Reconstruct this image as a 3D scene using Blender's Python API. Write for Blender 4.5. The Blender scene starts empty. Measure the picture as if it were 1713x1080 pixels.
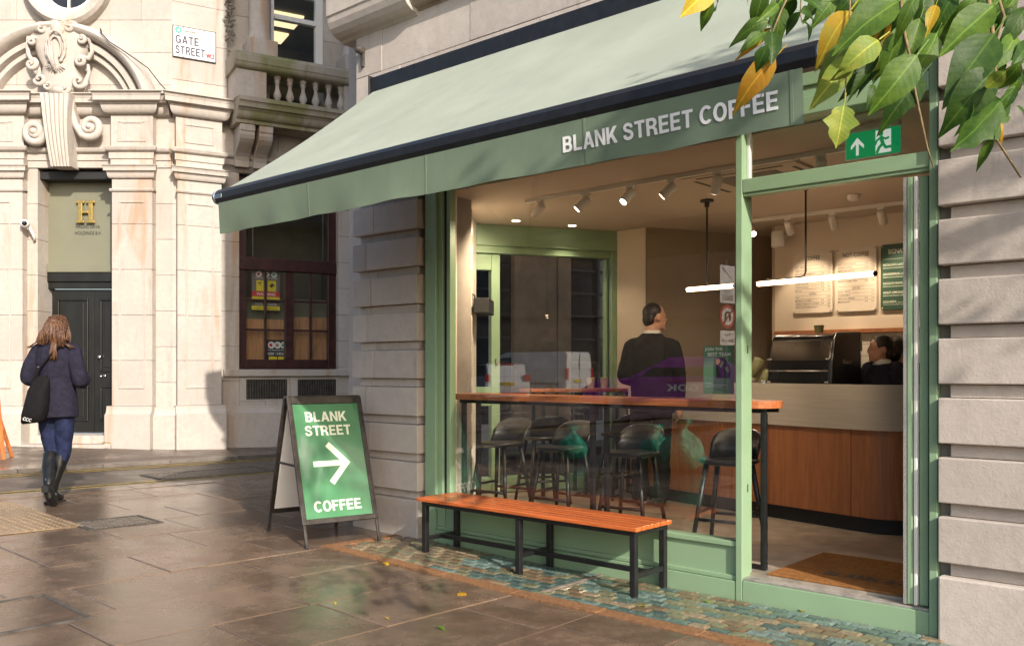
import bpy, bmesh, math, random
from mathutils import Vector, Matrix, noise as mnoise
random.seed(7)
R = math.radians
scene = bpy.context.scene
COL = scene.collection

# ------------------------------------------------------------------ camera
H, FPX, CX, YH, W, HT = 1.33, 1500.0, 856.5, 617.0, 1713.0, 1080.0
cam = bpy.data.cameras.new('camera')
cam.sensor_fit = 'HORIZONTAL'; cam.sensor_width = 36.0
cam.lens = 36.0 * FPX / W
cam.shift_y = (YH - HT / 2) / W
cam.clip_start = 0.05; cam.clip_end = 1500
camo = bpy.data.objects.new('camera', cam); COL.objects.link(camo)
camo.location = (0, 0, H); camo.rotation_euler = (R(90), 0, 0)
scene.camera = camo

# ------------------------------------------------------------------ light
SUN_EL = R(29)
SUN_H = Vector((0.454, -0.891)).normalized()           # horizontal direction towards the sun
world = bpy.data.worlds.new('World'); scene.world = world; world.use_nodes = True
wn = world.node_tree; bgn = wn.nodes['Background']
sky = wn.nodes.new('ShaderNodeTexSky'); sky.sky_type = 'NISHITA'; sky.sun_disc = False
sky.sun_elevation = SUN_EL; sky.sun_rotation = math.atan2(SUN_H.x, SUN_H.y)
sky.air_density = 1.0; sky.dust_density = 2.5; sky.ozone_density = 1.0
wn.links.new(sky.outputs[0], bgn.inputs[0]); bgn.inputs[1].default_value = 0.145
sun = bpy.data.lights.new('sun', 'SUN'); sun.energy = 3.7; sun.angle = R(0.6); sun.color = (1.0, 0.90, 0.79)
suno = bpy.data.objects.new('sun', sun); COL.objects.link(suno)
sd = Vector((SUN_H.x * math.cos(SUN_EL), SUN_H.y * math.cos(SUN_EL), math.sin(SUN_EL)))
suno.rotation_euler = sd.to_track_quat('Z', 'Y').to_euler(); suno.location = (6, -10, 12)
vs = scene.view_settings
vs.view_transform = 'Standard'; vs.look = 'None'; vs.gamma = 1.0; vs.use_curve_mapping = False
vs.exposure = 0.62
cy = scene.cycles
cy.max_bounces = 8; cy.diffuse_bounces = 4; cy.glossy_bounces = 4; cy.transmission_bounces = 6; cy.transparent_max_bounces = 12
cy.use_denoising = True; cy.sample_clamp_indirect = 6.0; cy.caustics_reflective = False; cy.caustics_refractive = False

# ------------------------------------------------------------------ frames
def pxray(px, py): return Vector(((px - CX) / FPX, 1.0, (YH - py) / FPX))
A0 = Vector((1.262, 5.195, 0.0))
UU = Vector((0.7474, -0.6646, 0)).normalized(); VV = Vector((-UU.y, UU.x, 0)); ZZ = Vector((0, 0, 1))
MS = Matrix(((UU.x, VV.x, 0, A0.x), (UU.y, VV.y, 0, A0.y), (0, 0, 1, 0), (0, 0, 0, 1)))      # shop frame: u along the front, v inwards
MSI = MS.inverted()
ID = Matrix.Identity(4)
def shop_v(px, py, v):                     # photo pixel -> (u, z) on the shop plane v
    d = pxray(px, py); t = (A0.dot(VV) + v) / d.dot(VV); p = d * t + Vector((0, 0, H))
    return (p - A0).dot(UU), p.z
def shop_z(px, py, z):
    d = pxray(px, py); t = (z - H) / d.z; p = d * t; return (p - A0).dot(UU), (p - A0).dot(VV)
def at_z(px, py, z):
    d = pxray(px, py); t = (z - H) / d.z; return d.x * t, d.y * t
def gz(x, y=0): return 0.03 * min(max(-x, 0.0), 7.0)     # the pavement rises gently to the side street
def frame(ox, oy, dx, dy, oz=0):           # wall frame: s along, d out of the wall towards the street, z up
    l = math.hypot(dx, dy); dx, dy = dx / l, dy / l
    return Matrix(((dx, dy, 0, ox), (dy, -dx, 0, oy), (0, 0, 1, oz), (0, 0, 0, 1)))

# ------------------------------------------------------------------ mesh helper
class M:
    def __init__(s, fr=ID): s.v = []; s.f = []; s.fr = fr
    def add(s, vs_, fs):
        n = len(s.v); s.v += [tuple(s.fr @ Vector(p)) for p in vs_]; s.f += [tuple(i + n for i in q) for q in fs]; return s
    def box(s, x0, x1, y0, y1, z0, z1):
        return s.add([(x0,y0,z0),(x1,y0,z0),(x1,y1,z0),(x0,y1,z0),(x0,y0,z1),(x1,y0,z1),(x1,y1,z1),(x0,y1,z1)],
                     [(0,3,2,1),(4,5,6,7),(0,1,5,4),(1,2,6,5),(2,3,7,6),(3,0,4,7)])
    def quad(s, a, b, c, d): return s.add([a, b, c, d], [(0,1,2,3)])
    def prism(s, poly, z0, z1):            # poly (x, y) extruded in z
        n = len(poly)
        return s.add([(x,y,z0) for x,y in poly] + [(x,y,z1) for x,y in poly],
                     [tuple(range(n-1,-1,-1)), tuple(range(n,2*n))] + [(i,(i+1)%n,(i+1)%n+n,i+n) for i in range(n)])
    def prism_x(s, poly, x0, x1):          # poly (y, z) extruded in x
        n = len(poly)
        return s.add([(x0,y,z) for y,z in poly] + [(x1,y,z) for y,z in poly],
                     [tuple(range(n-1,-1,-1)), tuple(range(n,2*n))] + [(i,(i+1)%n,(i+1)%n+n,i+n) for i in range(n)])
    def prism_y(s, poly, y0, y1):          # poly (x, z) extruded in y
        n = len(poly)
        return s.add([(x,y0,z) for x,z in poly] + [(x,y1,z) for x,z in poly],
                     [tuple(range(n-1,-1,-1)), tuple(range(n,2*n))] + [(i,(i+1)%n,(i+1)%n+n,i+n) for i in range(n)])
    def rings(s, rs, cap0=True, cap1=True, close=True):
        n = len(rs[0]); vv = [p for r in rs for p in r]; ff = []
        for k in range(len(rs)-1):
            for i in range(n if close else n-1):
                j = (i+1) % n; ff.append((k*n+i, k*n+j, (k+1)*n+j, (k+1)*n+i))
        if cap0: ff.append(tuple(range(n-1,-1,-1)))
        if cap1: ff.append(tuple(range((len(rs)-1)*n, len(rs)*n)))
        return s.add(vv, ff)
    def tube(s, pts, r, n=8, caps=True):
        pts = [Vector(p) for p in pts]; rs = []
        rad = r if isinstance(r, (list, tuple)) else [r]*len(pts)
        t0 = (pts[1]-pts[0]).normalized(); ref = Vector((0,0,1)) if abs(t0.z) < .9 else Vector((1,0,0))
        a = t0.cross(ref).normalized()
        for k, p in enumerate(pts):
            t = (pts[min(k+1,len(pts)-1)] - pts[max(k-1,0)]).normalized()
            a = (a - t*a.dot(t)).normalized(); b = t.cross(a)
            rs.append([tuple(p + (a*math.cos(2*math.pi*i/n) + b*math.sin(2*math.pi*i/n))*rad[k]) for i in range(n)])
        return s.rings(rs, caps, caps)
    def bar(s, p0, p1, w, h=None):         # square bar between two points
        h = h or w; p0 = Vector(p0); p1 = Vector(p1); t = (p1-p0).normalized()
        a = t.cross(Vector((0,0,1))); a = Vector((1,0,0)) if a.length < 1e-4 else a.normalized(); b = a.cross(t)
        q = [(-1,-1),(1,-1),(1,1),(-1,1)]
        return s.rings([[tuple(p + a*(w/2*i) + b*(h/2*j)) for i,j in q] for p in (p0,p1)])
    def lathe(s, prof, c=(0,0,0), n=20, ax='z'):   # prof (r, h)
        rs = []
        for r, h in prof:
            ring = []
            for i in range(n):
                t = 2*math.pi*i/n; x, y = r*math.cos(t), r*math.sin(t)
                q = (x,y,h) if ax == 'z' else ((x,h,y) if ax == 'y' else (h,x,y))
                ring.append((c[0]+q[0], c[1]+q[1], c[2]+q[2]))
            rs.append(ring)
        return s.rings(rs)
    def ell(s, c, rx, ry, rz, n=14, m=9, rot=None):
        rs = []
        for k in range(m):
            ph = -math.pi/2 + math.pi*(k+.5)/m*1.0 if 0 < k < m-1 else (-math.pi/2+.08 if k == 0 else math.pi/2-.08)
            ring = []
            for i in range(n):
                t = 2*math.pi*i/n
                q = Vector((rx*math.cos(ph)*math.cos(t), ry*math.cos(ph)*math.sin(t), rz*math.sin(ph)))
                if rot: q = rot @ q
                ring.append((c[0]+q.x, c[1]+q.y, c[2]+q.z))
            rs.append(ring)
        return s.rings(rs)
    def mesh(s, name):
        me = bpy.data.meshes.new(name); me.from_pydata(s.v, [], s.f); me.update(); return me

def fix_normals(me):
    bm = bmesh.new(); bm.from_mesh(me); bmesh.ops.recalc_face_normals(bm, faces=bm.faces); bm.to_mesh(me); bm.free()

def link(o, parent=None):
    COL.objects.link(o)
    if parent is not None:
        o.parent = parent; o.matrix_parent_inverse = parent.matrix_basis.inverted()
    return o
def obj(name, mb, mat_, parent=None, bevel=0.0, smooth=False, seg=2, recalc=True):
    me = mb.mesh(name) if isinstance(mb, M) else mb
    if recalc: fix_normals(me)
    me.materials.append(mat_)
    if smooth:
        for p in me.polygons: p.use_smooth = True
    o = bpy.data.objects.new(name, me); link(o, parent)
    if bevel:
        b = o.modifiers.new('bevel', 'BEVEL'); b.width = bevel; b.segments = seg; b.limit_method = 'ANGLE'; b.angle_limit = R(40)
        b.harden_normals = False
    return o
def auto_smooth(o, ang=40):
    me = o.data
    for p in me.polygons: p.use_smooth = True
    bm = bmesh.new(); bm.from_mesh(me)
    for e in bm.edges:
        if len(e.link_faces) == 2 and e.calc_face_angle(0) > R(ang): e.smooth = False
    bm.to_mesh(me); bm.free(); return o
def thing(name, label, cat, loc=(0,0,0), group=None, rotz=0.0):
    o = bpy.data.objects.new(name, None); o.empty_display_size = .1; COL.objects.link(o)
    o.location = loc; o.rotation_euler = (0,0,rotz); o['label'] = label; o['category'] = cat
    o.matrix_basis = Matrix.Translation(Vector(loc)) @ Matrix.Rotation(rotz, 4, 'Z')
    if group: o['group'] = group
    return o
def tag(o, label, cat, group=None):
    o['label'] = label; o['category'] = cat
    if group: o['group'] = group
    return o
def structure(o, label=None):
    o['kind'] = 'structure'
    if label: o['label'] = label
    return o
def copy_tree(src, mat4=None, parent=None):      # copies a thing, its parts and sub-parts
    c = src.copy(); COL.objects.link(c)
    if parent is not None: c.parent = parent
    if mat4 is not None: c.matrix_basis = mat4
    for ch in src.children: copy_tree(ch, None, c)
    return c

TMP = bpy.data.scenes.new('workbench')            # side scene in which text and sculpted shapes are turned into meshes
def bake(o):
    TMP.collection.objects.link(o); vl = TMP.view_layers[0]; vl.update()
    me = bpy.data.meshes.new_from_object(o.evaluated_get(vl.depsgraph)); TMP.collection.objects.unlink(o); return me
def text_mesh(s, size=1.0, bold=0.0, extr=0.0, sx=1.0, align='LEFT', spacing=1.0):
    cu = bpy.data.curves.new('lettering', 'FONT'); cu.body = s; cu.size = size; cu.offset = min(bold, .016); cu.extrude = extr
    cu.align_x = align; cu.resolution_u = 3; cu.space_character = spacing; cu.fill_mode = 'BOTH' if extr else 'FRONT'
    o = bpy.data.objects.new('lettering', cu); me = bake(o)
    bpy.data.objects.remove(o); bpy.data.curves.remove(cu)
    me.materials.clear()
    for v in me.vertices: v.co.x *= sx
    return me
def mesh_into(mb, me, mat4):               # append a mesh to a builder
    mb.add([tuple(mat4 @ v.co) for v in me.vertices], [tuple(p.vertices) for p in me.polygons])
def fit_text(s, x0, x1, h, bold=0.0, **k):  # text scaled so that it spans x0..x1 with cap height h, base line at 0
    me = text_mesh(s, 1.0, bold, **k)
    xs = [v.co.x for v in me.vertices]; ys = [v.co.y for v in me.vertices]
    ax, bx, ay, by = min(xs), max(xs), min(ys), max(ys)
    for v in me.vertices:
        v.co.x = x0 + (v.co.x-ax)/(bx-ax)*(x1-x0); v.co.y = (v.co.y-ay)/(by-ay)*h; v.co.z *= h
    return me
# heavy grotesque capitals for the shop lettering, drawn as outlines with counters
def _arc(cx, cy, rx, ry, a0, a1, n=14): return [(cx+rx*math.cos(R(a0+(a1-a0)*i/n)), cy+ry*math.sin(R(a0+(a1-a0)*i/n))) for i in range(n+1)]
def _ribbon(P, w):
    P = [Vector(p) for p in P]; q = []
    for k in range(len(P)-1):
        p0, p1, p2, p3 = P[max(k-1,0)], P[k], P[k+1], P[min(k+2,len(P)-1)]
        for i in range(4): t = i/4; q.append(.5*((2*p1)+(p2-p0)*t+(2*p0-5*p1+4*p2-p3)*t*t+(3*p1-p0-3*p2+p3)*t**3))
    q.append(P[-1]); a, b = [], []
    for k, p in enumerate(q):
        d = (q[min(k+1,len(q)-1)]-q[max(k-1,0)]).normalized(); n = Vector((-d.y, d.x))*w/2; a.append(tuple(p+n)); b.append(tuple(p-n))
    return a + b[::-1]
GLYPH = {
 'L': (.62, [[(0,0),(.60,0),(.60,.18),(.21,.18),(.21,1),(0,1)]]), 'T': (.68, [[(0,.82),(0,1),(.68,1),(.68,.82),(.445,.82),(.445,0),(.235,0),(.235,.82)]]),
 'E': (.66, [[(0,0),(.64,0),(.64,.18),(.21,.18),(.21,.42),(.59,.42),(.59,.59),(.21,.59),(.21,.82),(.63,.82),(.63,1),(0,1)]]), 'F': (.60, [[(0,0),(.21,0),(.21,.41),(.54,.41),(.54,.58),(.21,.58),(.21,.82),(.59,.82),(.59,1),(0,1)]]),
 'N': (.74, [[(0,0),(.20,0),(.20,.66),(.53,0),(.74,0),(.74,1),(.54,1),(.54,.34),(.21,1),(0,1)]]), 'K': (.77, [[(0,0),(.21,0),(.21,.27),(.32,.40),(.53,0),(.78,0),(.47,.56),(.76,1),(.51,1),(.21,.55),(.21,1),(0,1)]]),
 'A': (.79, [[(0,0),(.215,0),(.28,.21),(.52,.21),(.585,0),(.80,0),(.515,1),(.285,1)], [(.335,.38),(.40,.70),(.465,.38)]]),
 'O': (.80, [_arc(.40,.5,.40,.52,0,350,28), _arc(.40,.5,.195,.335,0,350,24)]), 'C': (.73, [_arc(.40,.5,.40,.52,40,320,26)+_arc(.40,.5,.195,.335,312,48,22)]),
 'G': (.80, [_arc(.40,.5,.40,.52,42,312,24)+[(.68,.12),(.70,.0),(.78,.0),(.78,.53),(.42,.53),(.42,.37),(.575,.37)]+_arc(.40,.5,.195,.335,310,48,20)]),
 'D': (.76, [[(0,0)]+_arc(.34,.5,.41,.5,-90,90,18)+[(0,1)], [(.21,.18)]+_arc(.33,.5,.21,.32,-90,90,14)+[(.21,.82)]]),
 'B': (.70, [[(0,0)]+_arc(.42,.285,.28,.285,-90,48,12)+_arc(.40,.745,.255,.255,-38,90,12)+[(0,1)], [(.21,.17)]+_arc(.40,.295,.085,.125,-90,90,8)+[(.21,.42)], [(.21,.60)]+_arc(.38,.71,.075,.11,-90,90,8)+[(.21,.82)]]),
 'R': (.74, [[(0,0),(.21,0),(.21,.38),(.36,.38),(.47,.30),(.49,.06),(.52,0),(.75,0),(.70,.10),(.68,.32),(.55,.46)]+_arc(.41,.71,.285,.29,-42,90,12)+[(0,1)], [(.21,.56)]+_arc(.38,.69,.10,.13,-90,90,8)+[(.21,.82)]]),
 'S': (.70, [_ribbon([(.575,.69),(.53,.84),(.34,.915),(.165,.85),(.115,.715),(.20,.59),(.36,.52),(.52,.44),(.595,.29),(.525,.145),(.34,.085),(.155,.145),(.10,.31)], .195)]),
}
_GC = {}
def glyph(ch):
    if ch not in _GC:
        cu = bpy.data.curves.new('glyph', 'CURVE'); cu.dimensions = '2D'; cu.fill_mode = 'BOTH'
        for c in GLYPH[ch][1]:
            sp = cu.splines.new('POLY'); sp.points.add(len(c)-1); sp.use_cyclic_u = True
            for p, q in zip(sp.points, c): p.co = (q[0], q[1], 0, 1)
        o = bpy.data.objects.new('glyph', cu); me = bake(o); _GC[ch] = ([tuple(v.co) for v in me.vertices], [tuple(p.vertices) for p in me.polygons])
        bpy.data.objects.remove(o); bpy.data.curves.remove(cu); bpy.data.meshes.remove(me)
    return _GC[ch]
def heavy(s, x0, x1, h, gap=.085):
    x = 0; v, f = [], []
    for ch in s:
        if ch == ' ': x += .32; continue
        gv, gf = glyph(ch); n = len(v); v += [(x+a, b, 0) for a, b, c in gv]; f += [tuple(n+k for k in q) for q in gf]; x += GLYPH[ch][0]+gap
    W_ = x-gap; me = bpy.data.meshes.new('lettering'); me.from_pydata([(x0+a/W_*(x1-x0), b*h, 0) for a, b, c in v], [], f); me.update(); return me
def wall_text(fr, x, d, z):                # text plane standing in a frame whose 2nd axis points OUT of the wall (x right, z up)
    return fr @ Matrix(((1,0,0,x),(0,0,1,d),(0,1,0,z),(0,0,0,1)))
def shop_text(u, v, z):                    # in the shop frame: outward is -v
    return MS @ Matrix(((1,0,0,u),(0,0,-1,v),(0,1,0,z),(0,0,0,1)))

# ------------------------------------------------------------------ materials
def new_mat(name):
    m = bpy.data.materials.new(name); m.use_nodes = True; nt = m.node_tree
    return m, nt, nt.nodes['Principled BSDF']
def nd(nt, typ, **k):
    n = nt.nodes.new(typ)
    for a, b in k.items(): setattr(n, a, b)
    return n
def mixc(nt, fac, a, b, mode='MIX'):
    n = nt.nodes.new('ShaderNodeMix'); n.data_type = 'RGBA'; n.blend_type = mode
    for i, x in ((0, fac), (6, a), (7, b)):
        if hasattr(x, 'is_linked') or hasattr(x, 'links'): nt.links.new(x, n.inputs[i])
        else: n.inputs[i].default_value = x if i == 0 else (*x[:3], 1)
    return n.outputs[2]
def maths(nt, op, a, b=0.0, clamp=False):
    n = nt.nodes.new('ShaderNodeMath'); n.operation = op; n.use_clamp = clamp
    for i, x in ((0, a), (1, b)):
        if hasattr(x, 'links'): nt.links.new(x, n.inputs[i])
        else: n.inputs[i].default_value = x
    return n.outputs[0]
def pos(nt, scale=(1,1,1), obj_=False):
    if obj_: src = nd(nt, 'ShaderNodeTexCoord').outputs['Object']
    else: src = nd(nt, 'ShaderNodeNewGeometry').outputs['Position']
    mp = nd(nt, 'ShaderNodeMapping'); mp.inputs['Scale'].default_value = scale
    nt.links.new(src, mp.inputs['Vector']); return mp.outputs[0]
def noi(nt, vec, scale, detail=5, rough=.55, dist=0.0):
    n = nd(nt, 'ShaderNodeTexNoise'); n.inputs['Scale'].default_value = scale; n.inputs['Detail'].default_value = detail
    n.inputs['Roughness'].default_value = rough; n.inputs['Distortion'].default_value = dist
    nt.links.new(vec, n.inputs['Vector']); return n.outputs['Fac']
def ramp(nt, fac, a, b):                   # smooth step a..b
    n = nd(nt, 'ShaderNodeMapRange'); n.interpolation_type = 'SMOOTHSTEP'
    n.inputs[1].default_value = a; n.inputs[2].default_value = b; nt.links.new(fac, n.inputs[0]); return n.outputs[0]
def bump(nt, bs, h, strength, dist=.01):
    n = nd(nt, 'ShaderNodeBump'); n.inputs['Strength'].default_value = strength; n.inputs['Distance'].default_value = dist
    nt.links.new(h, n.inputs['Height']); nt.links.new(n.outputs[0], bs.inputs['Normal'])
def rnd(nt): return nd(nt, 'ShaderNodeObjectInfo').outputs['Random']
def mul(c, k): return tuple(min(1, x*k) for x in c[:3])

def mat(name, col, rough=.5, metal=0.0, var=.12, vs_=5.0, bmp=.0, bs_=80.0, rand=0.0, spec=.5, stretch=(1,1,1), obj_=False, rvar=.1, coat=0.0, dist=.004):
    m, nt, b = new_mat(name)
    p = pos(nt, stretch, obj_); f = noi(nt, p, vs_)
    c = mixc(nt, ramp(nt, f, .3, .7), mul(col, 1-var), mul(col, 1+var))
    if rand:
        k = maths(nt, 'ADD', maths(nt, 'MULTIPLY', rnd(nt), rand), 1-rand/2)
        hv = nd(nt, 'ShaderNodeHueSaturation'); nt.links.new(c, hv.inputs['Color']); nt.links.new(k, hv.inputs['Value']); c = hv.outputs[0]
    nt.links.new(c, b.inputs['Base Color'])
    b.inputs['Metallic'].default_value = metal; b.inputs['Specular IOR Level'].default_value = spec; b.inputs['Coat Weight'].default_value = coat
    nt.links.new(maths(nt, 'ADD', maths(nt, 'MULTIPLY', maths(nt, 'SUBTRACT', f, .5), rvar*2), rough, True), b.inputs['Roughness'])
    if bmp: bump(nt, b, noi(nt, p, bs_, 4), bmp, dist)
    return m
def emit(name, col, s):
    m, nt, b = new_mat(name); b.inputs['Base Color'].default_value = (*col, 1)
    b.inputs['Emission Color'].default_value = (*col, 1); b.inputs['Emission Strength'].default_value = s; return m

def stone_mat(name, base, stain, dark, stain_lo=.56, streak=.35, rand=.10):
    m, nt, b = new_mat(name)
    p = pos(nt); ps = pos(nt, (1,1,.16))
    c = mixc(nt, ramp(nt, noi(nt, p, 1.7, 7, .6), .3, .7), mul(base, .90), mul(base, 1.05))
    c = mixc(nt, ramp(nt, noi(nt, p, 14, 6, .65), .35, .8), c, mul(base, .86))
    c = mixc(nt, maths(nt, 'MULTIPLY', ramp(nt, noi(nt, ps, 2.3, 6, .6, .6), stain_lo, stain_lo+.16), .75), c, stain)     # rusty run-off
    c = mixc(nt, maths(nt, 'MULTIPLY', ramp(nt, noi(nt, ps, 6.5, 6, .7), .55, .78), streak), c, dark)               # grey grime streaks
    c = mixc(nt, maths(nt, 'MULTIPLY', ramp(nt, noi(nt, p, 38, 5, .75), .64, .78), .45), c, dark)                    # pits
    hv = nd(nt, 'ShaderNodeHueSaturation'); nt.links.new(c, hv.inputs['Color'])
    nt.links.new(maths(nt, 'ADD', maths(nt, 'MULTIPLY', rnd(nt), rand), 1-rand/2), hv.inputs['Value'])
    nt.links.new(hv.outputs[0], b.inputs['Base Color'])
    b.inputs['Roughness'].default_value = .82; b.inputs['Specular IOR Level'].default_value = .3
    h = maths(nt, 'ADD', noi(nt, p, 9, 6, .6), maths(nt, 'MULTIPLY', noi(nt, p, 90, 4), .35))
    bump(nt, b, h, .5, .008); return m

MAT = {}
MAT['stone'] = stone_mat('portland_stone', (.505,.46,.415), (.42,.27,.165), (.24,.20,.165), .535, .48)
MAT['stone_shop'] = stone_mat('pier_stone', (.53,.475,.425), (.38,.28,.20), (.17,.145,.125), .62, .50, .16)
MAT['stone_cornice'] = stone_mat('cornice_stone', (.36,.31,.255), (.22,.15,.10), (.10,.085,.07), .5, .6)
MAT['stone_dark'] = stone_mat('sooty_stone', (.30,.265,.225), (.22,.16,.11), (.10,.09,.08), .55, .6)
def moss_stone():
    m = stone_mat('mossy_stone', (.40,.36,.29), (.20,.21,.07), (.13,.13,.07), .46, .7); return m
MAT['stone_moss'] = moss_stone()
MAT['mortar'] = mat('mortar', (.27,.24,.21), .9, bmp=.3, bs_=60)
MAT['green'] = mat('sage_green_paint', (.265,.40,.245), .42, var=.05, vs_=3, bmp=.08, bs_=140, rvar=.12)
MAT['green_in'] = mat('olive_green_paint', (.20,.34,.12), .45, var=.05, vs_=3)
MAT['black'] = mat('black_powder_coat', (.013,.013,.014), .38, var=.25, vs_=20, bmp=.05, bs_=300)
MAT['black_matt'] = mat('matt_black', (.012,.012,.013), .65, var=.2, vs_=12)
MAT['black_gloss'] = mat('gloss_black', (.008,.008,.009), .26, var=.2, vs_=8, rvar=.05)
MAT['door_black'] = mat('black_door_paint', (.008,.0083,.007), .36, var=.35, vs_=7, bmp=.10, bs_=40, stretch=(1,1,.3))
MAT['chrome'] = mat('chrome', (.65,.65,.66), .18, 1.0, var=.05)
MAT['brass'] = mat('polished_brass', (.62,.40,.12), .22, 1.0, var=.15, vs_=30)
MAT['white'] = mat('white_paint', (.78,.77,.74), .45, var=.03, rvar=.05)
MAT['print_white'] = mat('white_print', (.80,.80,.78), .55, var=.03)
MAT['print_cream'] = mat('cream_print', (.74,.80,.66), .45, var=.04)
MAT['print_black'] = mat('black_print', (.02,.02,.025), .55, var=.05)
MAT['print_navy'] = mat('navy_print', (.02,.02,.06), .5, var=.05)
MAT['print_red'] = mat('red_print', (.55,.03,.04), .5, var=.05)
MAT['print_yellow'] = mat('yellow_print', (.72,.60,.03), .5, var=.08)
MAT['print_teal'] = mat('teal_print', (.05,.35,.30), .5, var=.05)
MAT['print_grey'] = mat('grey_print', (.16,.145,.13), .6, var=.05)
MAT['mullion_brown'] = mat('maroon_window_paint', (.040,.012,.012), .42, var=.35, vs_=9, bmp=.12, bs_=60)
MAT['wall_cream'] = mat('cream_plaster', (.62,.53,.42), .75, var=.04, vs_=2, bmp=.06, bs_=120)
MAT['wall_tan'] = mat('tan_plaster', (.40,.325,.24), .75, var=.06, vs_=2, bmp=.06, bs_=120)
MAT['ceiling'] = mat('ceiling_plaster', (.56,.48,.40), .8, var=.03, vs_=1.5)
MAT['tile_white'] = mat('glazed_wall_tile', (.60,.55,.47), .2, var=.05, rand=.10)
MAT['floor_in'] = mat('terrazzo_floor', (.36,.31,.25), .40, var=.22, vs_=9, bmp=.05)
MAT['oak_pale'] = mat('pale_laminate', (.46,.41,.34), .55, var=.06, vs_=3, stretch=(1,1,14))
MAT['fabric_navy'] = mat('navy_wool', (.018,.017,.032), .92, var=.25, vs_=30, bmp=.5, bs_=500, spec=.2)
MAT['denim'] = mat('blue_denim', (.016,.022,.060), .85, var=.35, vs_=16, bmp=.4, bs_=420, spec=.2)
MAT['boot'] = mat('black_leather', (.010,.010,.010), .32, var=.3, vs_=14, bmp=.25, bs_=60)
MAT['canvas_black'] = mat('black_canvas', (.008,.008,.009), .9, var=.25, vs_=18, bmp=.5, bs_=260, spec=.2)
MAT['suit'] = mat('charcoal_suit', (.017,.016,.016), .85, var=.2, vs_=20, bmp=.3, bs_=400, spec=.25)
MAT['skin'] = mat('skin', (.52,.28,.19), .5, var=.08, vs_=20)
MAT['hair_brown'] = mat('brown_hair', (.105,.048,.022), .45, var=.6, vs_=9, stretch=(9,9,.8), bmp=.8, bs_=14, obj_=False, dist=.01)
MAT['hair_dark'] = mat('dark_hair', (.014,.009,.007), .45, var=.5, vs_=20, stretch=(6,6,1), bmp=.6, bs_=20, dist=.006)
MAT['shirt'] = mat('white_shirt', (.72,.70,.66), .7, var=.04)
MAT['cup'] = mat('paper_cup', (.45,.40,.30), .6, var=.06)
MAT['cup_green'] = mat('olive_paper_cup', (.22,.22,.10), .6, var=.08)
MAT['card_green'] = mat('green_card', (.11,.22,.12), .55, var=.05)
MAT['board_cream'] = mat('cream_menu_board', (.64,.56,.46), .6, var=.03)
MAT['board_green'] = mat('dark_green_menu_board', (.025,.075,.045), .5, var=.06)
MAT['sign_green'] = emit('exit_sign_green', (.0,.24,.075), .45)
MAT['sign_white'] = emit('exit_sign_white', (.80,.82,.78), .40)
MAT['sign_grey'] = mat('olive_grey_panel', (.185,.185,.130), .38, var=.05, vs_=2)
MAT['iron'] = mat('cast_iron', (.085,.076,.066), .45, .3, var=.4, vs_=14, bmp=.4, bs_=120)
MAT['iron_worn'] = mat('worn_iron_tread', (.19,.165,.14), .38, .3, var=.4, vs_=20, bmp=.3)
MAT['yellow_line'] = mat('worn_yellow_line', (.42,.29,.07), .55, var=.45, vs_=13, bmp=.3)
MAT['lens'] = emit('lamp_lens', (1.0,.86,.66), 9.0)
MAT['tube'] = emit('lit_tube', (1.0,.62,.34), 11.0)
MAT['ceil_panel'] = emit('lit_office_panel', (1.0,.82,.48), .9)
MAT['brush'] = mat('brush_strip', (.30,.30,.28), .9, var=.4, vs_=200)
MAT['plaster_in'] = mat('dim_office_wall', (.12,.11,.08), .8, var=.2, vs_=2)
MAT['cream_in'] = mat('white_column_paint', (.80,.74,.64), .7, var=.03)

def wood(name, col, rough=.35, along=(0,1), scale=1.0, dark=.55, coat=0.0, rand=.12, frame_=MSI):
    m, nt, b = new_mat(name)
    g = nd(nt, 'ShaderNodeNewGeometry')
    # rotate world into the shop frame so that the grain runs along the pieces
    mp = nd(nt, 'ShaderNodeMapping'); mp.vector_type = 'POINT'
    mp.inputs['Rotation'].default_value = (0, 0, frame_.to_euler().z)
    nt.links.new(g.outputs['Position'], mp.inputs['Vector'])
    m2 = nd(nt, 'ShaderNodeMapping'); m2.inputs['Scale'].default_value = along
    nt.links.new(mp.outputs[0], m2.inputs['Vector'])
    f1 = noi(nt, m2.outputs[0], 6*scale, 6, .6, .8); f2 = noi(nt, m2.outputs[0], 30*scale, 4, .7)
    c = mixc(nt, ramp(nt, f1, .35, .68), mul(col, 1.12), mul(col, dark))
    c = mixc(nt, maths(nt, 'MULTIPLY', ramp(nt, f2, .45, .75), .4), c, mul(col, dark*.8))
    hv = nd(nt, 'ShaderNodeHueSaturation'); nt.links.new(c, hv.inputs['Color'])
    nt.links.new(maths(nt, 'ADD', maths(nt, 'MULTIPLY', rnd(nt), rand), 1-rand/2), hv.inputs['Value'])
    nt.links.new(hv.outputs[0], b.inputs['Base Color']); b.inputs['Coat Weight'].default_value = coat; b.inputs['Coat Roughness'].default_value = .15
    nt.links.new(maths(nt, 'ADD', maths(nt, 'MULTIPLY', f2, .15), rough-.08), b.inputs['Roughness'])
    bump(nt, b, f2, .12, .003); return m
MAT['bench_wood'] = wood('orange_stained_wood', (.58,.145,.036), .26, (.5,9,9), 1.2, .74, .25, .18)
MAT['bar_wood'] = wood('cherry_bar_top', (.46,.150,.052), .32, (.5,8,8), 1.0, .78, .15)
MAT['counter_wood'] = wood('cherry_veneer', (.36,.135,.052), .45, (5,5,.35), .6, .80, .03, .10)
MAT['ply'] = wood('plywood_board', (.52,.27,.13), .6, (6,6,.6), .8, .7, 0, .15)
MAT['easel_wood'] = wood('orange_easel_wood', (.60,.20,.06), .5, (6,6,.8), 1.0, .6)
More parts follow.
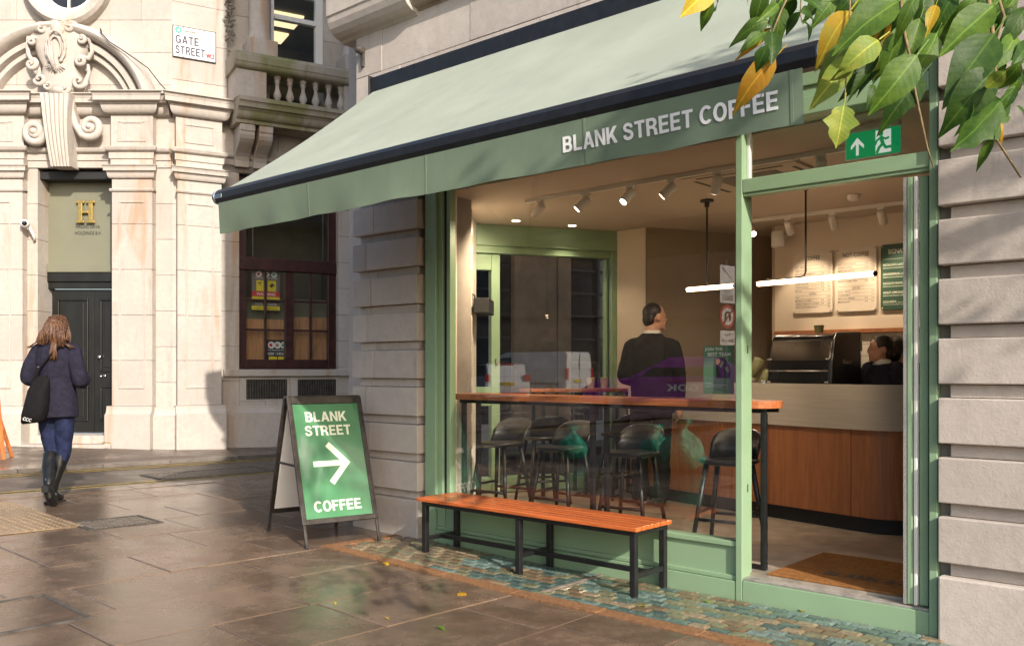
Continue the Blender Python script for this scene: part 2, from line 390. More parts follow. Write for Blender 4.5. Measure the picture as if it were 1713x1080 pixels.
MAT['coir'] = mat('coir_mat', (.30,.135,.045), .95, var=.2, vs_=40, bmp=.9, bs_=320, spec=.1)

def glass_mat(name, base=.05, dirt=.0, tint=(1,1,1)):
    m, nt, b = new_mat(name); nt.nodes.remove(b); out = nt.nodes['Material Output']
    lw = nd(nt, 'ShaderNodeLayerWeight'); lw.inputs['Blend'].default_value = .5
    fac = maths(nt, 'ADD', maths(nt, 'MULTIPLY', maths(nt, 'POWER', lw.outputs['Facing'], 5.0), .9), base, True)
    tr = nd(nt, 'ShaderNodeBsdfTransparent'); tr.inputs[0].default_value = (*tint, 1)
    gl = nd(nt, 'ShaderNodeBsdfGlossy'); gl.inputs['Roughness'].default_value = 0.0; gl.inputs['Color'].default_value = (1,1,1,1)
    mx = nd(nt, 'ShaderNodeMixShader'); nt.links.new(fac, mx.inputs[0]); nt.links.new(tr.outputs[0], mx.inputs[1]); nt.links.new(gl.outputs[0], mx.inputs[2])
    nt.links.new(mx.outputs[0], out.inputs[0]); return m
MAT['glass'] = glass_mat('shop_glass', .115, tint=(.93,.95,.93))
MAT['glass_thin'] = glass_mat('window_glass', .075, tint=(.9,.92,.9))

def fabric_mat(name, col, trans=.25):
    m, nt, b = new_mat(name); out = nt.nodes['Material Output']
    p = pos(nt); pst = pos(nt, (1,1,.3))
    c = mixc(nt, ramp(nt, noi(nt, p, 2.2, 5), .3, .7), mul(col, .93), mul(col, 1.05))
    c = mixc(nt, maths(nt, 'MULTIPLY', ramp(nt, noi(nt, pst, 7, 6, .7), .5, .8), .30), c, mul(col, .62))
    nt.links.new(c, b.inputs['Base Color']); b.inputs['Roughness'].default_value = .85; b.inputs['Specular IOR Level'].default_value = .25
    b.inputs['Sheen Weight'].default_value = .15
    h = maths(nt, 'ADD', noi(nt, p, 700, 2), maths(nt, 'MULTIPLY', noi(nt, p, 5, 3), 2.5)); bump(nt, b, h, .25, .004)
    t = nd(nt, 'ShaderNodeBsdfTranslucent'); nt.links.new(c, t.inputs[0])
    mx = nd(nt, 'ShaderNodeMixShader'); mx.inputs[0].default_value = trans
    nt.links.new(b.outputs[0], mx.inputs[1]); nt.links.new(t.outputs[0], mx.inputs[2]); nt.links.new(mx.outputs[0], out.inputs[0]); return m
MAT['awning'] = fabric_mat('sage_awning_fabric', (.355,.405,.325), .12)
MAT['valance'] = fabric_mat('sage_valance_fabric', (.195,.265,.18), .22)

def paving_mat(name, col, dark, rand=.22, wet=.5, rough_dry=.62, rough_wet=.16, bsc=1.0):
    m, nt, b = new_mat(name); p = pos(nt)
    big = noi(nt, p, .8, 6, .6, .4); mid = noi(nt, p, 5, 7, .65); fine = noi(nt, p, 70, 5, .7)
    c = mixc(nt, ramp(nt, mid, .3, .75), mul(col, 1.12), mul(col, .78))
    c = mixc(nt, maths(nt, 'MULTIPLY', ramp(nt, fine, .5, .78), .45), c, dark)
    wetf = ramp(nt, maths(nt, 'ADD', big, maths(nt, 'MULTIPLY', maths(nt, 'SUBTRACT', mid, .5), .5)), wet-.24, wet+.20)   # 1 = wet film
    c = mixc(nt, maths(nt, 'MULTIPLY', wetf, .50), c, mul(dark, 1.1))
    hv = nd(nt, 'ShaderNodeHueSaturation'); nt.links.new(c, hv.inputs['Color'])
    nt.links.new(maths(nt, 'ADD', maths(nt, 'MULTIPLY', rnd(nt), rand), 1-rand/2), hv.inputs['Value'])
    nt.links.new(hv.outputs[0], b.inputs['Base Color'])
    r = maths(nt, 'ADD', maths(nt, 'MULTIPLY', wetf, rough_wet-rough_dry), rough_dry)
    nt.links.new(maths(nt, 'ADD', r, maths(nt, 'MULTIPLY', maths(nt, 'SUBTRACT', fine, .5), .25), True), b.inputs['Roughness'])
    h = maths(nt, 'ADD', maths(nt, 'MULTIPLY', mid, 1.2), maths(nt, 'MULTIPLY', fine, .35)); bump(nt, b, h, .32*bsc, .006); return m
MAT['paving'] = paving_mat('wet_york_stone', (.200,.140,.098), (.062,.042,.029), .24, .44, .48, .15)
MAT['paving_far'] = paving_mat('far_pavement', (.15,.11,.085), (.05,.037,.028), .2, .5)
MAT['asphalt'] = paving_mat('wet_asphalt', (.115,.094,.076), (.036,.030,.026), .05, .48, .6, .25, 2.2)
MAT['grout'] = mat('dark_joint', (.018,.014,.011), .75, var=.3, vs_=30, bmp=.4)
MAT['kerb'] = paving_mat('granite_kerb', (.20,.175,.15), (.07,.06,.05), .25, .5)
MAT['tactile'] = paving_mat('buff_tactile_paving', (.30,.215,.13), (.11,.08,.05), .2, .52)
MAT['brass_strip'] = mat('rusty_concrete_edging', (.23,.115,.050), .72, var=.35, vs_=60, bmp=.6, bs_=200)
MAT['threshold'] = mat('worn_metal_threshold', (.36,.34,.31), .45, .2, var=.2, vs_=18, bmp=.2)
MAT['cement'] = mat('old_cement', (.23,.19,.15), .85, var=.3, vs_=18, bmp=.6, bs_=70)
def glass_tile(name, col, rough):
    m, nt, b = new_mat(name); p = pos(nt)
    c = mixc(nt, ramp(nt, noi(nt, p, 60, 5), .35, .7), mul(col, 1.2), mul(col, .65))
    nt.links.new(c, b.inputs['Base Color']); b.inputs['Roughness'].default_value = rough; b.inputs['Coat Weight'].default_value = .5; b.inputs['Coat Roughness'].default_value = .2
    bump(nt, b, noi(nt, p, 120, 4), .25, .003); return m
TILEM = [glass_tile('pavement_light_teal', (.090,.140,.122), .22), glass_tile('pavement_light_aqua', (.145,.205,.185), .2),
         glass_tile('pavement_light_olive', (.17,.165,.10), .3), glass_tile('pavement_light_brown', (.16,.115,.07), .4),
         glass_tile('pavement_light_sand', (.25,.195,.125), .45), glass_tile('pavement_light_deep', (.07,.11,.10), .2)]
def leaf_mat(name, col, col2, tr=.35):
    m, nt, b = new_mat(name); out = nt.nodes['Material Output']; p = pos(nt)
    c = mixc(nt, ramp(nt, noi(nt, p, 26, 5, .6), .42, .66), col, col2)
    tc = nd(nt, 'ShaderNodeTexCoord'); sx = nd(nt, 'ShaderNodeSeparateXYZ'); nt.links.new(tc.outputs['Object'], sx.inputs[0])
    axx = maths(nt, 'ABSOLUTE', sx.outputs[0]); vy = maths(nt, 'SUBTRACT', sx.outputs[1], maths(nt, 'MULTIPLY', axx, .75))
    saw = maths(nt, 'ABSOLUTE', maths(nt, 'SUBTRACT', maths(nt, 'FRACT', maths(nt, 'MULTIPLY', vy, 9.0)), .5))
    vein = maths(nt, 'MAXIMUM', ramp(nt, axx, .022, .006), maths(nt, 'MULTIPLY', ramp(nt, saw, .07, .02), .16))
    c = mixc(nt, maths(nt, 'MULTIPLY', vein, .55), c, mul(col2, 2.0))
    hv = nd(nt, 'ShaderNodeHueSaturation'); nt.links.new(c, hv.inputs['Color'])
    nt.links.new(maths(nt, 'ADD', maths(nt, 'MULTIPLY', rnd(nt), .5), .75), hv.inputs['Value'])
    nt.links.new(hv.outputs[0], b.inputs['Base Color']); b.inputs['Roughness'].default_value = .50; b.inputs['Specular IOR Level'].default_value = .32
    bump(nt, b, maths(nt, 'ADD', noi(nt, p, 90, 3), maths(nt, 'MULTIPLY', saw, .45)), .3, .003)
    t = nd(nt, 'ShaderNodeBsdfTranslucent'); nt.links.new(hv.outputs[0], t.inputs[0])
    mx = nd(nt, 'ShaderNodeMixShader'); mx.inputs[0].default_value = tr
    nt.links.new(b.outputs[0], mx.inputs[1]); nt.links.new(t.outputs[0], mx.inputs[2]); nt.links.new(mx.outputs[0], out.inputs[0]); return m
LEAFM = {'g': leaf_mat('green_leaf', (.062,.130,.014), (.105,.185,.022)), 'd': leaf_mat('dark_green_leaf', (.030,.078,.010), (.055,.115,.014)),
         'y': leaf_mat('yellow_leaf', (.52,.33,.020), (.40,.34,.035)), 'l': leaf_mat('lime_leaf', (.17,.24,.035), (.26,.28,.04)),
         'o': leaf_mat('amber_leaf', (.50,.25,.02), (.46,.30,.03))}
MAT['bark'] = mat('twig_bark', (.17,.12,.05), .7, var=.4, vs_=60, bmp=.4)
MAT['trunk'] = mat('tree_bark', (.14,.11,.08), .85, var=.4, vs_=12, bmp=.9, bs_=25, stretch=(1,1,.3), dist=.02)
MAT['tyre'] = mat('tyre_rubber', (.012,.012,.012), .8, var=.2)
MAT['car_white'] = mat('white_car_paint', (.72,.72,.72), .18, var=.02, coat=.6, rvar=.02)
MAT['car_purple'] = mat('purple_car_paint', (.34,.02,.42), .2, .2, var=.05, coat=.7, rvar=.02)
MAT['car_glass'] = mat('dark_car_glass', (.012,.014,.016), .06, var=.1, rvar=.02)
MAT['tail_red'] = mat('red_tail_lamp', (.55,.02,.02), .15, var=.05, rvar=.02)
MAT['plate'] = mat('yellow_number_plate', (.68,.46,.05), .4, var=.04)
MAT['bag_green'] = mat('green_polythene', (.03,.46,.29), .18, var=.35, vs_=14, bmp=1.0, bs_=22, rvar=.1, dist=.03)
MAT['brick_dark'] = mat('dark_brick', (.040,.030,.024), .85, var=.3, vs_=4, bmp=.3)
MAT['brown_panel'] = mat('tan_shutter', (.42,.25,.13), .7, var=.18, vs_=3)
MAT['dark_metal'] = mat('dark_shopfront_metal', (.026,.027,.030), .35, var=.2, vs_=6)
MAT['dark_glass'] = mat('dark_glazing', (.020,.022,.026), .08, var=.2, rvar=.02)
# ================================================================== GROUND
def clip(poly, a, b, c):                   # keep the side a*x + b*y <= c
    out = []
    for i, p in enumerate(poly):
        q = poly[(i+1) % len(poly)]
        dp = a*p[0]+b*p[1]-c; dq = a*q[0]+b*q[1]-c
        if dp <= 0: out.append(p)
        if dp*dq < 0:
            t = dp/(dp-dq); out.append((p[0]+(q[0]-p[0])*t, p[1]+(q[1]-p[1])*t))
    return out
def strip_sheet(name, mat_, rows, z):      # sheet through rows of (x, y) lists, following the slope of the ground
    mb = M(); n = len(rows[0])
    mb.add([(x, y, gz(x)+z) for r in rows for x, y in r],
           [(k*n+i, k*n+i+1, (k+1)*n+i+1, (k+1)*n+i) for k in range(len(rows)-1) for i in range(n-1)])
    o = obj(name, mb, mat_, recalc=False)
    me = o.data
    if me.polygons[0].normal.z < 0: me.flip_normals()
    return o
xs = [-450,-120,-60,-30,-15,-7,-3.5,0,4,15,60,450]; ys = [-450,-60,-15,0,15,60,450]
structure(strip_sheet('ground', MAT['asphalt'], [[(x, y) for y in ys] for x in xs], -.14))

ND = Vector((.66,.751)).normalized(); NN = Vector((-ND.y, ND.x)); N0 = Vector((-4.02,9.19))    # near edge of the side street
def roadpt(t, w): p = N0 + ND*t + NN*w; return (p.x, p.y)
TT = [-26,-16,-10,-7,-5,-3,-1.5,-.8,0,1.5,3,5,8,14]
ROADW = 1.78
road = structure(strip_sheet('road', MAT['asphalt'], [[roadpt(t, w) for w in (0,.6,1.2,ROADW)] for t in TT], -.010))
for w in (.16, .30, ROADW-.30, ROADW-.16):
    structure(strip_sheet('yellow_line', MAT['yellow_line'], [[roadpt(t, w-.025), roadpt(t, w+.025)] for t in TT], -.005))
far = structure(strip_sheet('far_pavement', MAT['paving_far'], [[roadpt(t, w) for w in (ROADW+.12,3,5,9)] for t in TT], .03))
# near pavement: a bed of dark joint and single flagstones on it
def uv(u, v): p = A0 + UU*u + VV*v; return (p.x, p.y)
def bed_poly():
    return None
bed = structure(strip_sheet('pavement', MAT['grout'], [[uv(u, v) for v in (-9,-6,-4,-2.5,-1.5,-.8,-.3,.3)] for u in [-9+.5*i for i in range(27)]], -.016))
bed2 = strip_sheet('pavement_bed', MAT['grout'], [[roadpt(t, w) for w in (-.02,-1.2,-2.6)] for t in (-7,-5,-3,-1.5,0,1.2,2.2,3.4,5)], -.020); structure(bed2)
c_road = NN.dot(N0)
slabs = []
rs = random.Random(3)
u = -8.2; row = 0
while u < 2.4:
    w = .60
    v = -6.5 + rs.uniform(0, .9)
    while v < 3.4:
        l = rs.choice((.62,.75,.85,.95,1.08))
        poly = [uv(u+.004, v+.004), uv(u+w-.004, v+.004), uv(u+w-.004, v+l-.004), uv(u+.004, v+l-.004)]
        poly = clip(poly, NN.x, NN.y, c_road-.005)
        cu, cv = u+w/2, v+l/2
        if u > -3.42:
            if v > -.02 and u > -3.42: poly = []
            elif u+w > -2.86: poly = clip(poly, VV.x, VV.y, A0.dot(VV)-.775) if u >= -2.86 else poly
            if poly and u < -2.86 or u < -2.6: poly = clip(poly, VV.x, VV.y, A0.dot(VV)-.01)
        if u > -2.0 and poly: poly = clip(poly, VV.x, VV.y, A0.dot(VV)-.775)
        if len(poly) >= 3:
            X = sum(p[0] for p in poly)/len(poly); Y = sum(p[1] for p in poly)/len(poly)
            if Y > 2.6 and abs(X/Y) < .85: slabs.append(poly)
        v += l
    u += w; row += 1
bound = MSI
def poly_piece(name, poly, z0, z1, mat_, parent, ins=.006):
    X = sum(p[0] for p in poly)/len(poly); Y = sum(p[1] for p in poly)/len(poly); n = len(poly)
    dz = rs.uniform(-.0015, .0025); tx, ty = rs.uniform(-.0015,.0015), rs.uniform(-.0015,.0015)
    def Z(p): return gz(p[0]) + dz + tx*(p[0]-X) + ty*(p[1]-Y)
    def inn(p, k):
        d = Vector((X-p[0], Y-p[1])); L = d.length; d /= max(L, 1e-6); return (p[0]+d.x*k, p[1]+d.y*k)
    lo = [(p[0]-X, p[1]-Y, Z(p)+z0) for p in poly]; mi = [(p[0]-X, p[1]-Y, Z(p)+z1-.004) for p in poly]
    hi = [(*(Vector(inn(p, ins))-Vector((X,Y))), Z(p)+z1) for p in poly]
    mb = M(); mb.add(lo+mi+hi, [tuple(range(2*n,3*n))] + [(k*n+i, k*n+(i+1)%n, (k+1)*n+(i+1)%n, (k+1)*n+i) for k in (0,1) for i in range(n)])
    o = obj(name, mb, mat_, parent); o.location = (X, Y, 0); return o
for pl in slabs:
    p = [MSI @ Vector((a, b, 0)) for a, b in pl]
    if max(q.x for q in p) > -2.88 and min(q.y for q in p) > -.775: continue
    poly_piece('flagstone', pl, -.03, 0, MAT['paving'], bed)
# kerb stones
def kerb(parent, w0, w1, z, t0, t1):
    t = t0
    while t < t1:
        l = rs.uniform(.75, 1.0)
        poly_piece('kerb_stone', [roadpt(t+.004, w0), roadpt(t+l-.004, w0), roadpt(t+l-.004, w1), roadpt(t+.004, w1)], -.12, z, MAT['kerb'], parent); t += l
kerb(road, -.02, .11, -.002, -5, 5.5); kerb(road, ROADW-.0, ROADW+.13, .035, -5, 5.5)
def gm(x, y, dz=0, base=MS):               # a local frame lying on the sloped ground, turned like the shop
    k = -.03 if -7 < x < 0 else 0.0
    a = Vector((base[0][0], base[1][0], k*base[0][0])); b = Vector((base[0][1], base[1][1], k*base[0][1])); n = a.cross(b).normalized()
    return Matrix(((a.x,b.x,n.x,x),(a.y,b.y,n.y,y),(a.z,b.z,n.z,gz(x)+dz),(0,0,0,1)))
# tactile paving
tm = M(); tm.add([(0,0,0),(.376,0,0),(.376,.376,0),(0,.376,0),(0,0,.007),(.376,0,.007),(.376,.376,.007),(0,.376,.007)],[(4,5,6,7),(0,1,5,4),(1,2,6,5),(2,3,7,6),(3,0,4,7)])
for i in range(6):
    for j in range(6):
        x, y = .031+i*.0628, .031+j*.0628
        for r0, r1, z0, z1 in ((.016,.009,.0065,.0125),):
            a = [(x+r0*math.cos(q*math.pi/3), y+r0*math.sin(q*math.pi/3), z0) for q in range(6)]; b = [(x+r1*math.cos(q*math.pi/3), y+r1*math.sin(q*math.pi/3), z1) for q in range(6)]
            tm.rings([a, b], False, True)
tme = tm.mesh('tactile_slab'); fix_normals(tme); tme.materials.append(MAT['tactile'])
for i in range(4):
    for j in range(4):
        p = uv(-6.18+i*.38, -3.22+j*.38)
        o = bpy.data.objects.new('tactile_slab', tme); link(o, bed); o.matrix_basis = gm(*p, .001)
# pavement lights: glass prism tiles with a rusty edging
strip = structure(strip_sheet('pavement_lights', MAT['grout'], [[uv(u, v) for v in (-.665,-.03)] for u in [-2.78+.25*i for i in range(18)]], -.006))
tms = []
TU, TV = .115, .079
for k in range(6):
    q = M(); g = .004; a, b = TU-g, TV-g
    q.add([(g,g,0),(a,g,0),(a,b,0),(g,b,0),(g,g,.006),(a,g,.006),(a,b,.006),(g,b,.006),(g+.012,g+.012,.0125),(a-.012,g+.012,.0125),(a-.012,b-.012,.0125),(g+.012,b-.012,.0125)],
          [(8,9,10,11)]+[(r*4+i, r*4+(i+1)%4, r*4+4+(i+1)%4, r*4+4+i) for r in (0,1) for i in range(4)])
    me = q.mesh('glass_tile'); fix_normals(me); me.materials.append(TILEM[k]); tms.append(me)
for j in range(8):
    for i in range(36):
        uu = -2.78 + (i + (.5 if j % 2 else 0))*TU
        if uu + TU > 1.30: continue
        p = uv(uu, -.662+j*TV)
        w = mnoise.noise(Vector((uu*1.6, j*.35, 2.0)))
        sel = [0,1,0,5,2,1] if w > 0.0 else [2,3,4,3,2,5]
        if uu < -1.9: sel = [3,4,2,3,4,3]
        o = bpy.data.objects.new('glass_tile', tms[rs.choice(sel)]); link(o, strip)
        mt = gm(*p, rs.uniform(-.002,.001)); mt = mt @ Matrix.Rotation(rs.uniform(-.02,.02), 4, 'X') @ Matrix.Rotation(rs.uniform(-.015,.015), 4, 'Y'); o.matrix_basis = mt
for u0 in [-2.87+.62*i for i in range(7)]:
    poly_piece('edging_stone', [uv(u0, -.775), uv(u0+.617, -.775), uv(u0+.617, -.668), uv(u0, -.668)], -.02, .008, MAT['brass_strip'], strip)
for v0, v1 in ((-.664,-.36),(-.356,-.03)):
    poly_piece('edging_stone', [uv(-2.87, v0), uv(-2.785, v0), uv(-2.785, v1), uv(-2.87, v1)], -.02, .006, MAT['brass_strip'], strip)
# a small grille set among the tiles and the crumbling cement along the shop front
mb = M(); gmx = gm(*uv(-.87,-.40))
mb.fr = gmx; mb.box(-.025,.0,-.24,.36,.0,.016); mb.box(.008,.03,-.24,.36,.0,.012)
obj('grating_bar', mb, MAT['cement'], strip)
cm = M()
for k in range(260):
    u0 = rs.uniform(-2.78, 1.13); p = uv(u0, rs.uniform(-.05,-.008)); r = rs.uniform(.005,.016); z = gz(p[0])
    cm.add([(p[0]+r*math.cos(a)*rs.uniform(.6,1.2), p[1]+r*math.sin(a)*rs.uniform(.6,1.2), z-.004) for a in (0,1.3,2.5,3.8,5)] + [(p[0], p[1], z+r*.8)], [(0,1,5),(1,2,5),(2,3,5),(3,4,5),(4,0,5)])
o = obj('cement_crumbs', cm, MAT['cement'], strip); o['kind'] = 'stuff'
# iron covers
def cover(name, label, fr, w, l, nx, ny, cat='manhole cover', bars=False):
    t = thing(name, label, cat, tuple(fr.translation))
    f = M(fr)
    for x0,x1,y0,y1 in ((-w/2,w/2,-l/2,-l/2+.025),(-w/2,w/2,l/2-.025,l/2),(-w/2,-w/2+.025,-l/2+.025,l/2-.025),(w/2-.025,w/2,-l/2+.025,l/2-.025)): f.box(x0,x1,y0,y1,-.01,.007)
    obj('frame', f, MAT['iron'], t, .002)
    p = M(fr); p.box(-w/2+.03,w/2-.03,-l/2+.03,l/2-.03,-.01,.002); plate = obj('plate', p, MAT['iron'], t)
    k = M(fr)
    for i in range(nx):
        for j in range(ny):
            x = -w/2+.05+(w-.1)*(i+.5)/nx; y = -l/2+.05+(l-.1)*(j+.5)/ny; a, b = (w-.1)/nx*.36, (l-.1)/ny*.30
            if (i+j) % 2 and not bars: a, b = a*.75, b*1.2
            k.box(x-a, x+a, y-b, y+b, .001, .007)
    o = obj('tread_pattern', k, MAT['iron_worn'], plate); o['kind'] = 'stuff'
    return t
x, y = at_z(193, 873, .10); cover('manhole_cover', 'rectangular cast iron manhole cover set in the wet paving beside the tactile slabs', gm(x, y), .44, .60, 9, 12)
x, y = at_z(355, 795, .07)
FRD = Matrix(((ND.x, NN.x, 0, 0),(ND.y, NN.y, 0, 0),(0,0,1,0),(0,0,0,1)))
g = gm(x, y, -.006, FRD); cover('drain_cover', 'long dark iron access cover in the road between the yellow lines', g, 1.5, .55, 22, 8)
x, y = at_z(8, 1030, .08); fr = gm(x, y)
t = thing('inspection_cover', 'flagstone-filled inspection cover with a rusty rim in the wet pavement', 'manhole cover', tuple(fr.translation))
f = M(fr)
for x0,x1,y0,y1 in ((-.31,.31,-.31,-.285),(-.31,.31,.285,.31),(-.31,-.285,-.285,.285),(.285,.31,-.285,.285)): f.box(x0,x1,y0,y1,-.01,.008)
obj('rim', f, MAT['iron'], t, .003); f = M(fr); f.box(-.28,.28,-.28,.28,-.01,.004); obj('stone_infill', f, MAT['paving'], t)

# fallen leaves
def leaf_mesh(name, mat_, n=6, curl=.18, fold=.25, width=.55, lobes=0, seed=0, drip=.25):
    rl = random.Random(seed); vs_, fs = [], []
    for i in range(n+1):
        t = i/n
        wd = width*.5*math.sin(math.pi*min(1, t**.80))*(1-.30*t) * (1 if not lobes else (1+.20*math.sin(t*math.pi*lobes*2)))
        if i == n: wd = .004
        if i == 0: wd = .02
        y = t; zc = -curl*(t-.2)**2 + rl.uniform(-.012,.012)
        for s in (-1,-.5,0,.5,1): vs_.append((s*wd*rl.uniform(.95,1.05), y, zc + fold*abs(s)*wd + (rl.uniform(-.012,.012) if s else 0)))
    for i in range(n):
        for k in range(4): fs.append((i*5+k, i*5+k+1, (i+1)*5+k+1, (i+1)*5+k))
    vs_ += [(-.012,0,0),(.012,0,0),(.008,-.28,.03),(-.008,-.28,.03)]; b = (n+1)*5; fs.append((b,b+1,b+2,b+3))
    me = bpy.data.meshes.new(name); me.from_pydata(vs_, [], fs); me.update(); me.materials.append(mat_)
    for p in me.polygons: p.use_smooth = True
    return me
LV = {k: [leaf_mesh('leaf', LEAFM[k], 7, .25+.25*q, .30-.12*q, (.56,.68,.62,.74)[q], 0, q+len(k)) for q in range(4)] for k in LEAFM}
LOB = {k: leaf_mesh('leaf', LEAFM[k], 12, .2, .2, .8, 3, 9) for k in LEAFM}
FALL = [(1342,1026,'y',.10,'bright yellow fallen leaf lying on the glass tiles below the doorway',1),
        (1178,1008,'l',.055,'pale green leaf on the glass tiles by the last bench leg',2),(1068,1018,'y',.05,'small yellowish leaf on the glass tiles beside the bench leg',0),
        (763,934,'o',.05,'small amber leaf under the bench on the tiles',1),(730,1043,'g',.06,'green leaf flat on the wet pavement away from the bench',2),
        (640,940,'y',.07,'curled straw-coloured leaf on the edging by the tiles',3),(1010,992,'y',.045,'little yellow leaf beside the grating bar on the tiles',0),
        (770,985,'o',.09,'long curled brown leaf lying across the orange edging',3),(644,1031,'y',.03,'tiny yellow leaf speck on the wet flagstones',0),
        (560,1008,'y',.035,'yellow leaf fragment on a wet flagstone near the sandwich board',1),(168,742,'y',.16,'yellow fallen leaves caught on the black door step',0),
        (112,754,'l',.14,'greenish leaf on the far pavement below the black door step',2)]
for k, (px, py, c, ln, lab, q) in enumerate(FALL):
    if py < 760:
        x, y = at_z(px, py, .21 if py > 750 else .29); z = (.225 if py > 750 else .30)
        y = min(y, 12.6)
    else:
        x, y = at_z(px, py, gz(-1.2) if px < 800 else 0); z = gz(x)+.014
    o = bpy.data.objects.new('fallen_leaf', LV[c][q]); COL.objects.link(o); tag(o, lab, 'leaf', 'fallen leaves')
    o.matrix_basis = Matrix.Translation((x, y, z)) @ Matrix.Rotation(rs.uniform(0,6.3), 4, 'Z') @ Matrix.Rotation(rs.uniform(-.1,.1), 4, 'X') @ Matrix.Scale(ln, 4)
# ================================================================== CORNER BUILDING (door front A, street front B)
K = 115.4
def ax(px): return (px-CX)/K
def az(py): return H + (YH-py)/K
FA = frame(0, 13.0, 1, 0)
CB = Vector((-4.935, 13.0)); BD = Vector((.866,.5)).normalized()
FB = frame(CB.x, CB.y, BD.x, BD.y)
def sB(px, d=0.0):
    k = (px-CX)/FPX; return (k*(CB.y-BD.x*d) - CB.x - BD.y*d)/(BD.x - BD.y*k)
def zB(px, py, d=0.0): return H + (YH-py)/FPX*(CB.y + BD.y*sB(px,d) - BD.x*d)
ST = MAT['stone']
corner = thing('corner_building', 'pale carved stone corner building with arched doorway and balcony across the side street', 'building', (-5.5, 13, .1))
JO = .0035
def ashlar(fr, s0, s1, d0, d1, z0, z1, hgt=.46, ln=.9, m=None, parent=corner, name='stone_block', seed=1, bev=.004):
    r = random.Random(seed); z = z0; k = 0
    nrow = max(1, round((z1-z0)/hgt)); hh = (z1-z0)/nrow
    for i in range(nrow):
        za, zb = z0+i*hh, z0+(i+1)*hh; s = s0; first = True
        ncol = max(1, round((s1-s0)/ln)); lw = (s1-s0)/ncol
        cuts = [s0] + [s0+lw*(j + (.5 if i % 2 and ncol > 1 else 0)) for j in range(1 if not (i % 2 and ncol > 1) else 0, ncol)] + [s1]
        for a, b in zip(cuts[:-1], cuts[1:]):
            if b-a < .02: continue
            mb = M(fr); mb.box(a+JO/2, b-JO/2, d0, d1 + r.uniform(-.001,.001), za+JO/2, zb-JO/2); obj(name, mb, m or ST, parent, bev, seg=1)
def band(fr, s0, s1, prof, name='moulding', m=None, parent=corner, ret=0.0):
    # prof: list of (d, z) from bottom to top of the outer face, closed back to d = -0.05
    pl = [(-.05, prof[0][1])] + list(prof) + [(-.05, prof[-1][1])]
    mb = M(fr)
    if ret:                                                        # mitred ends that step out with the profile
        n = len(pl); dmin = min(p[0] for p in prof)
        a = [(s0-(max(d, dmin)-dmin), d, z) for d, z in pl]; b = [(s1+(max(d, dmin)-dmin), d, z) for d, z in pl]
        mb.add(a+b, [tuple(range(n-1,-1,-1)), tuple(range(n,2*n))] + [(i,(i+1)%n,(i+1)%n+n,i+n) for i in range(n)])
    else: mb.prism_x(pl, s0, s1)
    o = obj(name, mb, m or ST, parent); auto_smooth(o, 30); return o
def arc(d0, z0, d1, z1, n=5, concave=True):       # quarter curve between two profile points
    out = []
    for i in range(n+1):
        t = i/n*math.pi/2
        out.append((d0+(d1-d0)*(1-math.cos(t)), z0+(z1-z0)*math.sin(t)) if concave else (d0+(d1-d0)*math.sin(t), z0+(z1-z0)*(1-math.cos(t))))
    return out
def cornice_prof(d, z0, z1, out):
    h = z1-z0
    return [(d, z0), (d+.02, z0)] + arc(d+.02, z0, d+out*.45, z0+h*.42, 5, False) + [(d+out*.5, z0+h*.42), (d+out*.5, z0+h*.5)] + [(d+out*.8, z0+h*.55), (d+out*.8, z0+h*.78)] + arc(d+out*.82, z0+h*.78, d+out, z0+h*.95, 4, True) + [(d+out, z1)]
def archi_prof(d, z0, z1):
    h = z1-z0
    return [(d,z0),(d,z0+h*.36),(d+.018,z0+h*.38),(d+.018,z0+h*.72),(d+.035,z0+h*.76)] + arc(d+.035,z0+h*.76,d+.075,z0+h*.93,4,False) + [(d+.08,z0+h*.93),(d+.08,z1)]
ZC1, ZC0, ZF0, ZA0 = az(163), az(196), az(250), az(281)
GZA = .10
DX0, DX1 = ax(63), ax(188)
# wall behind
ashlar(FA, ax(-130), ax(-62), -.5, 0, GZA, ZA0, .5, .7, seed=1)
ashlar(FA, ax(-62), DX0, -.5, 0, GZA, ZA0, .5, 1.3, seed=2)
ashlar(FA, DX1, CB.x, -.5, 0, GZA, ZA0, .5, 1.3, seed=3)
ashlar(FA, ax(-130), CB.x, -.5, 0, ZA0, ZC0, .6, 1.2, seed=4)
ashlar(FA, ax(-130), CB.x, -.5, -.02, ZC0, az(-130), .5, 1.0, seed=5)
# pilasters with sunk panels
def pilaster(fr, s0, s1, proj, z0, z1, zcap, name='pilaster', panel=True, seed=0):
    r = random.Random(seed); hh = (z1-z0)/5
    for i in range(5):
        mb = M(fr); mb.box(s0, s1, 0, proj, z0+i*hh+JO/2, z0+(i+1)*hh-JO/2); obj('pilaster_stone', mb, ST, corner, .005, seg=1)
    if panel:
        w = s1-s0; a, b = s0+w*.18, s1-w*.18; za, zb = z0+.25, z1-.32; e = .028
        for x0,x1,y0,y1 in ((a,b,za,za+e),(a,b,zb-e,zb),(a,a+e,za+e,zb-e),(b-e,b,za+e,zb-e)):
            mb = M(fr); mb.box(x0,x1,proj-.002,proj+.014,y0,y1); obj('panel_bead', mb, ST, corner, .006, seg=2)
    band(fr, s0, s1, [(proj+.0,z1-.19),(proj+.02,z1-.185),(proj+.03,z1-.165),(proj+.02,z1-.145),(proj,z1-.14)], 'necking', ret=1)
    band(fr, s0, s1, cornice_prof(proj, z1, zcap, .11), 'capital', ret=1)
PZ0 = .80
pilaster(FA, ax(-58), ax(46), .14, PZ0, az(302), ZA0-.003, seed=1)
pilaster(FA, ax(194), ax(261), .14, PZ0, az(302), ZA0-.003, seed=2)
